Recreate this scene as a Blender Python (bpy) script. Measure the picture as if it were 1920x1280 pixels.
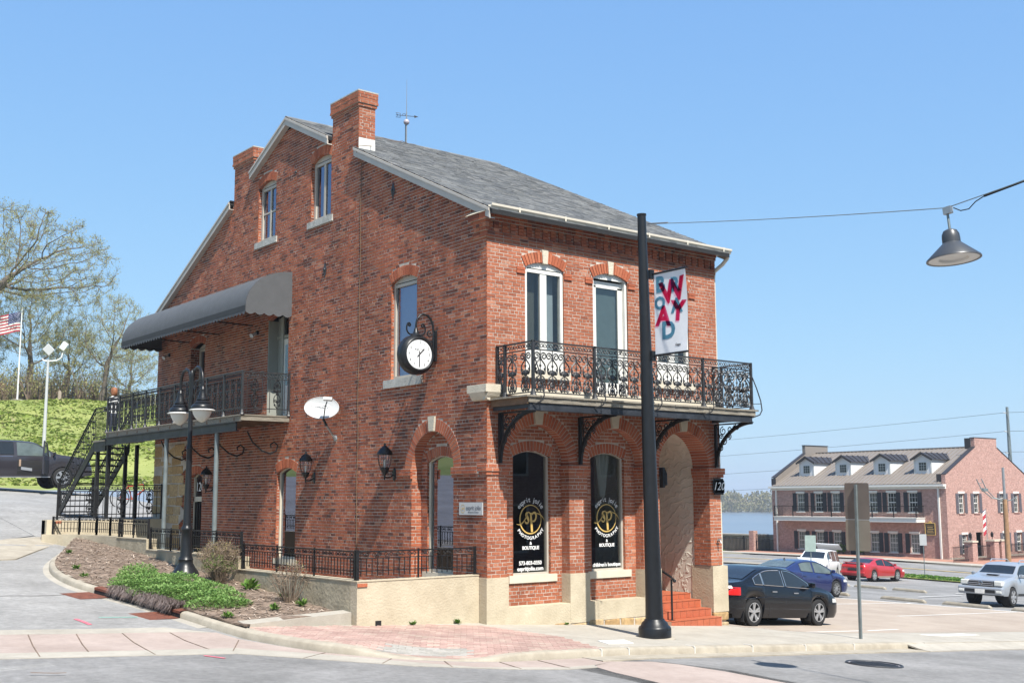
import bpy, math, random
from mathutils import Vector, Matrix
RAD = math.radians
PI = math.pi
rnd = random.Random(11)
scene = bpy.context.scene
col = scene.collection
for o in list(bpy.data.objects):
    bpy.data.objects.remove(o)

# ------------------------------------------------------------------ camera
CAM = Vector((-13.34, -17.65, 2.33))
def _axes(yaw, pitch, roll):
    fh = Vector((math.cos(yaw), math.sin(yaw), 0)); rt = Vector((math.sin(yaw), -math.cos(yaw), 0)); up = Vector((0, 0, 1))
    f = fh * math.cos(pitch) + up * math.sin(pitch); u = -fh * math.sin(pitch) + up * math.cos(pitch)
    return rt * math.cos(roll) + u * math.sin(roll), -rt * math.sin(roll) + u * math.cos(roll), f
_r, _u, _f = _axes(RAD(51.647), RAD(7.757), RAD(-.213))
cd = bpy.data.cameras.new('camera'); cam = bpy.data.objects.new('camera', cd); col.objects.link(cam)
cam.matrix_world = Matrix(((_r.x, _u.x, -_f.x, CAM.x), (_r.y, _u.y, -_f.y, CAM.y), (_r.z, _u.z, -_f.z, CAM.z), (0, 0, 0, 1)))
cd.sensor_width = 36; cd.lens = 40.5; cd.clip_start = .1; cd.clip_end = 6000
scene.camera = cam

# ------------------------------------------------------------------ sky and sun
SUNV = Vector((-.25, -1., 1.43)).normalized()
world = bpy.data.worlds.new('World'); scene.world = world; world.use_nodes = True
nt = world.node_tree; bg = nt.nodes['Background']
sky = nt.nodes.new('ShaderNodeTexSky'); sky.sky_type = 'NISHITA'; sky.sun_disc = False
sky.sun_elevation = math.asin(SUNV.z); sky.sun_rotation = math.atan2(SUNV.x, SUNV.y)
sky.altitude = 0; sky.air_density = 1.0; sky.dust_density = 1.0; sky.ozone_density = 3.0
# the camera's highlight roll-off, applied evenly to the whole sky
sp0 = nt.nodes.new('ShaderNodeSeparateColor'); cb0 = nt.nodes.new('ShaderNodeCombineColor'); nt.links.new(sky.outputs[0], sp0.inputs[0])
for i_, (g_, a_) in enumerate(((.614, .2006), (.477, .3275), (.213, .6489))):
    pw0 = nt.nodes.new('ShaderNodeMath'); pw0.operation = 'POWER'; pw0.inputs[1].default_value = g_
    mu0 = nt.nodes.new('ShaderNodeMath'); mu0.operation = 'MULTIPLY'; mu0.inputs[1].default_value = a_ * 1.06 / 1.905 / .1
    nt.links.new(sp0.outputs[i_], pw0.inputs[0]); nt.links.new(pw0.outputs[0], mu0.inputs[0]); nt.links.new(mu0.outputs[0], cb0.inputs[i_])
nt.links.new(cb0.outputs[0], bg.inputs[0]); bg.inputs[1].default_value = .1
sl = bpy.data.lights.new('sun', 'SUN'); sun = bpy.data.objects.new('sun', sl); col.objects.link(sun)
sl.energy = 4.9; sl.angle = RAD(.53); sl.color = (1, .955, .88)
sun.rotation_euler = SUNV.to_track_quat('Z', 'Y').to_euler(); sun.location = (-20, -30, 40)
scene.view_settings.view_transform = 'Standard'; scene.view_settings.look = 'None'
scene.view_settings.exposure = .93; scene.view_settings.gamma = 1
scene.view_settings.use_curve_mapping = False
scene.render.engine = 'CYCLES'
scene.cycles.max_bounces = 8; scene.cycles.transparent_max_bounces = 12
scene.cycles.use_denoising = True
scene.cycles.caustics_reflective = False; scene.cycles.caustics_refractive = False

# ------------------------------------------------------------------ helpers
def tag(o, label=None, cat=None, group=None, kind=None):
    if label: o['label'] = label
    if cat: o['category'] = cat
    if group: o['group'] = group
    if kind: o['kind'] = kind
    return o
def thing(name, label, cat, loc=(0, 0, 0), rz=0, group=None, kind=None):
    o = bpy.data.objects.new(name, None); col.objects.link(o); o.empty_display_size = .2
    o.location = loc; o.rotation_euler = (0, 0, rz)
    return tag(o, label, cat, group, kind)
def part(name, parent, loc=(0, 0, 0), rz=0):
    o = bpy.data.objects.new(name, None); col.objects.link(o); o.empty_display_size = .1
    o.parent = parent; o.location = loc; o.rotation_euler = (0, 0, rz)
    return o
def copy_tree(o, parent=None):
    c = o.copy(); col.objects.link(c); c.parent = parent
    for ch in [x for x in bpy.data.objects if x.parent == o and x != c]:
        copy_tree(ch, c)
    return c
def link(name, me, parent=None, loc=None):
    o = bpy.data.objects.new(name, me); col.objects.link(o)
    if parent: o.parent = parent
    if loc: o.location = loc
    return o
class MB:
    def __init__(s): s.v = []; s.f = []; s.mi = []; s.cur = 0
    def add(s, vs, fs):
        b = len(s.v); s.v += [tuple(x) for x in vs]
        for f in fs: s.f.append([b + i for i in f]); s.mi.append(s.cur)
    def box(s, x0, y0, z0, x1, y1, z1):
        if x0 > x1: x0, x1 = x1, x0
        if y0 > y1: y0, y1 = y1, y0
        if z0 > z1: z0, z1 = z1, z0
        s.add([(x0,y0,z0),(x1,y0,z0),(x1,y1,z0),(x0,y1,z0),(x0,y0,z1),(x1,y0,z1),(x1,y1,z1),(x0,y1,z1)],
              [(3,2,1,0),(4,5,6,7),(0,1,5,4),(1,2,6,5),(2,3,7,6),(3,0,4,7)]); return s
    def obox(s, c, a, b, d):
        c, a, b, d = Vector(c), Vector(a), Vector(b), Vector(d)
        s.add([c-a-b-d, c+a-b-d, c+a+b-d, c-a+b-d, c-a-b+d, c+a-b+d, c+a+b+d, c-a+b+d],
              [(3,2,1,0),(4,5,6,7),(0,1,5,4),(1,2,6,5),(2,3,7,6),(3,0,4,7)]); return s
    def bar(s, p, q, w=.02, h=.02, up=(0, 0, 1)):
        p, q = Vector(p), Vector(q); d = q - p; L = d.length
        if L < 1e-6: return s
        d /= L; up = Vector(up)
        if abs(d.dot(up)) > .98: up = Vector((1, 0, 0))
        a = d.cross(up).normalized(); b = a.cross(d).normalized()
        return s.obox((p + q) / 2, d * L / 2, a * w / 2, b * h / 2)
    def tube(s, pts, r=.02, n=6, caps=True, closed=False):
        P = [Vector(p) for p in pts]; m = len(P)
        rs = r if isinstance(r, (list, tuple)) else [r] * m
        base = len(s.v); ref = None
        for i, p in enumerate(P):
            if closed: t = P[(i + 1) % m] - P[i - 1]
            else: t = P[min(i + 1, m - 1)] - P[max(i - 1, 0)]
            if t.length < 1e-9: t = Vector((0, 0, 1))
            t.normalize()
            if ref is None:
                ref = Vector((0, 0, 1)) if abs(t.z) < .9 else Vector((1, 0, 0))
            a = (ref - t * ref.dot(t))
            if a.length < 1e-5: a = t.orthogonal()
            a.normalize(); ref = a; b = t.cross(a)
            for k in range(n):
                w = 2 * PI * k / n
                s.v.append(tuple(p + (a * math.cos(w) + b * math.sin(w)) * rs[i]))
        for i in range(m if closed else m - 1):
            j = (i + 1) % m
            for k in range(n):
                l = (k + 1) % n
                s.f.append([base + i*n + k, base + i*n + l, base + j*n + l, base + j*n + k]); s.mi.append(s.cur)
        if caps and not closed and n > 2:
            s.f.append([base + k for k in reversed(range(n))]); s.mi.append(s.cur)
            s.f.append([base + (m-1)*n + k for k in range(n)]); s.mi.append(s.cur)
        return s
    def lathe(s, prof, n=16, c=(0, 0, 0), M=None, a0=0, a1=2*PI):
        full = abs(a1 - a0 - 2*PI) < 1e-6; k = n if full else n + 1
        base = len(s.v); c = Vector(c)
        for r, z in prof:
            for i in range(k):
                w = a0 + (a1 - a0) * i / n
                p = Vector((r * math.cos(w), r * math.sin(w), z))
                if M is not None: p = M @ p
                s.v.append(tuple(c + p))
        for j in range(len(prof) - 1):
            for i in range(n):
                l = (i + 1) % k
                s.f.append([base + j*k + i, base + j*k + l, base + (j+1)*k + l, base + (j+1)*k + i]); s.mi.append(s.cur)
        return s
    def prism(s, poly, fn, t0, t1, caps=True):
        n = len(poly); b = len(s.v)
        for t in (t0, t1):
            for a, c in poly: s.v.append(tuple(fn(a, c, t)))
        for i in range(n):
            j = (i + 1) % n
            s.f.append([b + i, b + j, b + n + j, b + n + i]); s.mi.append(s.cur)
        if caps:
            s.f.append([b + i for i in reversed(range(n))]); s.mi.append(s.cur)
            s.f.append([b + n + i for i in range(n)]); s.mi.append(s.cur)
        return s
    def quad(s, a, b, c, d): s.add([a, b, c, d], [(0, 1, 2, 3)]); return s
    def poly(s, pts): s.add(pts, [tuple(range(len(pts)))]); return s
    def grid(s, fn, nu, nv):
        b = len(s.v)
        for i in range(nu + 1):
            for j in range(nv + 1): s.v.append(tuple(fn(i / nu, j / nv)))
        for i in range(nu):
            for j in range(nv):
                k = b + i * (nv + 1) + j
                s.f.append([k, k + nv + 1, k + nv + 2, k + 1]); s.mi.append(s.cur)
        return s
    def mesh(s, name, mats, smooth=None):
        me = bpy.data.meshes.new(name); me.from_pydata(s.v, [], s.f)
        for m in (mats if isinstance(mats, (list, tuple)) else [mats]): me.materials.append(m)
        if any(s.mi): me.polygons.foreach_set('material_index', s.mi)
        if smooth is not None:
            me.polygons.foreach_set('use_smooth', [True] * len(me.polygons))
            me.set_sharp_from_angle(angle=RAD(smooth))
        me.update(); return me
    def build(s, name, mats, parent=None, smooth=None, loc=None):
        return link(name, s.mesh(name, mats, smooth), parent, loc)
def text_mesh(name, txt, size, m, shear=0, align='CENTER', extrude=.001, space=1.0, bold=0.0):
    c = bpy.data.curves.new(name, 'FONT'); c.body = txt; c.size = size; c.align_x = align; c.align_y = 'CENTER'
    c.extrude = extrude; c.shear = shear; c.space_character = space; c.offset = bold; c.resolution_u = 3
    t = bpy.data.objects.new(name, c); col.objects.link(t)
    bpy.context.view_layer.update()
    me = bpy.data.meshes.new_from_object(t.evaluated_get(bpy.context.evaluated_depsgraph_get()))
    bpy.data.objects.remove(t); bpy.data.curves.remove(c)
    me.materials.clear(); me.materials.append(m); me.name = name
    return me
def put_text(name, txt, size, m, parent, O, U, V, N=None, **k):
    """flat lettering: origin O, reading direction U, up V"""
    me = text_mesh(name, txt, size, m, **k)
    U, V = Vector(U).normalized(), Vector(V).normalized(); N = U.cross(V)
    me.transform(Matrix(((U.x, V.x, N.x, O[0]), (U.y, V.y, N.y, O[1]), (U.z, V.z, N.z, O[2]), (0, 0, 0, 1))))
    return link(name, me, parent)
def sm(a, b, x):
    t = min(1, max(0, (x - a) / (b - a))); return t * t * (3 - 2 * t)
def gz(X, Y):
    """level of pavements, car park and beds (streets lie .12 lower)"""
    zx = -.068 * min(X, 52) if X > 0 else -.045 * X
    if X < -9: zx = .405 + .02 * (-9 - max(X, -60))
    x_ = -1 + 6 * sm(15, 24, Y); w = 1 - sm(x_, x_ + 8, X)
    ry = .05 * min(max(Y, 0), 36) + .06 * min(max(Y - 15, 0), 9)
    dip = -.2 * sm(6., 9.5, X) * (1 - sm(14, 40, X)) * sm(-2.5, .5, Y)
    return dip + zx + .02 * min(max(Y, -25), 40) + ry * w
ST = -.12

# ------------------------------------------------------------------ materials
MATS = {}
KA = .80          # everything a little darker than first guessed, the exposure makes up for it
def mat(name, c, rough=.6, var=.15, scale=6., bump=0., bscale=None, metal=0., spec=.5, c2=None, detail=6, coat=0., stretch=None, speck=0., alpha=None, trans=0., ior=1.45):
    m = bpy.data.materials.new(name); m.use_nodes = True; t = m.node_tree; n = t.nodes; p = n['Principled BSDF']
    p.inputs['Roughness'].default_value = rough; p.inputs['Metallic'].default_value = metal
    p.inputs['Specular IOR Level'].default_value = spec; p.inputs['IOR'].default_value = ior
    if coat: p.inputs['Coat Weight'].default_value = coat; p.inputs['Coat Roughness'].default_value = .03
    if trans: p.inputs['Transmission Weight'].default_value = trans
    if alpha is not None: p.inputs['Alpha'].default_value = alpha
    c = tuple(x * KA for x in c); c2 = tuple(x * KA for x in c2) if c2 else None
    c4 = (*c, 1); p.inputs['Base Color'].default_value = c4
    tc = n.new('ShaderNodeTexCoord'); src = tc.outputs['Object']
    if stretch:
        mp = n.new('ShaderNodeMapping'); mp.inputs['Scale'].default_value = stretch
        t.links.new(src, mp.inputs[0]); src = mp.outputs[0]
    if var or c2:
        no = n.new('ShaderNodeTexNoise'); no.inputs['Scale'].default_value = scale; no.inputs['Detail'].default_value = detail
        no.inputs['Roughness'].default_value = .62
        t.links.new(src, no.inputs['Vector'])
        mx = n.new('ShaderNodeMix'); mx.data_type = 'RGBA'
        lo = tuple(x * (1 - var) for x in c); hi = c2 if c2 else tuple(min(1, x * (1 + var)) for x in c)
        mx.inputs[6].default_value = (*lo, 1); mx.inputs[7].default_value = (*hi, 1)
        mr = n.new('ShaderNodeMapRange'); mr.inputs[1].default_value = .3; mr.inputs[2].default_value = .7
        t.links.new(no.outputs[0], mr.inputs[0]); t.links.new(mr.outputs[0], mx.inputs[0]); t.links.new(mx.outputs[2], p.inputs['Base Color'])
        if speck:
            ns = n.new('ShaderNodeTexNoise'); ns.inputs['Scale'].default_value = 7; ns.inputs['Detail'].default_value = 10; ns.inputs['Roughness'].default_value = .8; t.links.new(src, ns.inputs['Vector'])
            ms = n.new('ShaderNodeMapRange'); ms.inputs[1].default_value = .3; ms.inputs[2].default_value = .7; ms.inputs[3].default_value = 1 - speck; ms.inputs[4].default_value = 1 + speck; t.links.new(ns.outputs[0], ms.inputs[0])
            vs = n.new('ShaderNodeVectorMath'); vs.operation = 'SCALE'; t.links.new(mx.outputs[2], vs.inputs[0]); t.links.new(ms.outputs[0], vs.inputs['Scale']); t.links.new(vs.outputs[0], p.inputs['Base Color'])
    if bump:
        nb = n.new('ShaderNodeTexNoise'); nb.inputs['Scale'].default_value = bscale or scale * 4; nb.inputs['Detail'].default_value = 8
        t.links.new(src, nb.inputs['Vector'])
        bp = n.new('ShaderNodeBump'); bp.inputs['Strength'].default_value = min(1, bump); bp.inputs['Distance'].default_value = .02
        t.links.new(nb.outputs[0], bp.inputs['Height']); t.links.new(bp.outputs[0], p.inputs['Normal'])
    MATS[name] = m; return m
def N_(m, kind): return m.node_tree.nodes.new(kind)
def L_(m, a, b): m.node_tree.links.new(a, b)
def ramp(m, stops):
    r = N_(m, 'ShaderNodeValToRGB'); e = r.color_ramp.elements
    e[0].position, e[0].color = stops[0][0], (*stops[0][1], 1); e[1].position, e[1].color = stops[-1][0], (*stops[-1][1], 1)
    for q, c in stops[1:-1]:
        x = e.new(q); x.color = (*c, 1)
    return r
def island_mat(name, stops, rough=.85, grain=.25, gscale=40., bump=.4, spec=.3, blot=0.0, trans=0.):
    """colour differs from piece to piece (mesh island or object), with fine grain"""
    m = bpy.data.materials.new(name); m.use_nodes = True; p = m.node_tree.nodes['Principled BSDF']
    p.inputs['Roughness'].default_value = rough; p.inputs['Specular IOR Level'].default_value = spec
    g = N_(m, 'ShaderNodeNewGeometry'); oi = N_(m, 'ShaderNodeObjectInfo')
    ad = N_(m, 'ShaderNodeMath'); ad.operation = 'ADD'; fr = N_(m, 'ShaderNodeMath'); fr.operation = 'FRACT'
    L_(m, g.outputs['Random Per Island'], ad.inputs[0]); L_(m, oi.outputs['Random'], ad.inputs[1]); L_(m, ad.outputs[0], fr.inputs[0])
    r = ramp(m, [(q, tuple(x * KA for x in c)) for q, c in stops]); L_(m, fr.outputs[0], r.inputs[0])
    no = N_(m, 'ShaderNodeTexNoise'); no.inputs['Scale'].default_value = gscale; no.inputs['Detail'].default_value = 5
    L_(m, g.outputs['Position'], no.inputs['Vector'])
    mr = N_(m, 'ShaderNodeMapRange'); mr.inputs[1].default_value = .25; mr.inputs[2].default_value = .75
    mr.inputs[3].default_value = 1 - grain; mr.inputs[4].default_value = 1 + grain; L_(m, no.outputs[0], mr.inputs[0])
    last = mr.outputs[0]
    if blot:
        n3 = N_(m, 'ShaderNodeTexNoise'); n3.inputs['Scale'].default_value = 1.0; n3.inputs['Detail'].default_value = 5; mq = N_(m, 'ShaderNodeMapping'); mq.inputs['Scale'].default_value = (1.6, 1.6, .22); L_(m, g.outputs['Position'], mq.inputs[0]); L_(m, mq.outputs[0], n3.inputs['Vector'])
        m3 = N_(m, 'ShaderNodeMapRange'); m3.inputs[1].default_value = .35; m3.inputs[2].default_value = .68; m3.inputs[3].default_value = 1 + blot*.5; m3.inputs[4].default_value = 1 - blot*1.3; L_(m, n3.outputs[0], m3.inputs[0])
        mu3 = N_(m, 'ShaderNodeMath'); mu3.operation = 'MULTIPLY'; L_(m, last, mu3.inputs[0]); L_(m, m3.outputs[0], mu3.inputs[1]); last = mu3.outputs[0]
        n2 = N_(m, 'ShaderNodeTexNoise'); n2.inputs['Scale'].default_value = .55; n2.inputs['Detail'].default_value = 6; n2.inputs['Roughness'].default_value = .65
        L_(m, g.outputs['Position'], n2.inputs['Vector'])
        m2 = N_(m, 'ShaderNodeMapRange'); m2.inputs[1].default_value = .3; m2.inputs[2].default_value = .7
        m2.inputs[3].default_value = 1 - blot; m2.inputs[4].default_value = 1 + blot; L_(m, n2.outputs[0], m2.inputs[0])
        mu = N_(m, 'ShaderNodeMath'); mu.operation = 'MULTIPLY'; L_(m, last, mu.inputs[0]); L_(m, m2.outputs[0], mu.inputs[1]); last = mu.outputs[0]
    vm = N_(m, 'ShaderNodeVectorMath'); vm.operation = 'SCALE'
    L_(m, r.outputs[0], vm.inputs[0]); L_(m, last, vm.inputs['Scale']); L_(m, vm.outputs[0], p.inputs['Base Color'])
    if trans:
        tr = N_(m, 'ShaderNodeBsdfTranslucent'); L_(m, vm.outputs[0], tr.inputs[0])
        mx = N_(m, 'ShaderNodeMixShader'); mx.inputs[0].default_value = trans
        L_(m, p.outputs[0], mx.inputs[1]); L_(m, tr.outputs[0], mx.inputs[2]); L_(m, mx.outputs[0], m.node_tree.nodes['Material Output'].inputs[0])
    if bump:
        bp = N_(m, 'ShaderNodeBump'); bp.inputs['Strength'].default_value = bump; bp.inputs['Distance'].default_value = .006
        L_(m, no.outputs[0], bp.inputs['Height']); L_(m, bp.outputs[0], p.inputs['Normal'])
    MATS[name] = m; return m
M = MATS
island_mat('brick', [(0, (.28, .088, .047)), (.15, (.35, .112, .057)), (.5, (.40, .135, .07)), (.75, (.37, .122, .063)), (.9, (.44, .16, .088)), (.97, (.47, .22, .14)), (1, (.30, .104, .06))], blot=.14)
island_mat('brick_old', [(0, (.13, .046, .03)), (.14, (.24, .068, .036)), (.32, (.33, .092, .044)), (.6, (.39, .115, .053)), (.78, (.35, .10, .047)), (.92, (.43, .14, .065)), (.97, (.46, .20, .12)), (1, (.19, .065, .042))], blot=.24)
island_mat('arch_brick', [(0, (.33, .088, .042)), (.5, (.44, .125, .06)), (1, (.48, .17, .09))], blot=.12)
island_mat('paver', [(0, (.40, .26, .22)), (.4, (.45, .30, .255)), (.8, (.48, .34, .285)), (1, (.49, .38, .31))], gscale=30, grain=.2, blot=.15)
island_mat('paver_grey', [(0, (.30, .28, .25)), (.5, (.36, .34, .30)), (1, (.42, .39, .35))], gscale=30, grain=.2)
island_mat('shingle', [(0, (.085, .09, .095)), (.35, (.125, .13, .135)), (.7, (.16, .165, .165)), (1, (.20, .20, .195))], gscale=70, grain=.3, rough=.9, blot=.12)
island_mat('stone_block', [(0, (.38, .24, .11)), (.4, (.46, .31, .15)), (.8, (.50, .36, .20)), (1, (.42, .32, .20))], gscale=14, grain=.35, bump=.9)
mat('mortar', (.52, .465, .40), .95, .25, 3, .5, 60)
mat('plaster', (.53, .45, .32), .9, .14, 1.6, .45, 26, c2=(.61, .53, .39), speck=.06)
mat('limestone', (.60, .54, .43), .9, .14, 5, .5, 40)
mat('grey_sill', (.46, .45, .41), .85, .22, 7, .5, 40)
mat('white_paint', (.76, .75, .70), .45, .05, 3)
mat('cream_paint', (.66, .60, .48), .5, .08, 4)
mat('taupe_paint', (.50, .455, .39), .55, .08, 3)
mat('rake_paint', (.52, .48, .43), .55, .08, 3)
mat('gutter_paint', (.70, .64, .53), .4, .06, 3, spec=.5)
mat('black_iron', (.014, .0145, .016), .45, .3, 12, .15, 60, spec=.3)
mat('iron_grey', (.03, .031, .034), .45, .3, 12, .2, 60)
mat('steel_beam', (.022, .025, .032), .5, .4, 3, .2, 30, c2=(.05, .056, .068), spec=.35)
mat('lamp_black', (.013, .0145, .017), .36, .15, 6, spec=.38)
mat('old_wood', (.22, .19, .15), .9, .35, 3, .6, 40, c2=(.40, .36, .29), stretch=(1, 12, 12))
mat('brown_wood', (.20, .12, .07), .85, .3, 4, .5, 40)
mat('asphalt', (.30, .29, .275), .95, .2, .6, .5, 180, c2=(.36, .35, .335), speck=.3)
mat('street_asphalt', (.235, .228, .218), .93, .24, .45, .5, 170, c2=(.31, .30, .29), speck=.3)
mat('concrete', (.40, .365, .305), .92, .12, 1.2, .35, 90, c2=(.47, .43, .365), speck=.12)
mat('kerb_concrete', (.36, .315, .245), .92, .14, 2.5, .35, 80, c2=(.45, .40, .32), speck=.12)
mat('pink_concrete', (.40, .315, .27), .92, .12, 1.0, .3, 90, c2=(.45, .365, .32), speck=.12)
mat('tan_lot', (.38, .305, .24), .93, .12, .5, .3, 90, c2=(.44, .365, .295), speck=.12)
mat('tile_red', (.46, .125, .06), .5, .12, 8, .15, 60)
mat('tile_grout', (.55, .33, .24), .9, .1, 10)
mat('white_line', (.74, .72, .68), .8, .12, 9)
mat('rust', (.17, .055, .03), .85, .4, 9, .4, 60)
mat('dark', (.012, .012, .013), .8, 0)
mat('interior', (.05, .047, .042), .9, .4, 1.5)
mat('room_wall', (.25, .22, .18), .9, .2, 2)
mat('glass', (.012, .014, .016), .03, 0, spec=.6)
mat('blind', (.55, .56, .55), .7, .05, 4)
mat('curtain', (.62, .62, .60), .85, .1, 5)
mat('awning', (.088, .093, .10), .75, .10, 4, .2, 300)
mat('awning_band', (.035, .037, .04), .75, .10, 4, .1, 200)
mat('galv', (.36, .375, .38), .42, .12, 6, metal=.55)
mat('galv_post', (.20, .235, .24), .5, .2, 4, metal=.3)
mat('dish', (.52, .53, .53), .45, .05, 3)
mat('white_gloss', (.82, .82, .81), .3, .02, 3)
mat('lamp_glass', (.75, .73, .68), .3, .04, 5)
mat('gold', (.62, .42, .13), .4, .06, 20)
mat('white_print', (.85, .85, .84), .6, 0)
mat('black_print', (.03, .03, .035), .6, 0)
mat('soil', (.17, .12, .085), .95, .35, 5, .8, 40, c2=(.30, .22, .165))
mat('bark', (.12, .097, .076), .9, .3, 4, .6, 30, c2=(.21, .175, .14))
mat('twig', (.23, .17, .12), .9, .25, 4)
# ------------------------------------------------------------------ ground, streets, pavements
import bmesh
def sheet(name, poly, dz, m, step=1.0, zf=None, parent=None):
    bm = bmesh.new(); zf = zf or gz
    f = bm.faces.new([bm.verts.new((x, y, 0)) for x, y in poly]); bmesh.ops.triangulate(bm, faces=[f])
    xs = [p[0] for p in poly]; ys = [p[1] for p in poly]
    for ax, lo, hi in ((0, min(xs), max(xs)), (1, min(ys), max(ys))):
        k = math.ceil(lo / step) * step
        while k < hi:
            co = (k, 0, 0) if ax == 0 else (0, k, 0); no = (1, 0, 0) if ax == 0 else (0, 1, 0)
            bmesh.ops.bisect_plane(bm, geom=bm.verts[:] + bm.edges[:] + bm.faces[:], plane_co=co, plane_no=no, dist=1e-5); k += step
    for v in bm.verts: v.co.z = zf(v.co.x, v.co.y) + dz
    ex = bmesh.ops.extrude_edge_only(bm, edges=[e for e in bm.edges if e.is_boundary])
    for v in ex['geom']:
        if isinstance(v, bmesh.types.BMVert): v.co.z -= .03
    bm.normal_update()
    for f in bm.faces:
        if f.normal.z < -.1: f.normal_flip()
    me = bpy.data.meshes.new(name); bm.to_mesh(me); bm.free(); me.materials.append(m)
    return link(name, me, parent)
def struct(o): o['kind'] = 'structure'; return o
KERB = [(-2.89,15.1),(-3.64,13.29),(-4.42,11.52),(-4.87,10.43),(-5.12,9.64),(-5.37,8.69),(-5.55,7.44),(-5.58,6.29),(-5.43,5.3),(-5.22,4.0),(-5.07,2.4),(-5.0,1.2),(-4.9,.2),(-4.75,-.9),(-4.55,-1.75),(-4.3,-2.3),(-3.9,-2.8),(-3.45,-3.25),(-2.98,-3.56),(-2.4,-3.70),(-1.84,-3.73),(-.74,-3.74),(2.6,-3.74),(5.5,-3.74),(8.6,-3.74)]
def resample(P, step):
    out = [Vector(P[0])]; 
    P = [Vector(p) for p in P]
    for a, b in zip(P, P[1:]):
        n = max(1, int((b - a).length / step))
        for i in range(1, n + 1): out.append(a + (b - a) * i / n)
    return out
def smooth_line(P, step=.2, it=6):
    Q = resample(P, step)
    for _ in range(it):
        Q = [Q[0]] + [(Q[i-1] + Q[i] * 2 + Q[i+1]) / 4 for i in range(1, len(Q)-1)] + [Q[-1]]
    return Q
KL = smooth_line(KERB)
def ramp_drop(x, y):
    d = math.hypot(x + 3.35, y + 3.2); return .105 * math.exp(-(d / 1.05) ** 4)
def pz(x, y):            # pavement level with the dropped kerb at the corner
    return gz(x, y) - ramp_drop(x, y)
def kh(p):
    h = .12 - ramp_drop(p.x, p.y) * 1.02
    return max(.012, h * (1 - .9 * sm(8.3, 8.6, p.x)))
def normals(P):
    out = []
    for i in range(len(P)):
        t = P[min(i+1, len(P)-1)] - P[max(i-1, 0)]; t.normalize(); out.append(Vector((t.y, -t.x)))
    return out
KN = normals(KL)       # points to the street (right of travel)
if KN[40].x > 0: KN = [-n for n in KN]
def strip(name, offs, zs, m, P=KL, NN=KN, i0=0, i1=None, parent=None, smooth=None):
    b = MB(); P_ = P[i0:i1]; N2 = NN[i0:i1]; k = len(offs)
    for p, n in zip(P_, N2):
        for o, z in zip(offs, zs):
            q = p + n * o; zz = z(p) if callable(z) else gz(p.x, p.y) + z
            b.v.append((q.x, q.y, zz))
    for i in range(len(P_) - 1):
        for j in range(k - 1):
            b.f.append([i*k + j, i*k + j + 1, (i+1)*k + j + 1, (i+1)*k + j]); b.mi.append(0)
    return b.build(name, m, parent, smooth)
def idx(x=None, y=None, seg=None):
    return min(range(len(KL)), key=lambda i: (KL[i] - Vector((x, y))).length)
# earth below everything, river, far shore
def earth(x, y):
    z = gz(x, y) - .32
    if x > 84: z -= (x - 84) * .42 if x < 100 else 6.7 + min(4, (x - 100) * .1)
    if x > 640: z = -8.9 + min(2.2, (x - 640) * .05)
    return z
b = MB(); xs = [-400,-200,-100,-60,-40,-25,-15,-9,-5,-2,0,2,4,6,8,10,12,15,20,30,40,52,60,75,84,88,92,96,100,110,140,300,600,640,700,900,2500]
ys = [-600,-300,-120,-60,-40,-30,-25,-15,-8,-4,-2,0,2,5,10,15,18,22,28,34,40,60,100,200,400,800,1600,3000]
for x in xs:
    for y in ys: b.v.append((x, y, earth(x, y)))
for i in range(len(xs)-1):
    for j in range(len(ys)-1):
        k = i*len(ys) + j; b.f.append([k, k+len(ys), k+len(ys)+1, k+1]); b.mi.append(0)
mat('earth', (.20, .20, .13), .95, .3, .05, .3, 3, c2=(.27, .25, .17))
struct(b.build('ground', M['earth'], None, 60))
mw = mat('water', (.13, .17, .22), .28, .1, .02, 0, spec=.5, c2=(.17, .205, .25), stretch=(1, .25, 1))
nb = N_(mw, 'ShaderNodeTexNoise'); nb.inputs['Scale'].default_value = .35; nb.inputs['Detail'].default_value = 5
tc_ = N_(mw, 'ShaderNodeTexCoord'); mp_ = N_(mw, 'ShaderNodeMapping'); mp_.inputs['Scale'].default_value = (1, .3, 1)
L_(mw, tc_.outputs['Object'], mp_.inputs[0]); L_(mw, mp_.outputs[0], nb.inputs['Vector'])
bp_ = N_(mw, 'ShaderNodeBump'); bp_.inputs['Strength'].default_value = .5; bp_.inputs['Distance'].default_value = .5
L_(mw, nb.outputs[0], bp_.inputs['Height']); L_(mw, bp_.outputs[0], mw.node_tree.nodes['Principled BSDF'].inputs['Normal'])
b = MB(); b.quad((90, -900, -8.3), (700, -900, -8.3), (700, 3000, -8.3), (90, 3000, -8.3)); struct(b.build('river', mw))
# streets
K2 = [(p.x, p.y) for p in KL]
street = [(60, -3.745), (60, -32), (-60, -32), (-60, 44), (9, 44), (9, 22.5), (-3.05, 22.5), (-3.05, 15.6)] + K2
struct(sheet('street', street, ST - .002, M['asphalt'], 2.0))
# darker main carriageway laid over it
struct(sheet('main_street', [(-1.9,-4.62),(-2.95,-4.36),(-4.09,-3.62),(-5.0,-2.6),(-5.86,-1.66),(-7.61,-1.42),(-8.96,-1.25),(-16,-1.0),(-40,-.5),(-40,-31),(59,-31),(59,-4.2),(8.5,-4.2),(2.6,-4.2),(-.3,-4.2),(.05,-4.7),(.4,-5.6),(.3,-6.9),(-.4,-9.5),(-2.6,-9.5),(-2.0,-6.1)], ST + .004, M['street_asphalt'], 2.0))
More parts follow.
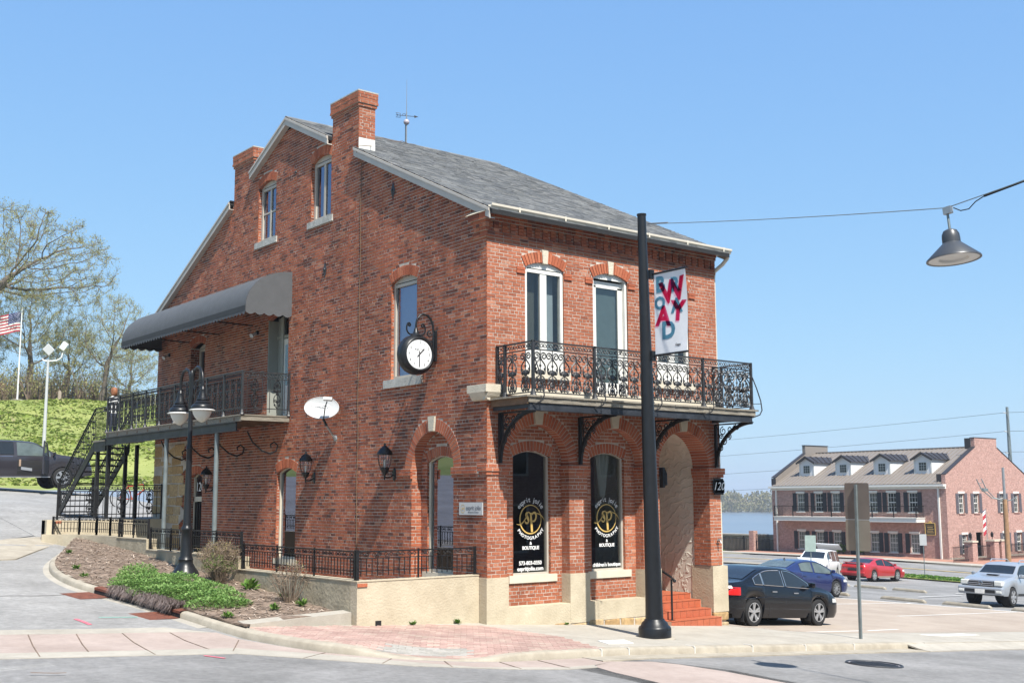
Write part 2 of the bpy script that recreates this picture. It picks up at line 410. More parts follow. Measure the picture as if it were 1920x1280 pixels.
# crossing bands
band = part('crossing', None); struct(band); band.name = 'crosswalk'
sheet('pale_strip', [(-14,1.9),(-8.27,1.44),(-7.09,1.35),(-5.72,1.28),(-5.18,.69),(-5.73,.79),(-7.24,.90),(-8.38,1.01),(-14,1.35)], ST + .010, M['concrete'], 1, parent=band)
sheet('pink_strip', [(-14,1.35),(-8.38,1.01),(-7.24,.90),(-5.73,.79),(-5.10,.66),(-4.98,-.2),(-4.80,-1.1),(-4.52,-2.0),(-4.02,-2.78),(-3.5,-3.3),(-3.0,-3.62),(-2.4,-3.76),(-1.5,-3.78),(-.8,-3.80),(-.75,-4.24),(-1.4,-4.5),(-2.04,-4.59),(-3.26,-4.12),(-3.87,-3.30),(-4.69,-2.10),(-5.58,-1.12),(-7.44,-.92),(-8.83,-.72),(-14,-.3)], ST + .008, M['pink_concrete'], 1, parent=band)
sheet('pale_strip', [(-14,-.3),(-8.83,-.70),(-7.44,-.90),(-5.58,-1.09),(-4.69,-2.10),(-3.87,-3.30),(-3.26,-4.10),(-2.04,-4.55),(-1.4,-4.5),(-1.5,-4.72),(-2.1,-4.72),(-2.95,-4.40),(-4.09,-3.66),(-4.98,-2.64),(-5.84,-1.68),(-7.61,-1.43),(-8.96,-1.26),(-14,-.85)], ST + .012, M['concrete'], 1, parent=band)
sheet('pink_strip', [(-1.5,-4.60),(-.8,-4.28),(-.2,-4.5),(.0,-4.9),(.12,-5.7),(.05,-6.9),(-.6,-9.5),(-2.3,-9.5),(-1.75,-6.1),(-1.65,-5.2)], ST + .0105, M['pink_concrete'], 1, parent=band)
# joints scored across the crossing
b = MB()
for x0, y0, x1, y1 in [(-8.0,.95,-8.45,-1.2),(-6.6,.83,-6.95,-1.45),(-7.3,.88,-7.7,-.9),(-5.85,.75,-6.0,-1.1),(-5.1,-.2,-5.75,-1.4),(-4.55,-2.0,-5.15,-2.45),(-3.95,-2.9,-4.35,-3.3),(-3.35,-3.4,-3.6,-3.95),(-2.6,-3.75,-2.75,-4.45),(-1.9,-3.8,-2.0,-4.65)]:
    n = 8
    for i in range(n):
        p = Vector((x0 + (x1-x0)*i/n, y0 + (y1-y0)*i/n)); q = Vector((x0 + (x1-x0)*(i+1)/n, y0 + (y1-y0)*(i+1)/n))
        b.bar((p.x, p.y, gz(p.x, p.y) + ST + .013), (q.x, q.y, gz(q.x, q.y) + ST + .013), .016, .004)
b.build('joint', MATS['soil'], band)
# gutter pan and kerb
iL = idx(-4.98, .95)
strip('gutter_pan', [.0, .30, .60, .601], [ST+.009, ST+.004, ST+.012, ST-.03], M['concrete'], i0=0, i1=iL); struct(bpy.data.objects['gutter_pan'])
iR = idx(-.9, -3.74)
struct(strip('gutter_pan', [.0, .28, .50, .501], [ST+.014, ST+.010, ST+.012, ST-.03], M['kerb_concrete'], i0=iR))
strip('kerb', [0.02, .008, -.02, -.06, -.17, -.18], [lambda p: gz(p.x,p.y)+ST-.05, lambda p: gz(p.x,p.y)+ST+kh(p)-.03, lambda p: gz(p.x,p.y)+ST+kh(p)-.004, lambda p: gz(p.x,p.y)+ST+kh(p)+.006, lambda p: gz(p.x,p.y)+ST+kh(p)+.008, lambda p: gz(p.x,p.y)+ST-.1], M['kerb_concrete'], smooth=50)
kerb = struct(bpy.data.objects['kerb'])
b = MB()                # joints of the kerb
for x in (-.55, .05, 1.6, 3.1, 4.6, 6.1):
    i = idx(x, -3.74); p = KL[i]; z = gz(p.x, p.y) + ST
    b.obox((x, -3.752, z + .06), (.008, 0, 0), (0, .012, 0), (0, 0, .058)); b.obox((x, -3.65, z + .128), (.008, 0, 0), (0, .1, 0), (0, 0, .004))
b.build('joint', M['white_line'], kerb)
# drain inlet in the side kerb: rusty iron hood, dark throat, rusty gutter plates
d0, d1 = idx(-5.40, 5.5), idx(-5.03, 1.95)
inlet = thing('drain_inlet', 'rusty iron kerb drain inlet half hidden by dry grass', 'drain')
lo, hi = min(d0, d1), max(d0, d1)
z_ = lambda h: (lambda p: gz(p.x, p.y) + ST + h)
strip('hood', [.035, .035, -.02, -.22], [z_(.085), z_(.128), z_(.142), z_(.142)], M['rust'], i0=lo, i1=hi, parent=inlet)
strip('throat', [.028, .028], [z_(.012), z_(.088)], M['dark'], i0=lo, i1=hi, parent=inlet)
for a, c in ((lo - 1, lo + 4), (hi - 5, hi)):
    strip('gutter_plate', [.04, .64], [z_(.016), z_(.022)], M['rust'], i0=a, i1=c, parent=inlet)
# pavement
walk = [(x + n.x * -.15, y + n.y * -.15) for (x, y), n in zip(K2, KN)][idx(-4.9, .1):]
wpoly = walk + [(8.6, -3.7), (22, -3.7), (22, -1.3), (12.5, -1.15), (6.9, -.55), (6.75, .3), (-2.7, .3), (-2.7, .42), (-4.6, .42)]
struct(sheet('pavement', wpoly, -.004, M['concrete'], .6, pz))
struct(sheet('driveway_apron', [(7.9,-3.64),(8.5,-3.56),(22,-3.56),(22,-4.26),(7.9,-4.26)], .0, M['concrete'], .2, lambda x, y: gz(x, y) - .098 * min(1, max(0, (-3.62 - y) / .5))))
# brick pavers at the corner (herringbone-like courses laid one by one)
pv = part('brick_paving', None); struct(pv)
def inside(p, poly):
    c = False; j = len(poly) - 1
    for i in range(len(poly)):
        xi, yi = poly[i]; xj, yj = poly[j]
        if (yi > p[1]) != (yj > p[1]) and p[0] < (xj-xi)*(p[1]-yi)/(yj-yi) + xi: c = not c
        j = i
    return c
pvpoly = [q for q in walk if q[0] < -.55] + [(-.47,-3.62),(-.05,-2.06),(-.22,-.9),(-.4,-.1),(-1.2,.13),(-2.66,.13),(-2.9,.25),(-4.05,.36),(-4.6,.36)]
pg = [(-3.95,-2.45),(-2.75,-3.2),(-2.35,-2.75),(-3.4,-2.0)]
b = MB(); bg_ = MB(); ca, sa = math.cos(RAD(-36)), math.sin(RAD(-36))
W_, L__ = .10, .205
for i in range(-70, 70):
    for j in range(-45, 45):
        u, v = i * (L__ + .006) + (j % 2) * .1, j * (W_ + .006)
        x, y = -2.6 + u*ca - v*sa, -1.5 + u*sa + v*ca
        if not inside((x, y), pvpoly): continue
        t = bg_ if inside((x, y), pg) else b
        z = pz(x, y) + .004 + rnd.uniform(-.0015, .0015)
        e1, e2 = Vector((ca, sa, 0)) * L__/2, Vector((-sa, ca, 0)) * W_/2
        e1.z = pz(x + e1.x, y + e1.y) - pz(x, y); e2.z = pz(x + e2.x, y + e2.y) - pz(x, y)
        t.obox((x, y, z - .012), e1, e2, (0, 0, .016))
tag(b.build('red_pavers', M['paver'], pv), kind='stuff'); tag(bg_.build('grey_pavers', M['paver_grey'], pv), kind='stuff')
# small covers and lines on the pavement and street
def flat_disc(m_, x, y, r, dz, name, label, cat, mm, zf=None):
    t = thing(name, label, cat, (x, y, gz(x, y) + dz)); b = MB()
    def zz(px, py): return gz(x + px, y + py) - gz(x, y)
    ring = [(r*math.cos(2*PI*k/28), r*math.sin(2*PI*k/28)) for k in range(28)]
    b.poly([(px, py, zz(px, py) + .004) for px, py in ring]); b.build('cover', mm, t)
    b = MB(); b.tube([(px*1.06, py*1.06, zz(px, py) + .003) for px, py in ring], .02, 4, closed=True); b.build('rim', M['iron_grey'], t)
    if m_:
        b = MB()
        for i in range(-8, 9):
            h = math.sqrt(max(0, r*r*.8 - (i*r/9)**2))
            if h > .05: b.bar((i*r/9, -h, zz(i*r/9, -h) + .007), (i*r/9, h, zz(i*r/9, h) + .007), .012, .006)
        b.build('tread', M['iron_grey'], t)
mat('manhole_dark', (.035, .033, .03), .7, .3, 20); mat('manhole_light', (.24, .225, .24), .8, .3, 30, .5, 60)
None and flat_disc(0, 1.9, -5.14, .33, ST + .008, 'manhole_cover', 'dark round manhole cover in the street, nearest the street lamp pole', 'manhole', M['manhole_dark'])
flat_disc(1, 4.1, -5.57, .44, ST + .008, 'manhole_cover', 'patterned round manhole cover in the street in front of the sign post', 'manhole', M['manhole_light'])
t = thing('utility_lid', 'pale rectangular utility lid set in the pavement left of the black pole', 'lid')
sheet('lid', [(.29,-2.74),(1.02,-2.63),(.78,-3.12),(.12,-3.19)], .004, M['white_line'], .5, parent=t)
t = thing('utility_lid', 'pale rectangular utility lid near the dropped kerb right of the sign post', 'lid')
sheet('lid', [(10.6,-2.3),(12.6,-2.15),(12.8,-2.5),(11.0,-2.62)], .004, M['white_line'], .5, parent=t)
def mark(name, label, pts, w, m, dz):
    t = MB()
    for p, q in zip(pts, pts[1:]): t.bar((*p, gz(*p) + dz), (*q, gz(*q) + dz), w, .003)
    return tag(t.build(name, m), label, 'paint mark')
mat('spray_red', (.62, .16, .20), .8, .2, 20); mat('spray_mint', (.40, .72, .60), .8, .2, 20)
mark('spray_mark', 'short red and white spray mark on the side street asphalt', [(-6.83,2.40),(-6.80,2.1),(-6.79,1.78)], .07, M['spray_red'], ST + .006)
mark('spray_mark', 'mint green spray line on the asphalt near the drain', [(-6.40,2.52),(-5.75,2.46)], .05, M['spray_mint'], ST + .006)
mark('spray_mark', 'small red spray mark on the near street below the crossing', [(-6.35,-1.75),(-6.2,-2.1)], .05, M['spray_red'], ST + .012)
mark('fallen_stick', 'brown fallen twig lying on the near street', [(-9.0,-2.72),(-8.75,-2.85),(-8.62,-2.86)], .03, M['brown_wood'], ST + .03)
mark('asphalt_crack', 'thin dark crack across the side street asphalt', [(-7.6,5.2),(-7.1,5.32),(-6.6,5.26),(-6.1,5.36)], .018, M['manhole_dark'], ST + .005)
mark('asphalt_crack', 'dark seam where the upper side street asphalt meets the concrete', [(-6.6,14.2),(-5.2,15.3),(-4.2,16.2),(-3.4,16.9)], .06, M['manhole_dark'], ST + .005)
struct(sheet('driveway_concrete', [(-7.4,10.6),(-6.4,14.1),(-4.3,16.1),(-3.25,16.6),(-3.25,15.4),(-4.2,13.7),(-5.3,11.6)], ST + .025, M['kerb_concrete'], .5))
# car park
struct(sheet('car_park', [(6.75,-.5),(12.5,-1.1),(24,-1.25),(60,-3.0),(60,60),(6.75,60)], -.05, M['street_asphalt'], 1.5))
tan = [(6.76,-.47),(12.5,-1.08),(24,-1.2),(28.4,1.5),(28.9,5.0),(27.4,8.2),(26.2,11.5),(24,15),(6.76,15)]
struct(sheet('concrete_lot', tan, .0, M['tan_lot'], 1.5))
lines = part('stall_lines', None); struct(lines)
def line(pts, w=.11):
    t = MB()
    P = resample(pts, .6)
    for p, q in zip(P, P[1:]):
        t.bar((p.x, p.y, gz(p.x, p.y) + .006), (q.x, q.y, gz(q.x, q.y) + .006), w, .003)
    return t.build('line', M['white_line'], lines)
line([(6.9,-.42),(14.2,.6)]); line([(22.0,8.5),(28.2,9.0)]); line([(19.6,4.2),(29,5.2)]); line([(25.6,12.3),(27.5,8.2),(28.8,5.2),(29.2,3.2)], .1)
line([(38,17.5),(39.5,24)]); line([(41,15),(47,17)]); line([(33,12),(39,13.5)])
# cross street beyond the car park, verge and far pavement
struct(sheet('cross_street', [(58,-3),(69.4,-3),(69.4,80),(58,80)], -.03, M['street_asphalt'], 5))
mat('yellow_line', (.58, .40, .12), .8, .1, 9)
b = MB(); P = resample([(63.5,-3),(63.5,75)], 3)
for p, q in zip(P, P[1:]): b.bar((p.x, p.y, gz(p.x, p.y) + .004), (q.x, q.y, gz(q.x, q.y) + .004), .3, .004)
b.build('line', M['yellow_line'], lines)
mat('brick_walk', (.40, .20, .14), .9, .15, 3)
struct(sheet('far_pavement', [(69.4,-3),(71.2,-3),(71.2,80),(69.4,80)], .1, M['concrete'], 5)); struct(sheet('brick_walk', [(71.2,-3),(90,-3),(90,34.5),(73.9,34.5),(73.9,56),(71.2,56)], .1, M['brick_walk'], 5))
b = MB(); b.box(69.3, -3, -4, 69.42, 80, gz(69, 30) + .1); struct(b.build('far_kerb', M['kerb_concrete']))
struct(sheet('lot_edge', [(56.8,-2),(57.9,-2),(57.9,70),(56.8,70)], .08, M['kerb_concrete'], 4))
# ------------------------------------------------------------------ the brick building
CH, BL, JN = .07, .212, .0125
bld = thing('brick_building', 'two storey red brick corner building with gable side, chimneys and iron balconies', 'building')
mp = bpy.data.materials.new('pane'); mp.use_nodes = True; MATS['pane'] = mp
n_ = mp.node_tree.nodes; n_.remove(n_['Principled BSDF'])
tr_, gl_, mx_, fr_ = N_(mp,'ShaderNodeBsdfTransparent'), N_(mp,'ShaderNodeBsdfGlossy'), N_(mp,'ShaderNodeMixShader'), N_(mp,'ShaderNodeFresnel')
tr_.inputs[0].default_value = (.50, .54, .52, 1); gl_.inputs['Roughness'].default_value = .0; gl_.inputs[0].default_value = (.9, .95, 1, 1); fr_.inputs[0].default_value = 1.5
L_(mp, tr_.outputs[0], mx_.inputs[1]); L_(mp, gl_.outputs[0], mx_.inputs[2]); L_(mp, mx_.outputs[0], n_['Material Output'].inputs[0])

def pane_mat(name, base, tint, through):
    m = bpy.data.materials.new(name); m.use_nodes = True; n = m.node_tree.nodes; n.remove(n['Principled BSDF']); MATS[name] = m
    t, g, x, lw_ = N_(m,'ShaderNodeBsdfTransparent'), N_(m,'ShaderNodeBsdfGlossy'), N_(m,'ShaderNodeMixShader'), N_(m,'ShaderNodeLayerWeight')
    t.inputs[0].default_value = (*through, 1); g.inputs['Roughness'].default_value = 0; g.inputs[0].default_value = (*tint, 1); lw_.inputs[0].default_value = .5
    a, b_ = N_(m,'ShaderNodeMath'), N_(m,'ShaderNodeMath'); a.operation = 'POWER'; a.inputs[1].default_value = 5; b_.operation = 'MULTIPLY_ADD'; b_.inputs[1].default_value = 1 - base; b_.inputs[2].default_value = base
    L_(m, lw_.outputs['Facing'], a.inputs[0]); L_(m, a.outputs[0], b_.inputs[0]); L_(m, b_.outputs[0], x.inputs[0]); L_(m, t.outputs[0], x.inputs[1]); L_(m, g.outputs[0], x.inputs[2]); L_(m, x.outputs[0], n['Material Output'].inputs[0]); return m
bpy.data.materials.remove(mp); pane_mat('pane', .075, (.95, .97, 1), (.62, .66, .64)); pane_mat('pane_coated', .26, (.72, .78, 1), (.45, .48, .5)); pane_mat('lantern_glass', .05, (1, 1, 1), (.93, .92, .9))
class Op:      # opening: rectangle u0..u1, zb..zs with an arched head of given rise; ring = depth of the brick arch above it
    def __init__(s, u0, u1, zb, zs, rise, ring=0., flat=False):
        s.u0, s.u1, s.zb, s.zs, s.rise, s.ring = u0, u1, zb, zs, rise, ring
        s.c = (u0 + u1) / 2; s.w = u1 - u0
        s.R = (s.w**2 / 4 + rise**2) / (2 * rise); s.zc = zs + rise - s.R
        s.th = math.asin(min(1, s.w / 2 / s.R))
    def half(s, z, pad=0.):
        if z < s.zb or z > s.zs + s.rise + pad: return None
        if z <= s.zs: return s.w / 2
        if not pad:
            d = s.R**2 - (z - s.zc)**2; return math.sqrt(d) if d > 0 else None
        d = (s.R + pad)**2 - (z - s.zc)**2
        if d <= 0: return None
        h = math.sqrt(d)
        if s.th < 1.5: h = min(h, s.w / 2 + (z - s.zs) * math.tan(s.th))
        return h
    def arc(s, R_, n, a0=None, a1=None):
        th = s.th; return [(s.c + R_ * math.sin(-th + 2*th*i/n), s.zc + R_ * math.cos(-th + 2*th*i/n)) for i in range(n + 1)]
    def outline(s, n=10, inset=0.):
        o = Op(s.u0 + inset, s.u1 - inset, s.zb + inset, s.zs, max(.02, s.rise - inset * .9)) if inset else s
        return [(o.u1, o.zb)] + list(reversed(o.arc(o.R, n))) + [(o.u0, o.zb)]
def cut(ivs, a, b):
    out = []
    for u, v in ivs:
        if b <= u or a >= v: out.append((u, v)); continue
        if a > u: out.append((u, a))
        if b < v: out.append((b, v))
    return out
def spans(base, ops, z, ring=False):
    ivs = list(base(z))
    for o in ops:
        h = o.half(z, o.ring if ring else 0)
        if h is not None: ivs = cut(ivs, o.c - h, o.c + h)
    return ivs
FULL = []      # whole stretchers of the front, candidates for single brick objects
def brickwork(bb, mm, O, U, N, z0, z1, base, ops=(), proud=.0035, keep=None, phase=0, mortar=True, depth=.012):
    O, U, N = Vector(O), Vector(U), Vector(N); k = 0; z = z0
    while z < z1 - .012:
        zt = min(z + CH, z1)
        if mortar:
            for s_ in range(3):
                a, c = z + (zt - z) * s_ / 3, z + (zt - z) * (s_ + 1) / 3
                for u, v in spans(base, ops, (a + c) / 2):
                    P = [O + U*u + Vector((0,0,a)), O + U*v + Vector((0,0,a)), O + U*v + Vector((0,0,c)), O + U*u + Vector((0,0,c))]
                    mm.quad(*P)
        iv = [spans(base, ops, q, True) for q in (z + .006, (z + zt) / 2, zt - .006)]
        if len({len(x) for x in iv}) == 1:
            ivs = [(max(x[i][0] for x in iv), min(x[i][1] for x in iv)) for i in range(len(iv[0]))]
        else: ivs = min(iv, key=lambda x: sum(b - a for a, b in x))
        row = k + phase; hdr = row % 7 == 3
        Lb = BL / 2 if hdr else BL; off = BL / 4 if hdr else (0 if row % 2 else BL / 2)
        for u, v in ivs:
            if v - u < .03: continue
            cuts = [u]; q = math.floor((u - off) / Lb) * Lb + off + Lb
            while q < v - .045:
                if q > u + .045: cuts.append(q)
                q += Lb
            cuts.append(v)
            for a, c in zip(cuts, cuts[1:]):
                a2, c2 = a + (JN/2 if a > u else 0), c - (JN/2 if c < v else 0)
                za, zb_ = z + JN/2, zt - JN/2
                if zb_ - za < .02: continue
                pr = proud + rnd.uniform(-.0025, .003)
                if keep is not None and abs((c2 - a2) - (BL - JN)) < .001 and abs((zt - z) - CH) < 1e-4:
                    keep.append((O + U * ((a2 + c2)/2) + Vector((0, 0, (za + zb_)/2)), pr)); continue
                j = [rnd.uniform(-.002, .002) for _ in range(4)]
                f = [O + U*a2 + Vector((0,0,za + j[0])), O + U*c2 + Vector((0,0,za + j[1])), O + U*c2 + Vector((0,0,zb_ + j[2])), O + U*a2 + Vector((0,0,zb_ + j[3]))]
                bb.add([p + N*pr for p in f] + [p - N*depth for p in f], [(0,1,2,3),(4,5,1,0),(5,6,2,1),(6,7,3,2),(7,4,0,3)])
        z += CH; k += 1
def voussoirs(bb, mm, o, fn, t0, t1, ring, n=None, key=None, proud=.008, gap=.015):
    """wedge bricks round the head of opening o; fn(u, z, d) maps to space, d = depth into the wall"""
    n = n or max(7, int(2 * o.th * (o.R + ring/2) / .078)); n += (n + 1) % 2
    if o.th > 1.5 and n < 25: n = 31
    for i in range(n):
        a0, a1 = -o.th + 2*o.th*i/n, -o.th + 2*o.th*(i+1)/n; g = gap / 2 / (o.R + ring/2)
        if key and abs((a0 + a1) / 2) < key: continue
        pr = proud + rnd.uniform(-.002, .002)
        p = []
        for a in (a0 + g, a1 - g):
            for r in (o.R + .003, o.R + ring): p.append((o.c + r * math.sin(a), o.zc + r * math.cos(a)))
        q = [p[0], p[2], p[3], p[1]]
        bb.add([fn(u, z, t0 - pr) for u, z in q] + [fn(u, z, t1) for u, z in q], [(0,1,2,3),(4,5,1,0),(5,6,2,1),(6,7,3,2),(7,4,0,3)])
    if mm is not None:   # mortar body of the ring
        N2 = 24
        for i in range(N2):
            a0, a1 = -o.th + 2*o.th*i/N2, -o.th + 2*o.th*(i+1)/N2; P = []
            for a in (a0, a1):
                for r in (o.R + .006, o.R + ring): P.append((o.c + r*math.sin(a), o.zc + r*math.cos(a)))
            q = [P[0], P[2], P[3], P[1]]
            mm.add([fn(u, z, t0 - .002) for u, z in q] + [fn(u, z, t1) for u, z in q], [(0,1,2,3),(4,5,1,0)])
fF = lambda u, z, d: Vector((u, d, z))            # front: depth runs +Y
fS = lambda u, z, d: Vector((d, u, z))            # side: depth runs +X
W, D = 6.6, 16.8
# --- openings
SPR = 2.99
bays = [Op(.48, 2.08, -1, SPR, .8, .24), Op(2.57, 4.15, -1, SPR, .79, .24), Op(4.65, 6.24, -1, SPR, .795, .24)]
upw = [Op(.96, 1.98, 4.86, 6.94, .13, .22), Op(2.79, 3.80, 4.5, 6.93, .13, .22), Op(4.66, 5.69, 4.86, 6.94, .13, .22)]
sn = Op(1.09, 2.59, -1, 2.95, .75, .25)
sops = [sn, Op(2.44, 3.45, 4.88, 6.98, .12, .22), Op(6.20, 7.20, 9.08, 10.56, .12, .22), Op(9.09, 10.11, 9.08, 10.56, .12, .22), Op(7.66, 8.68, .9, 2.98, .12, .22),
        Op(8.22, 9.36, 4.36, 6.9, .10, .2), Op(13.3, 14.3, 4.36, 6.7, .12, .2), Op(13.2, 14.1, .2, 2.95, .12, .22)]
RZ0, RZ1, RY = 7.97, 11.98, 8.4
def gable(z):
    iv = [(0, D)] if z < RZ0 else []
    if RZ0 <= z < RZ1:
        d = (z - RZ0) / (RZ1 - RZ0) * RY; iv = [(d, D - d)]
    if z < 11.78:
        for a, c in ((4.95, 6.17), (10.47, 11.65)):
            if not any(u <= a and v >= c for u, v in iv):
                u0 = min([a] + [u for u, v in iv if u < c and v > a]); v0 = max([c] + [v for u, v in iv if u < c and v > a])
                iv = [x for x in iv if not (x[0] < c and x[1] > a)] + [(u0, v0)]
    return sorted(iv)
QZ = 14.55     # stone corner pier at the back from here on, below the balcony
# --- front wall
bb, mm, ab = MB(), MB(), MB()
brickwork(bb, mm, (0,0,0), (1,0,0), (0,-1,0), .84, 7.42, lambda z: [(0, W)], bays + upw, keep=FULL)
for o in bays[:2]: voussoirs(ab, mm, o, fF, 0, .24, .24, key=.13)
voussoirs(ab, mm, bays[2], fF, 0, .49, .24, key=.13)
for o in upw: voussoirs(ab, mm, o, fF, 0, .12, .22, key=.06, proud=.022)
for o in upw:            # drop ends of the hood
    for s in (-1, 1):
        x0 = o.c + s * (o.w/2 + .01); x1 = o.c + s * (o.w/2 + .22)
        for k in range(2): ab.box(x0, -.032, 6.79 + k*.07, x1, 0, 6.79 + k*.07 + .06)
front = mm.build('front_wall', M['mortar'], bld)
tag(ab.build('arch_bricks', M['arch_brick'], front), kind='stuff')
FULL.sort(key=lambda t: (t[0] - CAM).length)
bm_ = MB(); h_, l_ = (CH - JN)/2, (BL - JN)/2
bm_.add([(-l_,-.0,-h_+.001),(l_,0,-h_),(l_,0,h_-.001),(-l_,0,h_),(-l_,.02,-h_),(l_,.02,-h_),(l_,.02,h_),(-l_,.02,h_)], [(0,1,2,3),(4,5,1,0),(5,6,2,1),(6,7,3,2),(7,4,0,3)])
bmesh_ = bm_.mesh('brick', M['brick'])
for p, pr in FULL[:300]: link('brick', bmesh_, front, (p.x, p.y - pr, p.z))
for p, pr in FULL[300:]:
    q = bm_.v; bb.add([(x + p.x, y + p.y - pr, z + p.z) for x, y, z in q], bm_.f)
tag(bb.build('bricks', M['brick'], front), kind='stuff')
# recessed bays behind the arcade
bb, mm, ab = MB(), MB(), MB()
bw = [Op(.82, 1.78, .84, 3.16, .11, .2), Op(2.88, 3.84, .84, 3.16, .11, .2)]
for o, w in zip(bays[:2], bw):
    big = Op(o.u0, o.u1, .2, SPR, o.rise, 0)
    def base(z, big=big):
        h = big.half(z); return [(big.c - h, big.c + h)] if h else []
    brickwork(bb, mm, (0,.24,0), (1,0,0), (0,-1,0), .27, 3.79, base, [w])
    voussoirs(ab, mm, w, fF, .24, .34, .2)
    for x, s in ((o.u0, 1), (o.u1, -1)):
        brickwork(bb, mm, (x,0,0), (0,1,0), (s,0,0), .84, SPR, lambda z: [(.0, .24)])
    for x, s in ((w.u0, 1), (w.u1, -1)):
        brickwork(bb, mm, (x,.24,0), (0,1,0), (s,0,0), .84, 3.16, lambda z: [(.0, .12)])
for x, s in ((bays[2].u0, 1), (bays[2].u1, -1)):
    brickwork(bb, mm, (x,0,0), (0,1,0), (s,0,0), .84, SPR, lambda z: [(.0, .49)])
bay = mm.build('bay_walls', M['mortar'], bld); tag(bb.build('bricks', M['brick'], bay), kind='stuff'); tag(ab.build('arch_bricks', M['arch_brick'], bay), kind='stuff')
# pier capitals
bb, mm = MB(), MB()
def brick_box(bb, mm, x0, x1, y0, y1, z0, z1, faces='flr'):
    mm.box(x0 + .002, y0 + .002, z0, x1 - .002, y1, z1)
    if 'f' in faces: brickwork(bb, mm, (0,y0,0), (1,0,0), (0,-1,0), z0, z1, lambda z: [(x0, x1)], mortar=False)
    if 'l' in faces: brickwork(bb, mm, (x0,0,0), (0,1,0), (-1,0,0), z0, z1, lambda z: [(y0, y1)], mortar=False)
    if 'r' in faces: brickwork(bb, mm, (x1,0,0), (0,1,0), (1,0,0), z0, z1, lambda z: [(y0, y1)], mortar=False)
for x0, x1, d in ((-.0, .48, .24), (2.08, 2.57, .24), (4.15, 4.65, .26), (6.24, 6.6, .49)):
    e = .07 if x1 < 6.5 else .12
    lft = -.05 if x0 <= 0 else x0 - .05
    for pz_, ex in ((2.85, 0), (2.78, -.025)):
        brick_box(bb, mm, lft - ex if x0 <= 0 else lft - ex, x1 + .05 + (e - .05) + ex if x1 > 6.5 else x1 + .05 + ex, -.05 - ex, d, pz_, pz_ + (.14 if ex == 0 else .07))
# the same band round the niche of the side wall
for y0, y1 in ((.26, 1.09), (2.59, 3.08)):
    for pz_, ex in ((2.81, 0), (2.74, -.025)):
        z1 = pz_ + (.14 if ex == 0 else .07); mm.box(-.05 - ex + .002, y0 - (.05 + ex if y0 < .3 else .0), pz_, 0, y1 + .03 + ex, z1)
        brickwork(bb, mm, (-.05 - ex,0,0), (0,1,0), (-1,0,0), pz_, z1, lambda z: [(y0 - (0 if y0 < .3 else .03), y1 + .03)], mortar=False)
        brickwork(bb, mm, (0,y0 - .03,0), (1,0,0), (0,-1,0), pz_, z1, lambda z: [(-.05, 0)], mortar=False) if y0 > 1 else None
cap = mm.build('capitals', M['mortar'], bld); tag(bb.build('bricks', M['arch_brick'], cap), kind='stuff')
# --- side wall
bb, mm, ab = MB(), MB(), MB()
base_s = lambda z: [(max(0, u), min(v, QZ + .25 * math.sin(z * 9) if z < 3.95 else v)) for u, v in gable(z)]
brickwork(bb, mm, (0,0,0), (0,1,0), (-1,0,0), .3, 11.78, base_s, sops, phase=2)
voussoirs(ab, mm, sn, fS, 0, .24, .25, key=.12)
for o in sops[1:]: voussoirs(ab, mm, o, fS, 0, .12, o.ring, proud=.012)
for o in sops[1:]:
    d = .3 if o.u0 in (8.22, 13.3, 13.2) else .14
    for y, s in ((o.u0, 1), (o.u1, -1)): brickwork(bb, mm, (0,y,0), (1,0,0), (0,s,0), o.zb, o.zs, lambda z: [(0, d)])
for y, s in ((sn.u0, 1), (sn.u1, -1)): brickwork(bb, mm, (0,y,0), (1,0,0), (0,s,0), .3, 2.95, lambda z: [(0, .24)])
big = Op(sn.u0, sn.u1, .2, sn.zs, sn.rise, 0); sw = Op(1.33, 2.36, .85, 3.08, .12, .2)
def base(z):
    h = big.half(z); return [(big.c - h, big.c + h)] if h else []
brickwork(bb, mm, (.24,0,0), (0,1,0), (-1,0,0), .3, 3.7, base, [sw]); voussoirs(ab, mm, sw, fS, .24, .34, .2)
for y, s in ((sw.u0, 1), (sw.u1, -1)): brickwork(bb, mm, (.24,y,0), (1,0,0), (0,s,0), .85, 3.08, lambda z: [(0, .12)])
side = mm.build('side_wall', M['mortar'], bld); tag(bb.build('bricks', M['brick_old'], side), kind='stuff'); tag(ab.build('arch_bricks', M['arch_brick'], side), kind='stuff')
# back and river walls, floors
b = MB(); b.box(W - .3, .5, -.6, W, D, 7.97); b.box(.3, D - .3, -.2, W - .3, D, 7.97)
b.prism([(0, 7.97), (D, 7.97), (RY, RZ1)], lambda a, c, t: (t, a, c), W - .3, W); b.build('plain_walls', M['brick_walk'], bld)
b = MB(); b.box(.5, .5, -.4, 4.55, 2.1, .25); b.box(.5, 2.1, -.4, W - .3, D - .3, .25); b.box(.35, .35, 3.95, W - .3, D - .3, 4.25); b.box(.3, .3, 8.0, W - .3, D - .3, 8.1)
b.box(.5, 3.4, .25, 4.6, 3.5, 3.95); b.box(.5, 4.2, 4.25, W - .3, 4.3, 8.0); b.build('inner_floors', M['interior'], bld)
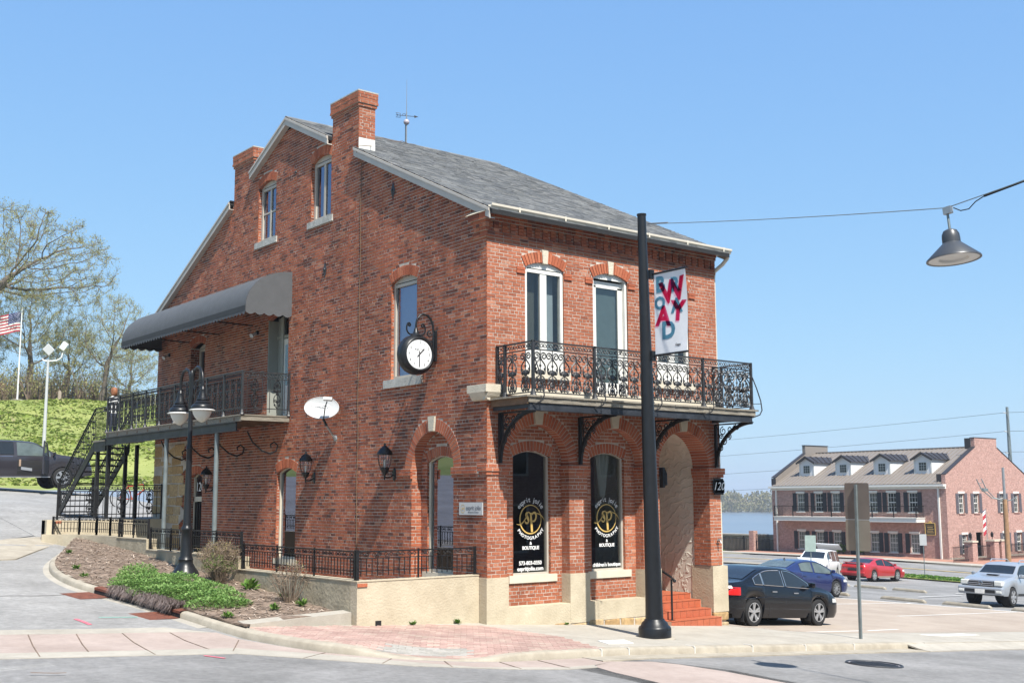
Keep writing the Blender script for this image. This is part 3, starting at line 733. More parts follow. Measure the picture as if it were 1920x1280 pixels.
# --- plinth (painted render), low walls under the bays, foundation stones
def pl(x0, x1, y0, y1, z0, z1): t = MB(); t.box(x0, y0, z0, x1, y1, z1); t.build('plinth', M['plaster'], bld)
pl(-.03, .50, -.035, .262, -.3, .845); pl(2.06, 2.59, -.035, .262, -.12, .845); pl(4.13, 4.64, -.035, .262, -.12, .845); pl(6.25, 6.74, -.035, .6, -.17, .83)
pl(.50, 2.06, -.03, .262, -.14, .27); pl(2.59, 4.13, -.03, .262, -.11, .27); pl(0, .26, .262, 1.1, -.3, .36)
fs = part('foundation', bld)
stx = [(.75,.4),(1.18,.42),(1.64,.36),(2.05,.45),(2.56,.38),(2.98,.42),(3.44,.36),(3.84,.3),(4.2,.4)]
def stone(par, x0, y0, z0, x1, y1, z1, j=.02):
    t = MB(); q = lambda: rnd.uniform(-j, j)
    P = [(x, y, z) for z in (z0, z1) for x, y in ((x0,y0),(x1,y0),(x1,y1),(x0,y1))]
    P = [(x + q(), y + q()*.5, z + q()) for x, y, z in P]
    t.add(P, [(3,2,1,0),(4,5,6,7),(0,1,5,4),(1,2,6,5),(2,3,7,6),(3,0,4,7)])
    o = t.build('stone', M['stone_block'], par)
    bv = o.modifiers.new('bevel', 'BEVEL'); bv.width = .02; bv.segments = 2
    return o
for x, w_ in stx: stone(fs, x, -.045, gz(x, 0) - .1, x + w_, .1, -.115 + rnd.uniform(-.02, .02))
stone(fs, 6.25, -.05, -.36, 6.72, .4, -.18); stone(fs, 6.28, -.05, -.62, 6.72, .4, -.385)
b = MB(); b.box(.6, -.02, -.6, 4.64, .2, -.05); b.box(6.3, .0, -.7, 6.68, .5, -.1); b.build('footing', M['mortar'], fs)
# rear stone corner pier below the balcony
rs = part('stone_pier', bld); z = .3; k = 0
while z < 3.9:
    h = rnd.choice((.26, .32, .38)); h = min(h, 3.95 - z); y0 = QZ + rnd.uniform(-.2, .25); y = y0
    while y < D - .02:
        l = rnd.uniform(.5, .95); y1 = min(D, y + l); y1 = D if D - y1 < .3 else y1
        stone(rs, -.012 + rnd.uniform(-.012, .012), y + .012, z + .012, .2, y1 - .012, z + h - .012, .01); y = y1
    z += h
b = MB(); b.box(.0, QZ - .25, .2, .3, D, 3.95); b.build('bedding', M['mortar'], rs)
# --- belt stones at the balcony level
b = MB(); b.box(.0, -.075, 4.33, W + .04, 0, 4.49); b.build('belt_course', M['cream_paint'], bld)
b = MB(); b.box(-.14, -.16, 4.36, .34, .46, 4.51); 
b.prism([(-.14,4.36),(-.10,4.28),(-.06,4.22),(0.01,4.2),(0.01,4.36)], lambda a, c, t: (a, t, c), -.10, .40)
b.prism([(-.16,4.36),(-.12,4.28),(-.07,4.22),(.01,4.2),(.01,4.36)], lambda a, c, t: (t, a, c), -.09, .30)
b.build('corner_stone', M['limestone'], bld)
# --- cornice: string course, dentil courses, gutter board
bb, mm = MB(), MB()
def course(z0, z1, pr, l=BL, x0=-.0, x1=W, gap=0.):
    x = x0
    mm.box(x0, -pr + .006, z0, x1, 0, z1)
    while x < x1 - .03:
        e = min(x + l, x1); bb.box(x + .006, -pr - rnd.uniform(0, .004), z0 + .006, e - .006 - gap, 0, z1 - .006); x = e
course(7.42, 7.48, .032, x0=-.032); course(7.48, 7.545, .022, x0=-.022)
for k in range(3):       # dentils: three courses of headers standing out in pairs
    z = 7.545 + k * .07
    mm.box(-.02, .0 - .012, z, W, 0, z + .07); x = -.06; i = 0
    while x < W:
        pr = .045 if i % 2 == 0 else .012
        bb.box(x, -pr - rnd.uniform(0, .004), z + .004, min(W, x + (.125 if i % 2 == 0 else .075)), 0, z + .066); x += .13 if i % 2 == 0 else .08; i += 1
course(7.755, 7.82, .06, BL/2, -.06); course(7.82, 7.885, .085, BL, -.085)
def ret(z0, z1, pr, y1, l):          # return along the side wall
    y = -pr; mm.box(-pr + .006, -pr + .01, z0, 0, y1, z1)
    while y < y1 - .03:
        e = min(y + l, y1); bb.box(-pr - rnd.uniform(0, .004), y + .004, z0 + .004, 0, e - .004, z1 - .004); y = e
ret(7.42, 7.48, .05, .5, BL); ret(7.48, 7.545, .035, .42, BL); ret(7.545, 7.615, .075, .32, BL/2); ret(7.615, 7.685, .09, .34, BL/2); ret(7.685, 7.755, .10, .38, BL); ret(7.755, 7.885, .14, .44, BL)
cor = mm.build('cornice', M['mortar'], bld); tag(bb.build('bricks', M['brick_old'], cor), kind='stuff')
b = MB(); b.add([(-.16,-.16,7.89),(-.005,-.16,7.89),(-.005,.5,7.89),(-.16,.5,7.89),(-.10,-.14,7.96),(-.005,-.14,8.0),(-.005,.5,8.0),(-.10,.5,7.93)], [(3,2,1,0),(4,5,6,7),(0,1,5,4),(1,2,6,5),(2,3,7,6),(3,0,4,7)]); b.build('cap_stone', M['limestone'], cor)
# --- keystones
for o, fn, r0, r1 in [(x, fF, .0, .26) for x in bays] + [(sn, fS, .0, .30)] + [(x, fF, -.02, .26) for x in upw]:
    w0, w1 = (.085, .12) if o in bays or o is sn else (.06, .085)
    b = MB(); z0, z1 = o.zc + o.R + r0, o.zc + o.R + r1
    P = [(o.c - w0, z0), (o.c + w0, z0), (o.c + w1, z1), (o.c - w1, z1)]
    b.add([fn(u, z, -.04) for u, z in P] + [fn(u, z, .1) for u, z in P], [(0,1,2,3),(4,5,1,0),(5,6,2,1),(6,7,3,2),(7,4,0,3)]); b.build('keystone', M['limestone'], bld)
# --- windows
def frame_strip(b, o, fn, d0, d1, t, n=10):
    out = o.outline(n); inn = Op(o.u0 + t, o.u1 - t, o.zb + t, o.zs, max(.015, o.rise - t*.25)).outline(n); k = len(out)
    for i in range(k):
        j = (i + 1) % k
        A, B_, C_, D_ = out[i], out[j], inn[j], inn[i]
        b.quad(fn(*A, d0), fn(*B_, d0), fn(*C_, d0), fn(*D_, d0)); b.quad(fn(*D_, d0), fn(*C_, d0), fn(*C_, d1), fn(*D_, d1)); b.quad(fn(*B_, d0), fn(*A, d0), fn(*A, d1), fn(*B_, d1))
def window(name, o, fn, d, fm, t=.055, mull=None, rail=None, sill=None, arch_board=False, blind=None, par=bld, panes=True, sm_='limestone', t2=.05):
    w = part(name, par); b = MB()
    frame_strip(b, o, fn, d, d + .09, t)
    if arch_board:     # solid segment filling the arch head, square sash below
        b.poly([fn(u, z, d + .012) for u, z in o.arc(o.R, 10)]); zt = o.zs - .02
        for u0, u1, z0, z1 in ((o.u0 + t, o.u1 - t, zt - .07, zt),): 
            P = [fn(u0, z0, d + .005), fn(u1, z1, d + .07)]; b.box(*P[0], *P[1])
    for m_ in (mull or []):
        P = [fn(m_ - t2/2, o.zb + .01, d + .015), fn(m_ + t2/2, o.zs + (o.rise if not arch_board else 0) - .02, d + .07)]; b.box(*P[0], *P[1])
    for r_ in (rail or []):
        P = [fn(o.u0 + .01, r_ - .022, d + .02), fn(o.u1 - .01, r_ + .022, d + .066)]; b.box(*P[0], *P[1])
    b.build('frame', fm, w)
    b = MB(); b.poly([fn(u, z, d + .045) for u, z in o.outline(10, .02)]); b.build('pane', M['pane_coated' if fn is fS else 'pane'], w)
    if blind:
        b = MB(); u0, u1, z0, z1, mm_ = blind
        P = [fn(u0, z0, d + .16), fn(u1, z1, d + .17)]; b.box(*P[0], *P[1]); b.build('blind', mm_, w)
    if sill:
        b = MB(); u0, u1, z0, z1, pr = sill; P = [fn(u0, z0, d - pr), fn(u1, z1, d + .06)]; b.box(*P[0], *P[1]); b.build('sill', M[sm_], w)
    return w
w1 = window('window', bw[0], fF, .30, M['taupe_paint'], .045, sill=(.70, 1.92, .70, .845, .10), sm_='cream_paint')
w2 = window('window', bw[1], fF, .30, M['taupe_paint'], .045, sill=(2.76, 3.98, .70, .845, .10), sm_='cream_paint')
w1['label'] = 'tall arched shop window with gold monogram, phone number and web address'; w2['label'] = 'tall arched shop window with gold monogram and a drawn curtain behind'
mat('blind_blue', (.47, .53, .60), .6, .06, 4); mat('blind_dark', (.10, .10, .085), .8, .1, 6)
for i, o in ((0, upw[0]), (2, upw[2])):
    w = window('window', o, fF, .025, M['white_paint'], .07, mull=[o.c], sill=(o.u0 - .1, o.u1 + .1, 4.70, 4.86, .12), arch_board=True, sm_='cream_paint', t2=.17)
    b = MB(); b.box(o.c + .05, .28, 4.9, o.u1 - .06, .29, 6.9); b.build('blind', M['blind_blue'], w)
    b = MB(); b.box(o.u0 + .06, .28, 4.9, o.c - .05, .29, 6.9); b.build('blind', M['blind_dark'], w)
    b = MB(); b.box(o.u0 + .06, .03, 4.87, o.u1 - .06, .06, 5.28); b.build('lower_panel', M['white_paint'], w)
o = upw[1]; dr = part('balcony_door', bld); b = MB()
frame_strip(b, o, fF, .03, .17, .06); b.poly([fF(u, z, .04) for u, z in o.arc(o.R, 10)])
for x0, x1, z0, z1 in ((o.u0 + .06, o.u1 - .06, 6.76, 6.9), (o.u0 + .06, o.u0 + .19, 4.5, 6.8), (o.u1 - .19, o.u1 - .06, 4.5, 6.8), (o.u0 + .06, o.u1 - .06, 4.5, 4.74)): b.box(x0, .11, z0, x1, .155, z1)
b.build('frame', M['white_paint'], dr)
b = MB(); b.box(o.u0 + .18, .128, 4.7, o.u1 - .18, .134, 6.8); b.build('pane', M['pane'], dr)
b = MB(); b.box(o.u0 + .15, .2, 4.6, o.u1 - .15, .21, 6.9); b.build('blind', M['blind_blue'], dr)
b = MB(); b.lathe([(.0,-.03),(.03,-.03),(.035,0),(.0,.02)], 8, (o.u1 - .13, .08, 5.45), Matrix.Rotation(RAD(90), 3, 'X')); b.build('door_knob', M['galv'], dr)
window('window', sops[1], fS, .07, M['taupe_paint'], .07, sill=(2.2, 3.68, 4.70, 4.88, .12), arch_board=True, sm_='grey_sill', blind=(2.5, 3.4, 4.95, 6.9, M['blind_blue']))['label'] = 'single light window with arched head behind the clock'
window('window', sops[2], fS, .09, M['taupe_paint'], .09, mull=[6.70], sill=(6.08, 7.32, 8.92, 9.08, .13), arch_board=True, sm_='grey_sill', t2=.09)
window('window', sops[3], fS, .09, M['taupe_paint'], .09, mull=[9.6], rail=[9.85], sill=(8.97, 10.23, 8.92, 9.08, .13), arch_board=True, sm_='grey_sill', t2=.07)
window('window', sops[4], fS, .08, M['cream_paint'], .05, sill=(7.55, 8.8, .76, .9, .09), sm_='cream_paint')
window('window', sw, fS, .28, M['cream_paint'], .06, sill=(1.2, 2.48, .72, .85, .08), sm_='cream_paint')
# balcony-level side door and window, street-level door with number
mat('grey_green', (.33, .34, .30), .6, .06, 3)
o = sops[5]; dr = part('side_door', bld); b = MB(); b.box(.005, o.u1 - .03, 4.36, .34, o.u1 - .002, 6.9); b.box(.24, o.u0 + .02, 6.42, .34, o.u1 - .03, 6.5)
for y0, y1 in ((o.u0, o.u0 + .1), (o.u1 - .42, o.u1 - .3)): b.box(.22, y0, 4.36, .33, y1, 6.98)
b.build('frame', M['grey_green'], dr); b = MB(); b.box(.25, o.u0 + .1, 4.38, .29, o.u1 - .3, 6.4); b.build('leaf', M['white_paint'], dr)
b = MB(); b.box(.26, o.u0 + .08, 6.5, .265, o.u1 - .3, 7.0); b.box(.245, o.u0 + .2, 5.2, .249, o.u1 - .5, 6.25); b.build('pane', M['pane'], dr)
b = MB(); b.box(.28, o.u1 - .42, 4.36, .3, o.u1 - .03, 6.98); b.build('side_panel', M['grey_green'], dr)
window('window', sops[6], fS, .26, M['taupe_paint'], .1, rail=[5.5], arch_board=True)['label'] = 'shaded window under the awning'
o = sops[7]; dr = part('street_door', bld); b = MB(); frame_strip(b, o, fS, .14, .24, .06); P = [fS(o.u0, 2.28, .14), fS(o.u1, 2.42, .24)]; b.box(*P[0], *P[1]); b.build('frame', M['cream_paint'], dr)
b = MB(); b.poly([fS(u, z, .19) for u, z in Op(o.u0 + .04, o.u1 - .04, 2.42, o.zs, .1).outline(8)]); b.box(.19, o.u0 + .08, 1.0, .195, o.u1 - .08, 2.26); b.build('pane', M['glass'], dr)
b = MB(); b.box(.18, o.u0 + .06, .2, .23, o.u1 - .06, 1.0); b.build('kick_panel', M['dark'], dr)
b = MB()
for k in range(5): b.bar((.15, o.u0 + .14 + k*.155, 1.0), (.15, o.u0 + .14 + k*.155, 2.26), .025, .025)
b.bar((.15, o.u0 + .08, 1.25), (.15, o.u1 - .08, 1.25), .03, .02); b.build('grille', M['black_iron'], dr)
put_text('house_number', '120', .36, M['white_print'], dr, (.12, o.c - .02, 2.68), (0, -1, 0), (0, 0, 1))
# --- vestibule of the shop entrance: stucco, tiled steps, handrail, door
mst = mat('stucco', (.74, .69, .59), .95, .10, 3, 0)
vn = N_(mst, 'ShaderNodeTexVoronoi'); vn.feature = 'SMOOTH_F1'; vn.inputs['Scale'].default_value = 4.5
wn = N_(mst, 'ShaderNodeTexNoise'); wn.inputs['Scale'].default_value = 5; wn.inputs['Detail'].default_value = 4
wv = N_(mst, 'ShaderNodeTexWave'); wv.wave_type = 'RINGS'; wv.inputs['Scale'].default_value = 1.6; wv.inputs['Distortion'].default_value = 9; wv.inputs['Detail'].default_value = 3; wv.inputs['Detail Scale'].default_value = 2.2
gg = N_(mst, 'ShaderNodeNewGeometry'); L_(mst, gg.outputs['Position'], wv.inputs['Vector'])
pw = N_(mst, 'ShaderNodeMath'); pw.operation = 'POWER'; pw.inputs[1].default_value = 5; L_(mst, wv.outputs['Fac'], pw.inputs[0])
bp2 = N_(mst, 'ShaderNodeBump'); bp2.inputs['Strength'].default_value = 1; bp2.inputs['Distance'].default_value = .010; L_(mst, pw.outputs[0], bp2.inputs['Height']); L_(mst, bp2.outputs[0], mst.node_tree.nodes['Principled BSDF'].inputs['Normal'])
ve = part('vestibule', bld); o = bays[2]; b = MB(); vy0, vy1 = .49, 1.95
n = 20; arc = o.arc(o.R + .02, n)
for (u0, z0), (u1, z1) in zip(arc, arc[1:]): b.quad((u0, vy0, z0), (u1, vy0, z1), (u1, vy1, z1), (u0, vy1, z0))
b.grid(lambda u, v: (o.u1 + .02, vy0 + (vy1 - vy0)*u, -.5 + (SPR + .5)*v), 4, 12); b.grid(lambda u, v: (o.u0 - .02, vy0 + (vy1 - vy0)*u, -.5 + (SPR + .5)*v), 4, 12)
b.quad((o.u0 - .1, vy1, -.5), (o.u1 + .1, vy1, -.5), (o.u1 + .1, vy1, 4), (o.u0 - .1, vy1, 4))
b.build('stucco_walls', mst, ve)
b = MB(); b.box(4.9, 1.86, .22, 4.98, 1.945, 2.4); b.box(5.86, 1.86, .22, 5.94, 1.945, 2.4); b.box(4.98, 1.86, 2.32, 5.86, 1.945, 2.4); b.build('door_frame', M['cream_paint'], ve)
b = MB(); b.box(4.98, 1.90, .22, 5.86, 1.943, 2.32); b.build('door_leaf', M['taupe_paint'], ve)
st = part('entrance_steps', bld); tiles = MB(); tiles.box(0, 0, 0, .001, .001, .001)
sx0, sx1 = 4.63, 6.22; zt = [-.235, -.07, .095, .22]; yf = [-.30, .0, .30, .60]
b = MB()
for i in range(4): b.box(sx0, yf[i] + .01, -.75, sx1, 1.95 if i == 3 else yf[i + 1] + .012, zt[i] - .012)
b.build('core', M['tile_grout'], st)
tw = .196; nt_ = int((sx1 - sx0) / tw)
for i in range(4):
    z0 = zt[i-1] if i else gz(5.4, -.3) - .12
    for k in range(nt_):
        x = sx0 + k * tw; zb0 = z0 if i else gz(x, -.3) - .04
        t = MB(); t.box(x + .006, yf[i], zb0 + .006, x + tw - .006, yf[i] + .03, zt[i] - .016); t.build('tile', M['tile_red'], st)
    dy = (1.95 if i == 3 else .30)
    for k in range(nt_): t = MB(); t.box(sx0 + k*tw + .005, yf[i] - .008, zt[i] - .012, sx0 + (k+1)*tw - .005, yf[i] + (.3 if i < 3 else 1.3), zt[i] + .002); t.build('tread_tile', M['tile_red'], st)
hr = part('handrail', bld); b = MB(); hx = 4.80
b.tube([(hx, -.16, -.235), (hx, -.16, .62)], .022, 8); b.tube([(hx, -.24, .60), (hx, -.16, .66), (hx, .95, 1.16), (hx, 1.6, 1.18)], .024, 8); b.tube([(hx, .9, .2), (hx, .9, 1.13)], .018, 8)
b.lathe([(.0,-.04),(.035,-.02),(.04,0),(.035,.02),(.0,.04)], 10, (hx, -.25, .59)); b.box(hx - .05, -.2, -.236, hx + .05, -.1, -.222); b.build('rail', M['lamp_black'], hr)
# lintel lantern stub, house number plate and spigot
b = MB(); b.box(4.60, -.17, 2.55, 4.66, -.06, 2.98); b.prism([(0,0),(.12,.06),(.12,.3),(.05,.42),(0,.42)], lambda a, c, t: (t, -.06 - a, 2.55 + c), 4.66, 4.72); b.build('iron_bracket', M['black_iron'], bld)
npl = thing('number_plate', 'small black cast plate reading 120 on the end pier', 'number plate'); b = MB(); b.box(6.30, -.075, 2.44, 6.66, -.052, 2.72); b.box(6.33, -.075, 2.40, 6.63, -.055, 2.76); b.build('plate', M['black_iron'], npl)
put_text('numerals', '120', .25, M['white_print'], npl, (6.47, -.079, 2.58), (1, 0, 0), (0, 0, 1), shear=.3)
sp = thing('wall_tap', 'small metal wall tap on the end pier', 'tap'); b = MB(); b.tube([(6.45,-.01,1.38),(6.45,-.10,1.38),(6.45,-.12,1.33)], .018, 6); b.bar((6.40,-.08,1.42),(6.50,-.08,1.42), .02, .02); b.build('spout', M['galv'], sp)
# ------------------------------------------------------------------ roof, chimneys, gutter, weather vane
roof = part('roof', bld)
EY0, EY1, RX0, RX1 = -.34, D + .26, -.14, 6.78
SL = (RZ1 - RZ0) / RY
rz = lambda y: RZ0 + .10 + (y if y <= RY else D - y) * SL
b = MB()
for y0, y1, xa in ((EY0, 4.94, RX0 + .02), (4.94, 6.18, .43), (6.18, RY, RX0 + .02), (RY, 10.46, RX0 + .02), (10.46, 11.66, .43), (11.66, EY1, RX0 + .02)):
    b.add([(x, y, rz(y) + dz) for dz in (-.10, -.012) for x, y in ((xa, y0), (RX1 - .02, y0), (RX1 - .02, y1), (xa, y1))], [(3,2,1,0),(4,5,6,7),(0,1,5,4),(1,2,6,5),(2,3,7,6),(3,0,4,7)])
b.build('deck', M['dark'], roof)
b = MB(); sl_len = math.hypot(1, SL)
def shingle_side(sgn):
    exp = .135; y = EY0; k = 0
    while y < RY - .02:
        yb, yt = y, min(RY, y + (exp + .05) / sl_len); x = RX0 - rnd.uniform(0, .25)
        while x < RX1:
            l = rnd.choice((.15, .2, .25, .3)); x0, x1 = max(RX0, x), min(RX1, x + l - .004)
            ym = yb if sgn > 0 else D - yb
            if 4.9 < ym < 6.17 or 10.5 < ym < 11.7: x0 = max(x0, .45)
            if x1 - x0 > .02:
                th = rnd.choice((.010, .010, .016)); dy = rnd.uniform(-.006, .006)
                yy = lambda q: q if sgn > 0 else D - q
                P = [(x0, yy(yb + dy), rz(yy(yb)) + th), (x1, yy(yb + dy), rz(yy(yb)) + th), (x1, yy(yt), rz(yy(yt)) + .001), (x0, yy(yt), rz(yy(yt)) + .001), (x0, yy(yb + dy), rz(yy(yb)) - .01), (x1, yy(yb + dy), rz(yy(yb)) - .01)]
                b.add(P, [(0,1,2,3),(4,5,1,0)])
            x += l
        y += exp / sl_len; k += 1
shingle_side(1); shingle_side(-1)
tag(b.build('shingles', M['shingle'], roof), kind='stuff')
b = MB(); x = RX0
while x < RX1:
    b.prism([(-.13, -.07), (0, .0), (.13, -.07), (.13, -.055), (0, .02), (-.13, -.055)], lambda a, c, t: (t, RY + a, rz(RY) + .012 + c), x, min(RX1, x + .295)); x += .3
tag(b.build('ridge_caps', M['shingle'], roof), kind='stuff')
# rake boards on the gable, broken by the chimneys
def rake(y0, y1, xf=RX0, t=.03, h=.20):
    b = MB()
    b.prism([(y0, rz(y0) - .012), (y1, rz(y1) - .012), (y1, rz(y1) - h), (y0, rz(y0) - h)], lambda a, c, s: (s, a, c), xf, xf + t)
    b.prism([(y0, rz(y0) - .012), (y1, rz(y1) - .012), (y1, rz(y1) - .07), (y0, rz(y0) - .07)], lambda a, c, s: (s, a, c), xf - .022, xf - .0015)
    b.prism([(y0, rz(y0) - h + .002), (y1, rz(y1) - h + .002), (y1, rz(y1) - h - .015), (y0, rz(y0) - h - .015)], lambda a, c, s: (s, a, c), xf + .002, .0)
    return b.build('rake_board', M['rake_paint'], roof)
rake(-.27, 4.94); rake(6.19, RY); rake(RY, 10.45); rake(11.67, D + .27)
for y0, y1 in ((-.27, RY), (RY, D + .27)):
    b = MB(); b.prism([(y0, rz(y0) - .012), (y1, rz(y1) - .012), (y1, rz(y1) - .20), (y0, rz(y0) - .20)], lambda a, c, s: (s, a, c), RX1 - .03, RX1); b.build('rake_board', M['rake_paint'], roof)
# chimneys: stack above the roof, corbelled cap
for y0, y1 in ((4.95, 6.17), (10.47, 11.65)):
    ch = part('chimney', bld); bb, mm = MB(), MB(); x1 = .44
    mm.box(.015, y0 + .001, 9.6, x1, y1 - .001, 11.78)
    brickwork(bb, mm, (0,y0,0), (1,0,0), (0,-1,0), 9.8, 11.5, lambda z: [(0, x1)], mortar=False); brickwork(bb, mm, (x1,0,0), (0,1,0), (1,0,0), 9.8, 11.5, lambda z: [(y0, y1)], mortar=False); brickwork(bb, mm, (0,y1,0), (1,0,0), (0,1,0), 9.8, 11.5, lambda z: [(0, x1)], mortar=False)
    for z0, e in ((11.46, .03), (11.53, .055), (11.60, .045), (11.67, .05), (11.74, .05)):
        mm.box(-e + .004, y0 - e + .004, z0, x1 + e - .004, y1 + e - .004, z0 + .07)
        for O, U, N, a, c in (((0,y0-e,0),(1,0,0),(0,-1,0),-e,x1+e), ((-e,0,0),(0,1,0),(-1,0,0),y0-e,y1+e), ((x1+e,0,0),(0,1,0),(1,0,0),y0-e,y1+e), ((0,y1+e,0),(1,0,0),(0,1,0),-e,x1+e)):
            brickwork(bb, mm, O, U, N, z0, z0 + .07, lambda z: [(a, c)], mortar=False, phase=int(z0*100) % 2)
    st_ = mm.build('stack', M['mortar'], ch); tag(bb.build('bricks', M['brick'], st_), kind='stuff')
    b = MB(); b.box(-.055, y0 - .055, 11.81, x1 + .055, y1 + .055, 11.84); b.build('cap', M['grey_sill'], ch)
    b = MB(); zq = rz(y0 if y0 < RY else D - y1)
    if y0 < RY: b.prism([(0, zq - .08), (x1, zq - .08), (x1, zq + .26), (0, zq + .26)], lambda a, c, s: (a, s, c), y0 - .012, y0 - .002)
    else: b.prism([(0, rz(y0) - .08), (x1, rz(y0) - .08), (x1, rz(y0) + .2), (0, rz(y0) + .2)], lambda a, c, s: (a, s, c), y0 - .012, y0 - .002)
    b.prism([(y0, rz(y0) - .05), (y1, rz(y1) - .05), (y1, rz(y1) + .16), (y0, rz(y0) + .16)], lambda a, c, s: (s, a, c), x1 + .002, x1 + .012)
    b.build('flashing', M['white_paint'], ch)
# gutter along the eaves
gt = part('gutter', bld); b = MB(); zg = 7.90
prof = [(-.0, .02), (-.02, .0), (-.07, .005), (-.085, .05), (-.115, .075), (-.12, .115), (-.105, .115), (-.09, .08), (-.01, .03), (.0, .10)]
b.prism([(a, c) for a, c in prof], lambda a, c, t: (t, -.22 + a, zg + c), -.12, 6.86); b.build('trough', M['gutter_paint'], gt)
b = MB()
for k in range(6):
    x = .55 + k * 1.2; b.prism([(-.125, .12), (-.125, .02), (-.06, -.012), (.0, -.012), (-.06, -.002), (-.117, .03)], lambda a, c, t: (t, -.22 + a, zg + c), x, x + .035)
b.build('hangers', M['gutter_paint'], gt)
b = MB(); b.box(-.1, -.22, 7.887, 6.7, .02, 7.90); b.box(-.1, -.235, 7.88, 6.75, -.22, 8.0); b.build('fascia', M['gutter_paint'], gt)
b = MB(); b.tube([(6.76,-.28,7.93),(6.77,-.26,7.80),(6.76,-.12,7.68),(6.70,-.04,7.60),(6.66,.05,7.52),(6.66,.08,7.4),(6.66,.08,.2)], .045, 8); b.build('downpipe', M['gutter_paint'], gt, 40)
b = MB(); b.prism(prof, lambda a, c, t: (t, D + .14 - a, zg + c), -.12, 6.86); b.build('trough', M['gutter_paint'], gt)
# lightning rod with vane
wv_ = thing('weather_vane', 'slim lightning rod with glass ball and arrow vane on the ridge', 'weather vane', (3.56, RY, rz(RY)))
b = MB(); b.tube([(0,0,0),(0,0,.9)], .02, 6); b.tube([(0,0,.9),(0,0,1.85)], [.012,.004], 6); b.build('rod', M['galv'], wv_)
b = MB(); b.tube([(.03,0,.02),(.22,-.15,-.02)], .01, 5); b.tube([(.0,.05,.0),(.0,.05,.55)], .012, 5); b.build('brace', M['galv'], wv_)
mat('vane_ball', (.42, .38, .42), .2, .1, 8); b = MB(); b.lathe([(.0,-.085),(.05,-.07),(.08,-.03),(.085,0),(.08,.03),(.05,.07),(.0,.085)], 12, (0,0,.62)); b.build('ball', M['vane_ball'], wv_, 60)
b = MB(); u = Vector((.9, -.35, 0)).normalized() * 1
def U_(s, z): return (u.x*s, u.y*s, z)
b.bar(U_(-.30, .80), U_(.30, .80), .012, .014); b.poly([U_(.22,.84), U_(.34,.80), U_(.22,.76)])
b.tube([U_(-.30,.86), U_(-.18,.86), U_(-.18,.74), U_(-.30,.74), U_(-.24,.80)], .01, 4, closed=True); b.tube([U_(-.12,.80), U_(-.1,.85), U_(-.04,.85), U_(-.02,.80)], .008, 4); b.build('arrow', M['iron_grey'], wv_)
b = MB(); P = [(3.56,8.32,rz(8.3)+.03)] + [(3.56 - .28*i, 8.3 - .25*i*.5, rz(8.3 - .125*i) + .05 + .03*math.sin(i*2)) for i in range(1, 11)] + [(.48,5.6,rz(5.6)+.06),(.30,4.86,rz(4.9)+.10),(-.05,4.80,10.45),(-.16,4.78,10.30),(-.02,4.77,10.0)]
P += [(-.02, 4.77 + .02*math.sin(z*3), z) for z in [9.5 - .5*i for i in range(18)]]
b.tube(P, .008, 4); lc = tag(b.build('lightning_cable', M['brown_wood']), 'thin twisted lightning cable running from the ridge down the side wall', 'cable')
# star-shaped wall anchors and small fixings
def anchor(y, z, lab):
    t = MB(); t.add([(-.05,y,z),(-.012,y,z+.22),(-.012,y+.085,z),(-.012,y,z-.22),(-.012,y-.085,z)], [(0,1,2),(0,2,3),(0,3,4),(0,4,1)]); t.lathe([(.0,.03),(.035,.02),(.04,0)], 8, (-.03,y,z), Matrix.Rotation(RAD(-90), 3, 'Y'))
    tag(t.build('wall_anchor', M['iron_grey']), lab, 'wall anchor')
anchor(3.42, 9.08, 'black diamond wall anchor just under the roof edge, right of the chimney')
anchor(6.42, 7.78, 'black diamond wall anchor right of the awning and below the attic window')
t = MB(); t.lathe([(.0,.02),(.03,.015),(.035,0)], 8, (-.01,8.0,10.55), Matrix.Rotation(RAD(-90), 3, 'Y')); tag(t.build('wall_fixing', M['iron_grey']), 'small round iron fixing between the two attic windows', 'wall fixing')
# mortar smear beside the lamps
# ------------------------------------------------------------------ shop lettering
def arc_text(par, txt, size, m, cx, cz, r, a_mid, da, up, y, bold=0., sh=0):
    g = part('lettering', par); n = len(txt)
    for i, c in enumerate(txt):
        if c == ' ': continue
        a = a_mid + (i - (n-1)/2) * da * (1 if up else -1)
        px, pz_ = cx + r * math.sin(a), cz + r * math.cos(a)
        U = Vector((math.cos(a), 0, -math.sin(a))) if up else Vector((-math.cos(a), 0, math.sin(a)))
        V = Vector((math.sin(a), 0, math.cos(a))) if up else Vector((-math.sin(a), 0, -math.cos(a)))
        put_text('letter', c, size, m, g, (px, y, pz_), U, V, bold=bold)
def ribbon(b, pts, ws, y):
    P = [Vector((x, 0, z)) for x, z in pts]
    for i in range(len(P) - 1):
        def nn(k):
            t = P[min(k+1, len(P)-1)] - P[max(k-1, 0)]; t.normalize(); return Vector((-t.z, 0, t.x))
        a, c = nn(i) * ws[i] / 2, nn(i+1) * ws[i+1] / 2; o = Vector((0, y, 0))
        b.quad(P[i] + a + o, P[i+1] + c + o, P[i+1] - c + o, P[i] - a + o)
def bez(p0, p1, p2, p3, n=12):
    return [tuple(sum(k * q[d] for k, q in zip(((1-t)**3, 3*t*(1-t)**2, 3*t*t*(1-t), t**3), (p0, p1, p2, p3))) for d in (0, 1)) for t in [i / n for i in range(n + 1)]]
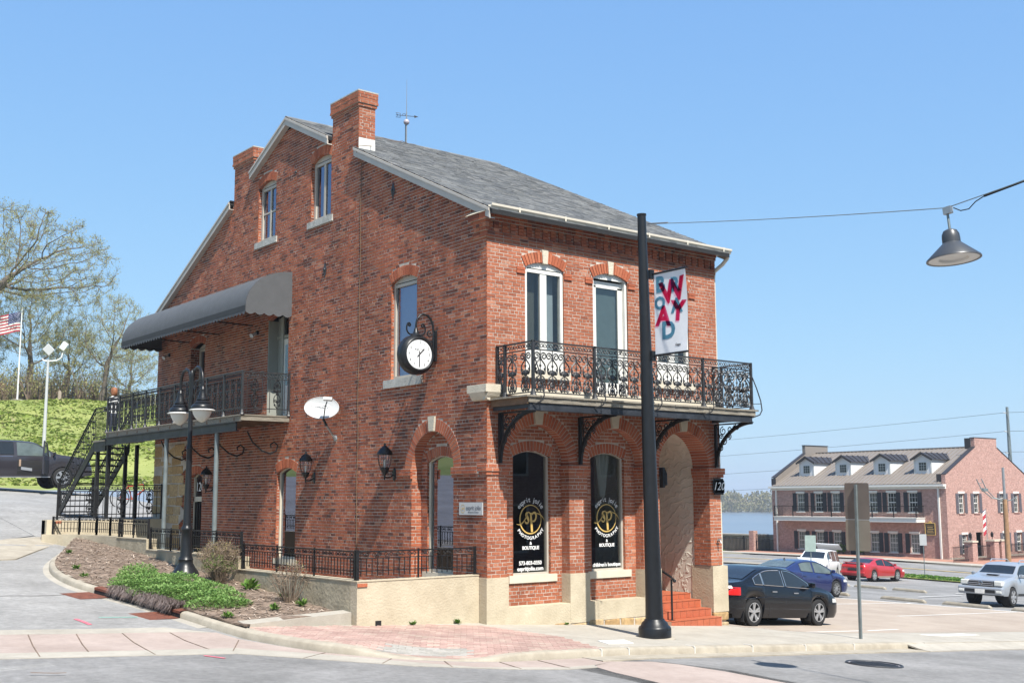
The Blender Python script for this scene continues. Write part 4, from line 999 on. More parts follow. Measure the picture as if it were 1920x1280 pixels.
def monogram(par, cx, cz, s, y, tilt=0):
    b = MB(); N2 = 48
    pts = [(cx + s*1.0*math.sin(2*PI*i/N2), cz + s*1.03*math.cos(2*PI*i/N2)) for i in range(N2 + 1)]
    ribbon(b, pts, [s*(.05 + .055*(.5 - .5*math.cos(2*PI*i/N2 - .9))) for i in range(N2 + 1)], y)
    q = lambda L: [(cx + s*x, cz + s*z) for x, z in L]
    def stroke(L, w0, w1, wm): n = len(L); ribbon(b, q(L), [s*(w0 + (w1 - w0)*i/(n-1) + wm*math.sin(PI*i/(n-1))) for i in range(n)], y - .001)
    stroke(bez((-1.32,-.32),(-.95,-.48),(-.55,-.2),(-.33,.35)) , .03, .06, .04)                          # swash into the s
    stroke(bez((-.28,.52),(-.62,.35),(-.1,.05),(-.2,-.18)), .10, .12, .12); stroke(bez((-.2,-.18),(-.28,-.32),(-.5,-.28),(-.52,-.12)), .10, .08, .05)
    stroke(bez((-.33,.35),(-.2,.62),(-.1,.52),(-.08,.42)), .06, .05, .03)
    stroke([(.02,.48),(.05,.0),(.10,-.45),(.13,-.92)], .17, .2, .0)                                      # stem of the p
    stroke(bez((.08,.3),(.3,.62),(.62,.5),(.5,.1)), .08, .14, .06); stroke(bez((.5,.1),(.42,-.2),(.2,-.16),(.1,-.1)), .14, .08, .02)
    stroke(bez((.5,.42),(.85,.42),(1.1,.3),(1.32,-.12)), .05, .03, .03)
    return b.build('monogram', M['gold'], par)
Yg = .335
for cx, win in ((1.345, w1), (3.405, w2)):
    k = .96
    monogram(win, cx, 1.92, .272, Yg)
    arc_text(win, 'esprit jolie', .14, M['white_print'], cx, 1.92, .385, 0, .158, True, Yg)
    arc_text(win, 'PHOTOGRAPHY', .09, M['white_print'], cx, 1.92, .37, PI, .19, False, Yg, .002)
    put_text('lettering', '&', .08, M['white_print'], win, (cx, Yg, 1.45), (1,0,0), (0,0,1), bold=.003)
    put_text('lettering', 'BOUTIQUE', .092, M['white_print'], win, (cx, Yg, 1.36), (1,0,0), (0,0,1), bold=.003, space=.92)
put_text('lettering', '573-803-0350', .105, M['white_print'], w1, (1.335, Yg, 1.065), (1,0,0), (0,0,1), bold=.003, space=.98)
put_text('lettering', 'espritjolie.com', .112, M['white_print'], w1, (1.335, Yg, .955), (1,0,0), (0,0,1), bold=.003)
put_text('lettering', "children's boutique", .105, M['white_print'], w2, (3.395, Yg, .96), (1,0,0), (0,0,1), bold=.003, space=.98)
# curtain in the second shop window
b = MB(); b.grid(lambda u, v: (3.30 + .42*v*(.35 + .65*u) + (1-u)*.12, .55 + .035*math.sin(v*22) , 2.35 + .95*u), 14, 28); b.build('curtain', M['curtain'], w2)
sg = thing('shop_sign', 'small white shop sign reading esprit jolie on the side of the corner pier', 'sign'); b = MB(); b.box(-.03, .10, 2.02, -.012, .86, 2.26); b.build('board', M['dish'], sg)
def side_ribbon_text(t, s, y, z, m, **k): put_text('lettering', t, s, m, sg, (-.0325, y, z), (0,-1,0), (0,0,1), **k)
mat('grey_print', (.14, .15, .17), .6, 0); side_ribbon_text('esprit jolie', .125, .39, 2.155, M['grey_print'], space=.93)
side_ribbon_text('photography & boutique', .035, .39, 2.075, M['grey_print'])
b = MB(); N2 = 28
for i in range(N2):
    a0, a1 = 2*PI*i/N2, 2*PI*(i+1)/N2; f = lambda a, r: (-.0325, .735 - r*.068*math.sin(a), 2.14 + r*.085*math.cos(a)); b.quad(f(a0,1), f(a1,1), f(a1,.86), f(a0,.86))
b.build('ring', M['gold'], sg); put_text('lettering', 'sp', .085, M['gold'], sg, (-.033, .735, 2.15), (0,-1,0), (0,0,1), shear=.25)
# ------------------------------------------------------------------ balconies, awning, stairs, fences
def spiral(c, r0, turns, a0, cw=1, n=16, shrink=.25):
    return [(c[0] + (r0*(1 - (1-shrink)*i/n))*math.cos(a0 + cw*turns*2*PI*i/n), c[1] + (r0*(1 - (1-shrink)*i/n))*math.sin(a0 + cw*turns*2*PI*i/n)) for i in range(n + 1)]
def flat2(b, pts, r, n=4): b.tube([(x, 0, z) for x, z in pts], r, n)
def blob(b, x, z, r, ry=.5):
    b.lathe([(.0,-r),(r*.7,-r*.7),(r,0),(r*.7,r*.7),(.0,r)], 6, (x, 0, z), Matrix.Diagonal((1, ry, 1)))
def panel_front(w=.29, h=.80):
    b = MB()
    for s in (-1, 1):
        S = lambda L: [(s*x, z) for x, z in L]
        flat2(b, S(spiral((.085, h - .12), .075, 1.35, PI*.95, -1, 16)), .0147)
        flat2(b, S(bez((.01, h - .12), (.02, h - .25), (.13, h - .22), (.125, h - .36), 8) + bez((.125, h - .36), (.12, h - .46), (.05, h - .45), (.05, h - .38), 6)[1:]), .0168)
        flat2(b, S(spiral((.075, h - .42), .05, 1.1, PI*.3, -1, 12)), .0140)
        flat2(b, S(bez((.03, h - .50), (.09, h - .50), (.13, h - .57), (.10, h - .64), 8)), .0140)
        flat2(b, S(spiral((.095, h - .56), .035, 1.0, PI*.5, 1, 10)), .0126)
        flat2(b, S(bez((.05, .21), (.15, .2), (.14, .0560), (.07, .0210), 9)), .0154)
        flat2(b, S(spiral((.055, .0630), .03, .9, PI, 1, 8)), .0126)
        blob(b, s*.10, h - .36, .0252); blob(b, s*.115, .10, .0280); blob(b, s*.09, .23, .0280)
    flat2(b, [(.055*math.sin(2*PI*i/14), .115 + .075*math.cos(2*PI*i/14)) for i in range(15)], .0140)
    blob(b, 0, h - .43, .0672); blob(b, 0, .115, .0448); blob(b, 0, h - .30, .0336); blob(b, 0, h - .56, .0420); blob(b, 0, .23, .0364); blob(b, 0, h - .2, .0196)
    flat2(b, [(0, 0), (0, h)], .0112)
    return b.mesh('scroll_panel', M['iron_grey'])
def frieze(w, h=.13):
    b = MB(); n = max(1, round(w / .155)); p = w / n
    for i in range(n):
        x = -w/2 + p*(i + .5)
        for s in (-1, 1):
            flat2(b, [(x + s*a, c) for a, c in spiral((p*.25, h*.5), h*.40, 1.2, PI*1.1, -1, 10)], .008)
        blob(b, x, h*.5, .018)
    return b.mesh('frieze_scrolls', M['iron_grey'])
PF = panel_front()
FZ = {}
def place(me, name, par, p, ang):
    o = link(name, me, par, p); o.rotation_euler = (0, 0, ang); return o
def rail_run(par, p, q, zb, ztop, zsub, zlow, posts_at=(0, 1), panel=PF, pw=.31, post=.05, fr=True, pickets=0, skip=()):
    """one straight railing between p and q (xy); posts, three rails, frieze and cast panels"""
    p, q = Vector(p), Vector(q); L = (q - p).length; d = (q - p) / L; ang = math.atan2(d.y, d.x)
    b = MB()
    for z, w, h in ((ztop, .05, .028), (zsub, .03, .02), (zlow, .03, .02)): b.bar((p.x, p.y, z), (q.x, q.y, z), w, h)
    b.build('rails', M['iron_grey'], par)
    for t in posts_at:
        if t in skip: continue
        c = p + d*L*t; b = MB(); b.box(c.x - post/2, c.y - post/2, zb, c.x + post/2, c.y + post/2, ztop + .02); b.lathe([(.07,0),(.055,.03),(.035,.1),(.03,.12)], 8, (c.x, c.y, zb)); b.build('post', M['iron_grey'], par)
    ts = sorted(posts_at)
    for t0, t1 in zip(ts, ts[1:]):
        a, c = p + d*(L*t0 + post/2), p + d*(L*t1 - post/2); l = (c - a).length; m = (a + c)/2
        if fr:
            k = round(l, 2)
            if k not in FZ: FZ[k] = frieze(l, ztop - zsub - .02)
            place(FZ[k], 'frieze_scrolls', par, (m.x, m.y, zsub + .005), ang)
        n = max(1, round(l / pw))
        if panel:
            for i in range(n):
                r = a + (c - a) * (i + .5) / n; o = place(panel, 'scroll_panel', par, (r.x, r.y, zlow), ang)
        if pickets:
            b = MB(); n2 = max(2, round(l / pickets))
            for i in range(n2):
                r = a + (c - a) * (i + .5) / n2; b.bar((r.x, r.y, zlow - .10), (r.x, r.y, zsub), .014, .014)
            b.build('pickets', M['iron_grey'], par)
fb = thing('front_balcony', 'long iron scrollwork balcony across the front above the shop windows', 'balcony')
b = MB(); FY = -1.13; n = 30; b.box(0, -1.20, 4.20, 6.56/n - .006, -.005, 4.232); DBM = b.mesh('deck_board', M['old_wood'])
for i in range(n): link('deck_board', DBM, fb, (.02 + i*6.56/n, rnd.uniform(-.008, .004), rnd.uniform(-.002, .002)))
b = MB(); b.box(.10, -1.17, 4.10, 6.50, -1.13, 4.199); b.build('fascia', M['old_wood'], fb)
for x in (.09, 6.46): b = MB(); b.box(x, -1.13, 4.075, x + .04, -.01, 4.199); b.build('end_board', M['brown_wood'], fb)
b = MB()
for i in range(12): x = .4 + i*.53; b.box(x, -1.128, 4.10, x + .05, -.01, 4.198)
b.build('joists', M['brown_wood'], fb)
b = MB(); b.box(.14, -1.14, 3.97, 6.42, -1.08, 4.095); b.box(.12, -1.16, 3.955, 6.44, -1.06, 3.97); b.box(.14, -1.079, 4.0, .19, -.02, 4.09); b.box(6.37, -1.079, 4.0, 6.42, -.02, 4.09); b.build('beam', M['steel_beam'], fb)
rail_run(fb, (.23, FY), (6.43, FY), 4.232, 5.25, 5.10, 4.30, (0, .25, .5, .75, 1))
rail_run(fb, (.23, -.04), (.23, FY), 4.232, 5.25, 5.10, 4.30, (0, .22, 1), pw=.33, skip=(1,))
rail_run(fb, (6.43, FY), (6.43, -.04), 4.232, 5.25, 5.10, 4.30, (0, .78, 1), pw=.33, skip=(0,))
for i in range(5):
    x = .23 + 1.55*i; b = MB(); b.tube([(x + .02, FY - .02, 4.95), (x + .06, FY - .10, 4.70), (x + .10, FY - .17, 4.42), (x + .11, FY - .19, 4.22), (x + .08, FY - .15, 4.12), (x - .02, FY - .02, 4.06)], .013, 6); b.bar((x, FY, 4.36), (x + .1, FY - .17, 4.36), .02, .012); b.build('post_brace', M['iron_grey'], fb)
def bracket_mesh(h=.95, l=1.05):
    b = MB(); R_ = .92
    arc = [(0 + l - l*math.cos(a), h*math.sin(a)) for a in [RAD(x) for x in range(0, 91, 6)]]       # from the wall foot outwards
    T = lambda a, c: (0, -a, c)
    for (a0, c0), (a1, c1) in zip(arc, arc[1:]):
        b.bar(T(a0 + .03, c0), T(a1 + .03, c1), .07, .055, (1, 0, 0)); b.bar(T(a0 + .03, c0), T(a1 + .03, c1), .03, .085, (1, 0, 0))
    b.bar(T(.03, 0), T(.03, h), .06, .06); b.bar(T(.12, .25), T(.12, h), .02, .02); b.bar(T(.03, h), T(l, h), .05, .03)
    for cx, cz, r, a, cw in ((.25,.80,.10,PI*.5,1),(.45,.83,.08,0,-1),(.28,.58,.09,PI,1),(.17,.42,.07,PI*.5,-1),(.66,.87,.06,PI,1),(.42,.68,.07,PI*1.5,1),(.19,.68,.06,0,1),(.56,.86,.05,PI*.5,-1)):
        b.tube([T(u, v) for u, v in spiral((cx, cz), r, 1.35, a, cw, 14)], .013, 4)
    b.tube([T(u, v) for u, v in bez((.06,.2),(.1,.5),(.3,.55),(.62,.93), 10)], .014, 4); b.tube([T(u, v) for u, v in bez((.06,.9),(.2,.75),(.1,.5),(.1,.3), 10)], .012, 4)
    return b.mesh('bracket', M['black_iron'])
BK = bracket_mesh()
for x in (.27, 2.33, 4.40, 6.42): link('bracket', BK, fb, (x, -.045, 3.01))
# --- awning
aw = thing('awning', 'long grey rounded fabric awning with scalloped edge over the side balcony', 'awning')
AY0, AY1, AX, AZ0, AZ1 = 8.08, 16.55, -1.25, 6.90, 7.98
def aprof(t):   # quarter ellipse from the front edge up to the wall
    a = t * PI/2; return AX*(1) + (-AX)*(1 - math.cos(a)) , AZ0 + .12 + (AZ1 - AZ0 - .12)*math.sin(a)
b = MB(); NR = 14
def acov(u, v):
    x, z = aprof(u); s_ = math.sin(v*NR*PI)**2 * -.012 * (1 - .0*u); return (x - .003 + s_*.3, AY0 + (AY1 - AY0)*v, z + s_)
b.grid(acov, 12, NR*6)
o = b.build('cover', M['awning'], aw, 60)
for y in (AY0, AY1):
    b = MB(); P = [(0, AZ0), (AX, AZ0)] + [aprof(i/12) for i in range(13)]; b.poly([(x, y, z) for x, z in P]); b.build('end_panel', M['awning'], aw)
b = MB(); b.box(AX - .008, AY0, AZ0 - .005, AX - .002, AY1, AZ0 + .125); b.build('front_band', M['awning_band'], aw)
b = MB()
def scallop(p0, p1, n, drop=.10):
    p0, p1 = Vector(p0), Vector(p1)
    for i in range(n):
        a, c = p0 + (p1 - p0)*i/n, p0 + (p1 - p0)*(i+1)/n
        P = [a, c] + [c + (a - c)*k/6 - Vector((0, 0, drop*(.35 + .65*math.sin(PI*k/6)))) for k in range(0, 7)]
        b.poly(P)
scallop((AX - .004, AY0, AZ0), (AX - .004, AY1, AZ0), 44); scallop((AX, AY0 - .003, AZ0), (0, AY0 - .003, AZ0), 5, .085); scallop((AX, AY1 + .003, AZ0), (0, AY1 + .003, AZ0), 5, .085)
b.build('valance', M['awning'], aw)
for k in range(5):
    y = AY0 + .08 + k*(AY1 - AY0 - .16)/4; b = MB(); b.tube([(AX + .02, y, AZ0), (-.02, y, AZ0 - .02)], .018, 5); b.tube([(x + .02, y, z - .02) for x, z in [aprof(i/8) for i in range(9)]], .015, 5); b.build('frame_rib', M['black_iron'], aw)
# --- side balcony with stair
sb = thing('side_balcony', 'black iron balcony on steel beam and posts along the side wall under the awning', 'balcony')
b = MB(); BX = -1.27; SY0, SY1 = 8.08, 17.45
n = 64
for i in range(n):
    y = SY0 - .02 + i*(SY1 - SY0)/n; b.box(BX - .06, y, 4.335, -.005, y + (SY1 - SY0)/n - .007, 4.365)
tag(b.build('deck_boards', M['old_wood'], sb), kind='stuff')
b = MB(); b.box(BX - .03, SY0, 4.20, BX + .02, SY1, 4.334); b.box(BX - .03, SY0 - .03, 4.22, -.02, SY0 - .002, 4.31); b.build('fascia', M['old_wood'], sb)
b = MB()
for i in range(12): y = SY0 + .3 + i*.8; b.box(BX + .021, y, 4.19, -.01, y + .05, 4.334); b.box(BX - .036, y + .02, 4.22, BX - .031, y + .09, 4.30)
b.build('joists', M['brown_wood'], sb)
b = MB(); b.box(BX - .01, SY0 + .3, 4.0, BX + .03, SY1 + .4, 4.19); b.box(BX - .06, SY0 + .3, 3.975, BX + .08, SY1 + .4, 3.999); b.box(BX - .06, SY0 + .3, 4.175, BX + .08, SY1 + .4, 4.189); b.build('beam', M['steel_beam'], sb)
def panel_side(h=.72):
    b = MB()
    for s in (-1, 1):
        S = lambda L: [(s*x, z) for x, z in L]
        flat2(b, S(bez((0,h),(.14,h-.1),(.1,h-.3),(0,h-.32), 8)), .011); flat2(b, S(bez((0,.36),(.12,.34),(.12,.12),(0,.02), 8)), .011); flat2(b, S(spiral((.06,h-.17),.045,1.2,PI*.5,1,10)), .010); flat2(b, S(spiral((.055,.2),.04,1.2,0,1,10)), .010)
        blob(b, s*.075, h*.62, .03); blob(b, s*.06, .1, .028); blob(b, s*.09, .46, .022)
    blob(b, 0, h - .12, .04); blob(b, 0, h - .28, .045); blob(b, 0, .38, .04); blob(b, 0, .18, .04); flat2(b, [(0,0),(0,h)], .01)
    return b.mesh('scroll_panel', M['black_iron'])
PS = panel_side()
rail_run(sb, (BX, SY0), (BX, SY1), 4.366, 5.40, 5.25, 4.52, [i/9 for i in range(10)], PS, .35, .045, True, .11)
rail_run(sb, (BX, SY0), (-.03, SY0), 4.366, 5.40, 5.25, 4.52, (0, 1), PS, .5, .045, True, .2, skip=(0,))
for y, zb in ((12.75, .9), (9.5, .7)):
    b = MB(); b.tube([(BX + .02, y, zb), (BX + .02, y, 3.98)], .06, 10); b.build('post', M['galv_post'], sb, 40)
def curl(y):
    b = MB(); P = [(BX + .35, y, 3.98), (BX + .5, y, 3.72), (BX + .75, y, 3.52), (BX + .98, y, 3.45), (BX + 1.14, y, 3.52), (BX + 1.18, y, 3.66), (BX + 1.08, y, 3.74), (BX + .98, y, 3.68), (BX + 1.0, y, 3.6)]
    b.tube(P, .022, 6); b.build('curl_brace', M['black_iron'], sb, 60)
for y in (8.5, 10.4, 12.2, 14.0): curl(y)
for y in (13.1, 17.35, 18.3):
    for x in ((BX + .05, -.35) if y > 14 else ()):
        b = MB(); b.box(x - .05, y - .05, 1.7, x + .05, y + .05, 4.0); b.build('post', M['black_iron'], sb)
sc = thing('iron_stair', 'black open iron staircase from the terrace up to the side balcony', 'stairs'); 
LY0, LY1, SYE = 17.46, 18.5, 21.75
b = MB(); b.box(BX - .06, LY0, 4.10, -.1, LY1, 4.14); b.build('landing', M['old_wood'], sc)
b = MB(); b.box(BX - .02, LY0 + .01, 3.80, BX + .04, LY1, 4.098); b.build('landing_beam', M['steel_beam'], sc)
b = MB()
for x in (BX, -.18):
    b.add([(x - .025, LY1, 3.82), (x + .025, LY1, 3.82), (x + .025, SYE, 1.72), (x - .025, SYE, 1.72), (x - .025, LY1, 4.10), (x + .025, LY1, 4.10), (x + .025, SYE, 1.98), (x - .025, SYE, 1.98)], [(3,2,1,0),(4,5,6,7),(0,1,5,4),(1,2,6,5),(2,3,7,6),(3,0,4,7)])
b.build('stringers', M['black_iron'], sc)
nst = 12
for i in range(nst):
    f = (i + .6)/nst; y = LY1 + (SYE - LY1)*f; z = 4.06 + (1.88 - 4.06)*f; b = MB(); b.box(BX + .026, y - .14, z - .02, -.206, y + .14, z + .02); b.build('step', M['black_iron'], sc)
for x in (BX, -.18):
    b = MB()
    for z0, h in ((5.15, .04), (5.02, .02), (4.28, .02)): b.bar((x, LY1, z0), (x, SYE, z0 - 2.18), .04 if h > .03 else .025, h)
    n = 22
    for i in range(n + 1):
        f = i/n; y = LY1 + (SYE - LY1)*f; b.bar((x, y, 4.05 - 2.18*f), (x, y, 5.15 - 2.18*f), .015, .015)
        if i % 3 == 1:
            for k in range(3): blob_c = (x, y, 4.45 - 2.18*f + k*.2); b.lathe([(.0,-.05),(.05,0),(.0,.05)], 6, blob_c)
    b.box(x - .03, SYE - .03, 1.75, x + .03, SYE + .03, 3.05); b.build('stair_rail', M['black_iron'], sc)
b = MB()
for z in (5.15, 5.02, 4.25): b.bar((BX, LY0 + .05, z), (BX, LY1, z), .035, .025)
for i in range(9): b.bar((BX, LY0 + .05 + i*.12, 4.14), (BX, LY0 + .05 + i*.12, 5.15), .015, .015)
b.build('landing_rail', M['black_iron'], sc)
# folding metal chair leaning on the balcony rail
fc = thing('folding_chair', 'light metal folding chair standing behind the side balcony railing', 'chair', (-.95, 15.9, 4.366)); b = MB()
b.tube([(0,.0,0),(.05,.05,.45),(.1,.22,.85)], .014, 5); b.tube([(0,.42,0),(.05,.47,.45),(.1,.62,.85)], .014, 5); b.tube([(0,.02,.3),(0,.44,.3)], .012, 5); b.tube([(.35,.05,0),(.0,.1,.45)], .014, 5); b.tube([(.35,.45,0),(.0,.5,.45)], .014, 5); b.build('frame', M['galv'], fc)
b = MB(); b.box(0,.08,.44,.36,.5,.46); b.build('seat', M['black_iron'], fc); b = MB(); b.obox((.09,.35,.74), (.0,.2,.0), (.012,.0,.1), (.004,0,0)); b.build('backrest', M['black_iron'], fc)
# ------------------------------------------------------------------ low walls and fences of the areaway
WX = -2.7
lw = thing('retaining_wall', 'stepped cream rendered low wall around the sunken areaway beside the building', 'wall'); 
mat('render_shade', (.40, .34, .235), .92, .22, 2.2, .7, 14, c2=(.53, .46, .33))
b = MB(); b.box(WX, .2, -.2, -.035, .42, .885); b.build('front_cheek', M['plaster'], lw)
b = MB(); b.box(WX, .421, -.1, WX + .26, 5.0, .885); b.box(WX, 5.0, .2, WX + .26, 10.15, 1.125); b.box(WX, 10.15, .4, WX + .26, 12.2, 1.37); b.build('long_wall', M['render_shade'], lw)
for q in ((WX - .012, .19, .886, -.036, .435, .905), (WX - .012, .435, .886, WX + .27, 5.0, .905), (WX - .012, 5.0, 1.126, WX + .27, 10.15, 1.145), (WX - .012, 10.15, 1.371, WX + .27, 12.2, 1.39)): b = MB(); b.box(*q); b.build('coping', M['plaster'], lw)
CW = smooth_line([(WX + .13, 12.2), (WX + .10, 13.4), (WX - .05, 14.5), (WX - .35, 15.35), (WX - .75, 15.75)], .2, 8); CN = normals(CW)
b = MB()
for i in range(len(CW) - 1):
    for p, q, n0, n1 in ((CW[i], CW[i+1], CN[i], CN[i+1]),):
        P = [p + n0*.13, q + n1*.13, q - n1*.13, p - n0*.13]; b.add([(v.x, v.y, .5) for v in P] + [(v.x, v.y, 1.40) for v in P], [(4,5,6,7),(0,1,5,4),(2,3,7,6),(3,0,4,7),(1,2,6,5)])
b.build('curved_wall', M['plaster'], lw)
b = MB(); b.box(-3.45, 15.75, .8, .0, 16.05, 1.775); b.box(-3.45, 15.6, .8, -2.98, 16.05, 1.79); b.build('terrace_wall', M['plaster'], lw)
for x0, y0, z0, x1, y1, z1 in ((-3.22,15.59,1.70,-3.05,15.6,1.76), (-3.45,15.58,1.06,-2.98,15.6,1.12), (-2.70,.185,.80,-2.5,.199,.86)):
    b = MB(); b.box(x0, y0 - .004, z0, x1, y1, z1); b.build('bare_brick', M['arch_brick'], lw)
b = MB(); b.box(-2.32, .19, .04, -2.20, .23, .20); b.build('weep_hole', M['dark'], lw); b = MB(); b.box(WX - .006, .50, .18, WX + .03, .62, .30); b.build('weep_hole', M['dark'], lw)
struct(sheet('areaway_floor', [(WX + .26,.42),(0,.42),(0,15.7),(-2.4,15.7),(WX + .26,12.2)], .03, M['concrete'], 1.5, lambda x, y: .08 + .045*y))
struct(sheet('terrace', [(-3.4,16.05),(.0,16.05),(.0,16.85),(8,16.85),(8,22.4),(-3.4,22.4)], .01, M['asphalt'], .6, lambda x, y: gz(x, y) + ST + (1.765 - gz(x, y) - ST)*sm(-3.3, -2.0, x)*(1 - sm(20.5, 22.3, y))))
def fence_panel(L, h=.50, fz=.12, n=None, sp=.115):
    b = MB(); b.bar((-L/2,0,h), (L/2,0,h), .035, .025); b.bar((-L/2,0,h - fz), (L/2,0,h - fz), .022, .014); b.bar((-L/2,0,.16), (L/2,0,.16), .022, .014)
    n = max(2, round(L/sp))
    for i in range(n): x = -L/2 + L*(i + .5)/n; b.bar((x,0,.07), (x,0,h - fz), .013, .013)
    k = max(1, round(L/.24)); p = L/k
    for i in range(k):
        x = -L/2 + p*(i + .5)
        for s in (-1, 1): b.tube([(x + s*u, 0, v) for u, v in spiral((p*.23, h - fz/2), fz*.38, 1.2, PI*1.1, -1, 9)], .007, 4)
        b.lathe([(.0,-.02),(.02,0),(.0,.02)], 5, (x, 0, h - fz/2))
    return b.mesh('scroll_fence_panel', M['black_iron'])
FP = {}
def fence(par, p, q, z, h=.50, seg=1.25, rise=0.):
    p, q = Vector(p), Vector(q); L = (q - p).length; n = max(1, round(L/seg)); l = L/n; d = (q - p)/L; ang = math.atan2(d.y, d.x)
    k = (round(l, 2), h); FP.setdefault(k, fence_panel(l - .03, h))
    for i in range(n):
        c = p + d*l*(i + .5); o = place(FP[k], 'panel', par, (c.x, c.y, z + rise*(i + .5)/n), ang)
    for i in range(n + 1):
        c = p + d*l*i; b = MB(); w = .026 if i in (0, n) else .016; b.box(c.x - w, c.y - w*.6, z - .01, c.x + w, c.y + w*.6, z + h + .03); b.build('post', M['black_iron'], par)
f1 = thing('iron_fence', 'low black scroll-topped iron fence on the front cheek wall, turning at the wall corner', 'fence', group='areaway fences')
fence(f1, (WX + .06, .30), (-.06, .30), .905, .50, 1.33); fence(f1, (WX + .06, .36), (WX + .06, 4.9), .905, .50, 1.55)
f2 = thing('iron_fence', 'low black iron fence on the middle step of the areaway wall behind the lamp', 'fence', group='areaway fences'); fence(f2, (WX + .06, 5.0), (WX + .06, 10.05), 1.145, .50, 1.27)
f3 = thing('iron_fence', 'low black iron fence curving along the top step of the wall before the stairs', 'fence', group='areaway fences'); fence(f3, (WX + .06, 10.2), (WX + .06, 12.2), 1.39, .46, 1.0)
for a, c in zip(CW[::4], CW[4::4]): fence(f3, (a.x, a.y), (c.x, c.y), 1.40, .46, .9)
tf = thing('terrace_railing', 'taller black iron railing with cast ornaments on the terrace wall before the stairs', 'railing')
b = MB(); Yt = 15.92
for z, w in ((2.76, .045), (2.58, .025), (1.93, .025)): b.bar((-3.08, Yt, z), (-.05, Yt, z), w, .025)
for i in range(23): x = -3.0 + i*.132; b.bar((x, Yt, 1.82), (x, Yt, 2.58), .016, .016)
b.build('rails', M['black_iron'], tf)
for x in (-3.08, -.08): b = MB(); b.box(x - .025, Yt - .025, 1.6, x + .025, Yt + .025, 2.8); b.build('post', M['black_iron'], tf)
for x in (-2.2, -1.3, -.45): place(PS, 'cast_ornament', tf, (x, Yt, 1.90), 0)
k = frieze(2.95, .15); place(k, 'frieze_scrolls', tf, (-1.56, Yt, 2.59), 0)
# ------------------------------------------------------------------ clock, dish, lamps, pole, signs
RX90 = Matrix.Rotation(RAD(90), 3, 'X')          # local z -> -Y
ck = thing('bracket_clock', 'round black two-sided clock on a scrolled iron bracket by the upper side window', 'clock', (-.50, 1.72, 5.22)); b = MB()
for s in (1, -1):
    Mx = Matrix.Rotation(RAD(90*s), 3, 'X')
    b.lathe([(.40,0),(.405,.06),(.39,.10),(.36,.12),(.345,.15),(.325,.155),(.30,.13)], 36, (0,0,0), Mx)
b.build('drum', M['lamp_black'], ck, 50)
mat('clock_face', (.80, .82, .82), .4, .02, 5); b = MB()
for s in (1, -1): b.lathe([(.0,.132),(.305,.130)], 36, (0,0,0), Matrix.Rotation(RAD(90*s), 3, 'X'))
fa = b.build('dial', M['clock_face'], ck)
for k in range(1, 13):
    a = RAD(30*k); put_text('numeral', str(k), .075, M['black_print'], fa, (.245*math.sin(a), -.134, .245*math.cos(a)), (1,0,0), (0,0,1), bold=-.001)
put_text('dial_lettering', 'Cape River', .055, M['black_print'], fa, (0,-.134,.10), (1,0,0), (0,0,1), shear=.3, bold=-.001) if False else put_text('dial_lettering', 'Kage Time', .055, M['black_print'], fa, (0,-.134,.10), (1,0,0), (0,0,1), shear=.3, bold=-.001)
b = MB(); b.obox((0,-.138,-.095), (.010,0,0), (0,.002,0), (0,0,.145)); b.obox((0,-.138,.03), (.005,0,0), (0,.002,0), (0,0,.05)); b.build('minute_hand', M['black_print'], ck)
b = MB(); u = Vector((math.sin(RAD(45)),0,math.cos(RAD(45)))); v = Vector((u.z,0,-u.x)); b.obox(Vector((0,-.141,0)) + u*.045, u*.115, v*.010, (0,.002,0)); b.build('hour_hand', M['black_print'], ck)
b = MB()
b.tube([(0,0,.38),(0,0,.62),(.02,0,.72),(.08,0,.80),(.17,0,.845),(.27,0,.83),(.36,0,.76),(.415,0,.64),(.43,0,.50),(.43,0,-.05)], [.03,.02,.02,.022,.024,.024,.024,.024,.025,.025], 8)
b.lathe([(.13,.38),(.08,.42),(.05,.48),(.03,.55)], 10); b.tube([(x,0,z) for x, z in spiral((.34,.45), .075, 1.2, PI*.5, 1, 12)], .014, 5); b.tube([(x,0,z) for x, z in spiral((.36,.28), .05, 1.2, 0, 1, 10)], .012, 5)
for s in (-1, 1): b.tube([(s*x,0,z) for x, z in bez((.05,.42),(.2,.36),(.27,.52),(.2,.62), 8) + spiral((.165,.60), .045, 1.1, PI*.1, 1, 10)], .018, 6)
for z in (.46, .36, .12, .0): b.lathe([(.0,-.04),(.035,-.02),(.04,.02),(.0,.04)], 7, (.455, 0, z))
b.box(.44,-.05,-.10,.49,.05,.52)
for (x, z) in ((.02,.70),(.06,.76),(.30,.83),(.36,.78),(.40,.70)): b.lathe([(.0,-.03),(.028,0),(.0,.03)], 6, (x,0,z))
b.build('bracket', M['lamp_black'], ck, 50)
# satellite dish
dn = Vector((-.62, -.70, .36)).normalized(); dt = thing('satellite_dish', 'light grey oval satellite dish on an arm bolted to the side wall', 'satellite dish', (-.45, 5.66, 4.40))
ux = Vector((0,0,1)).cross(dn).normalized(); ux = (ux + Vector((0,0,-.10))).normalized(); uz = dn.cross(ux).normalized(); ux = uz.cross(dn)
b = MB()
def dsh(r, a): return ux*(r*.40*math.cos(a)) + uz*(r*.27*math.sin(a)) + dn*(.07*(r*r - 1))
for i in range(5):
    for k in range(32):
        a0, a1 = 2*PI*k/32, 2*PI*(k+1)/32; r0, r1 = i/5, (i+1)/5; b.quad(dsh(r0,a0), dsh(r1,a0), dsh(r1,a1), dsh(r0,a1))
b.tube([dsh(1, 2*PI*k/32) for k in range(32)], .008, 5, closed=True); b.build('reflector', M['dish'], dt, 60)
put_text('lettering', 'DIRECTV', .085, M['white_gloss'], dt, ux*-.02 + uz*.07 + dn*-.045, ux, uz, bold=.004); 
b = MB(); c_ = ux*-.26 + uz*.075 + dn*-.028
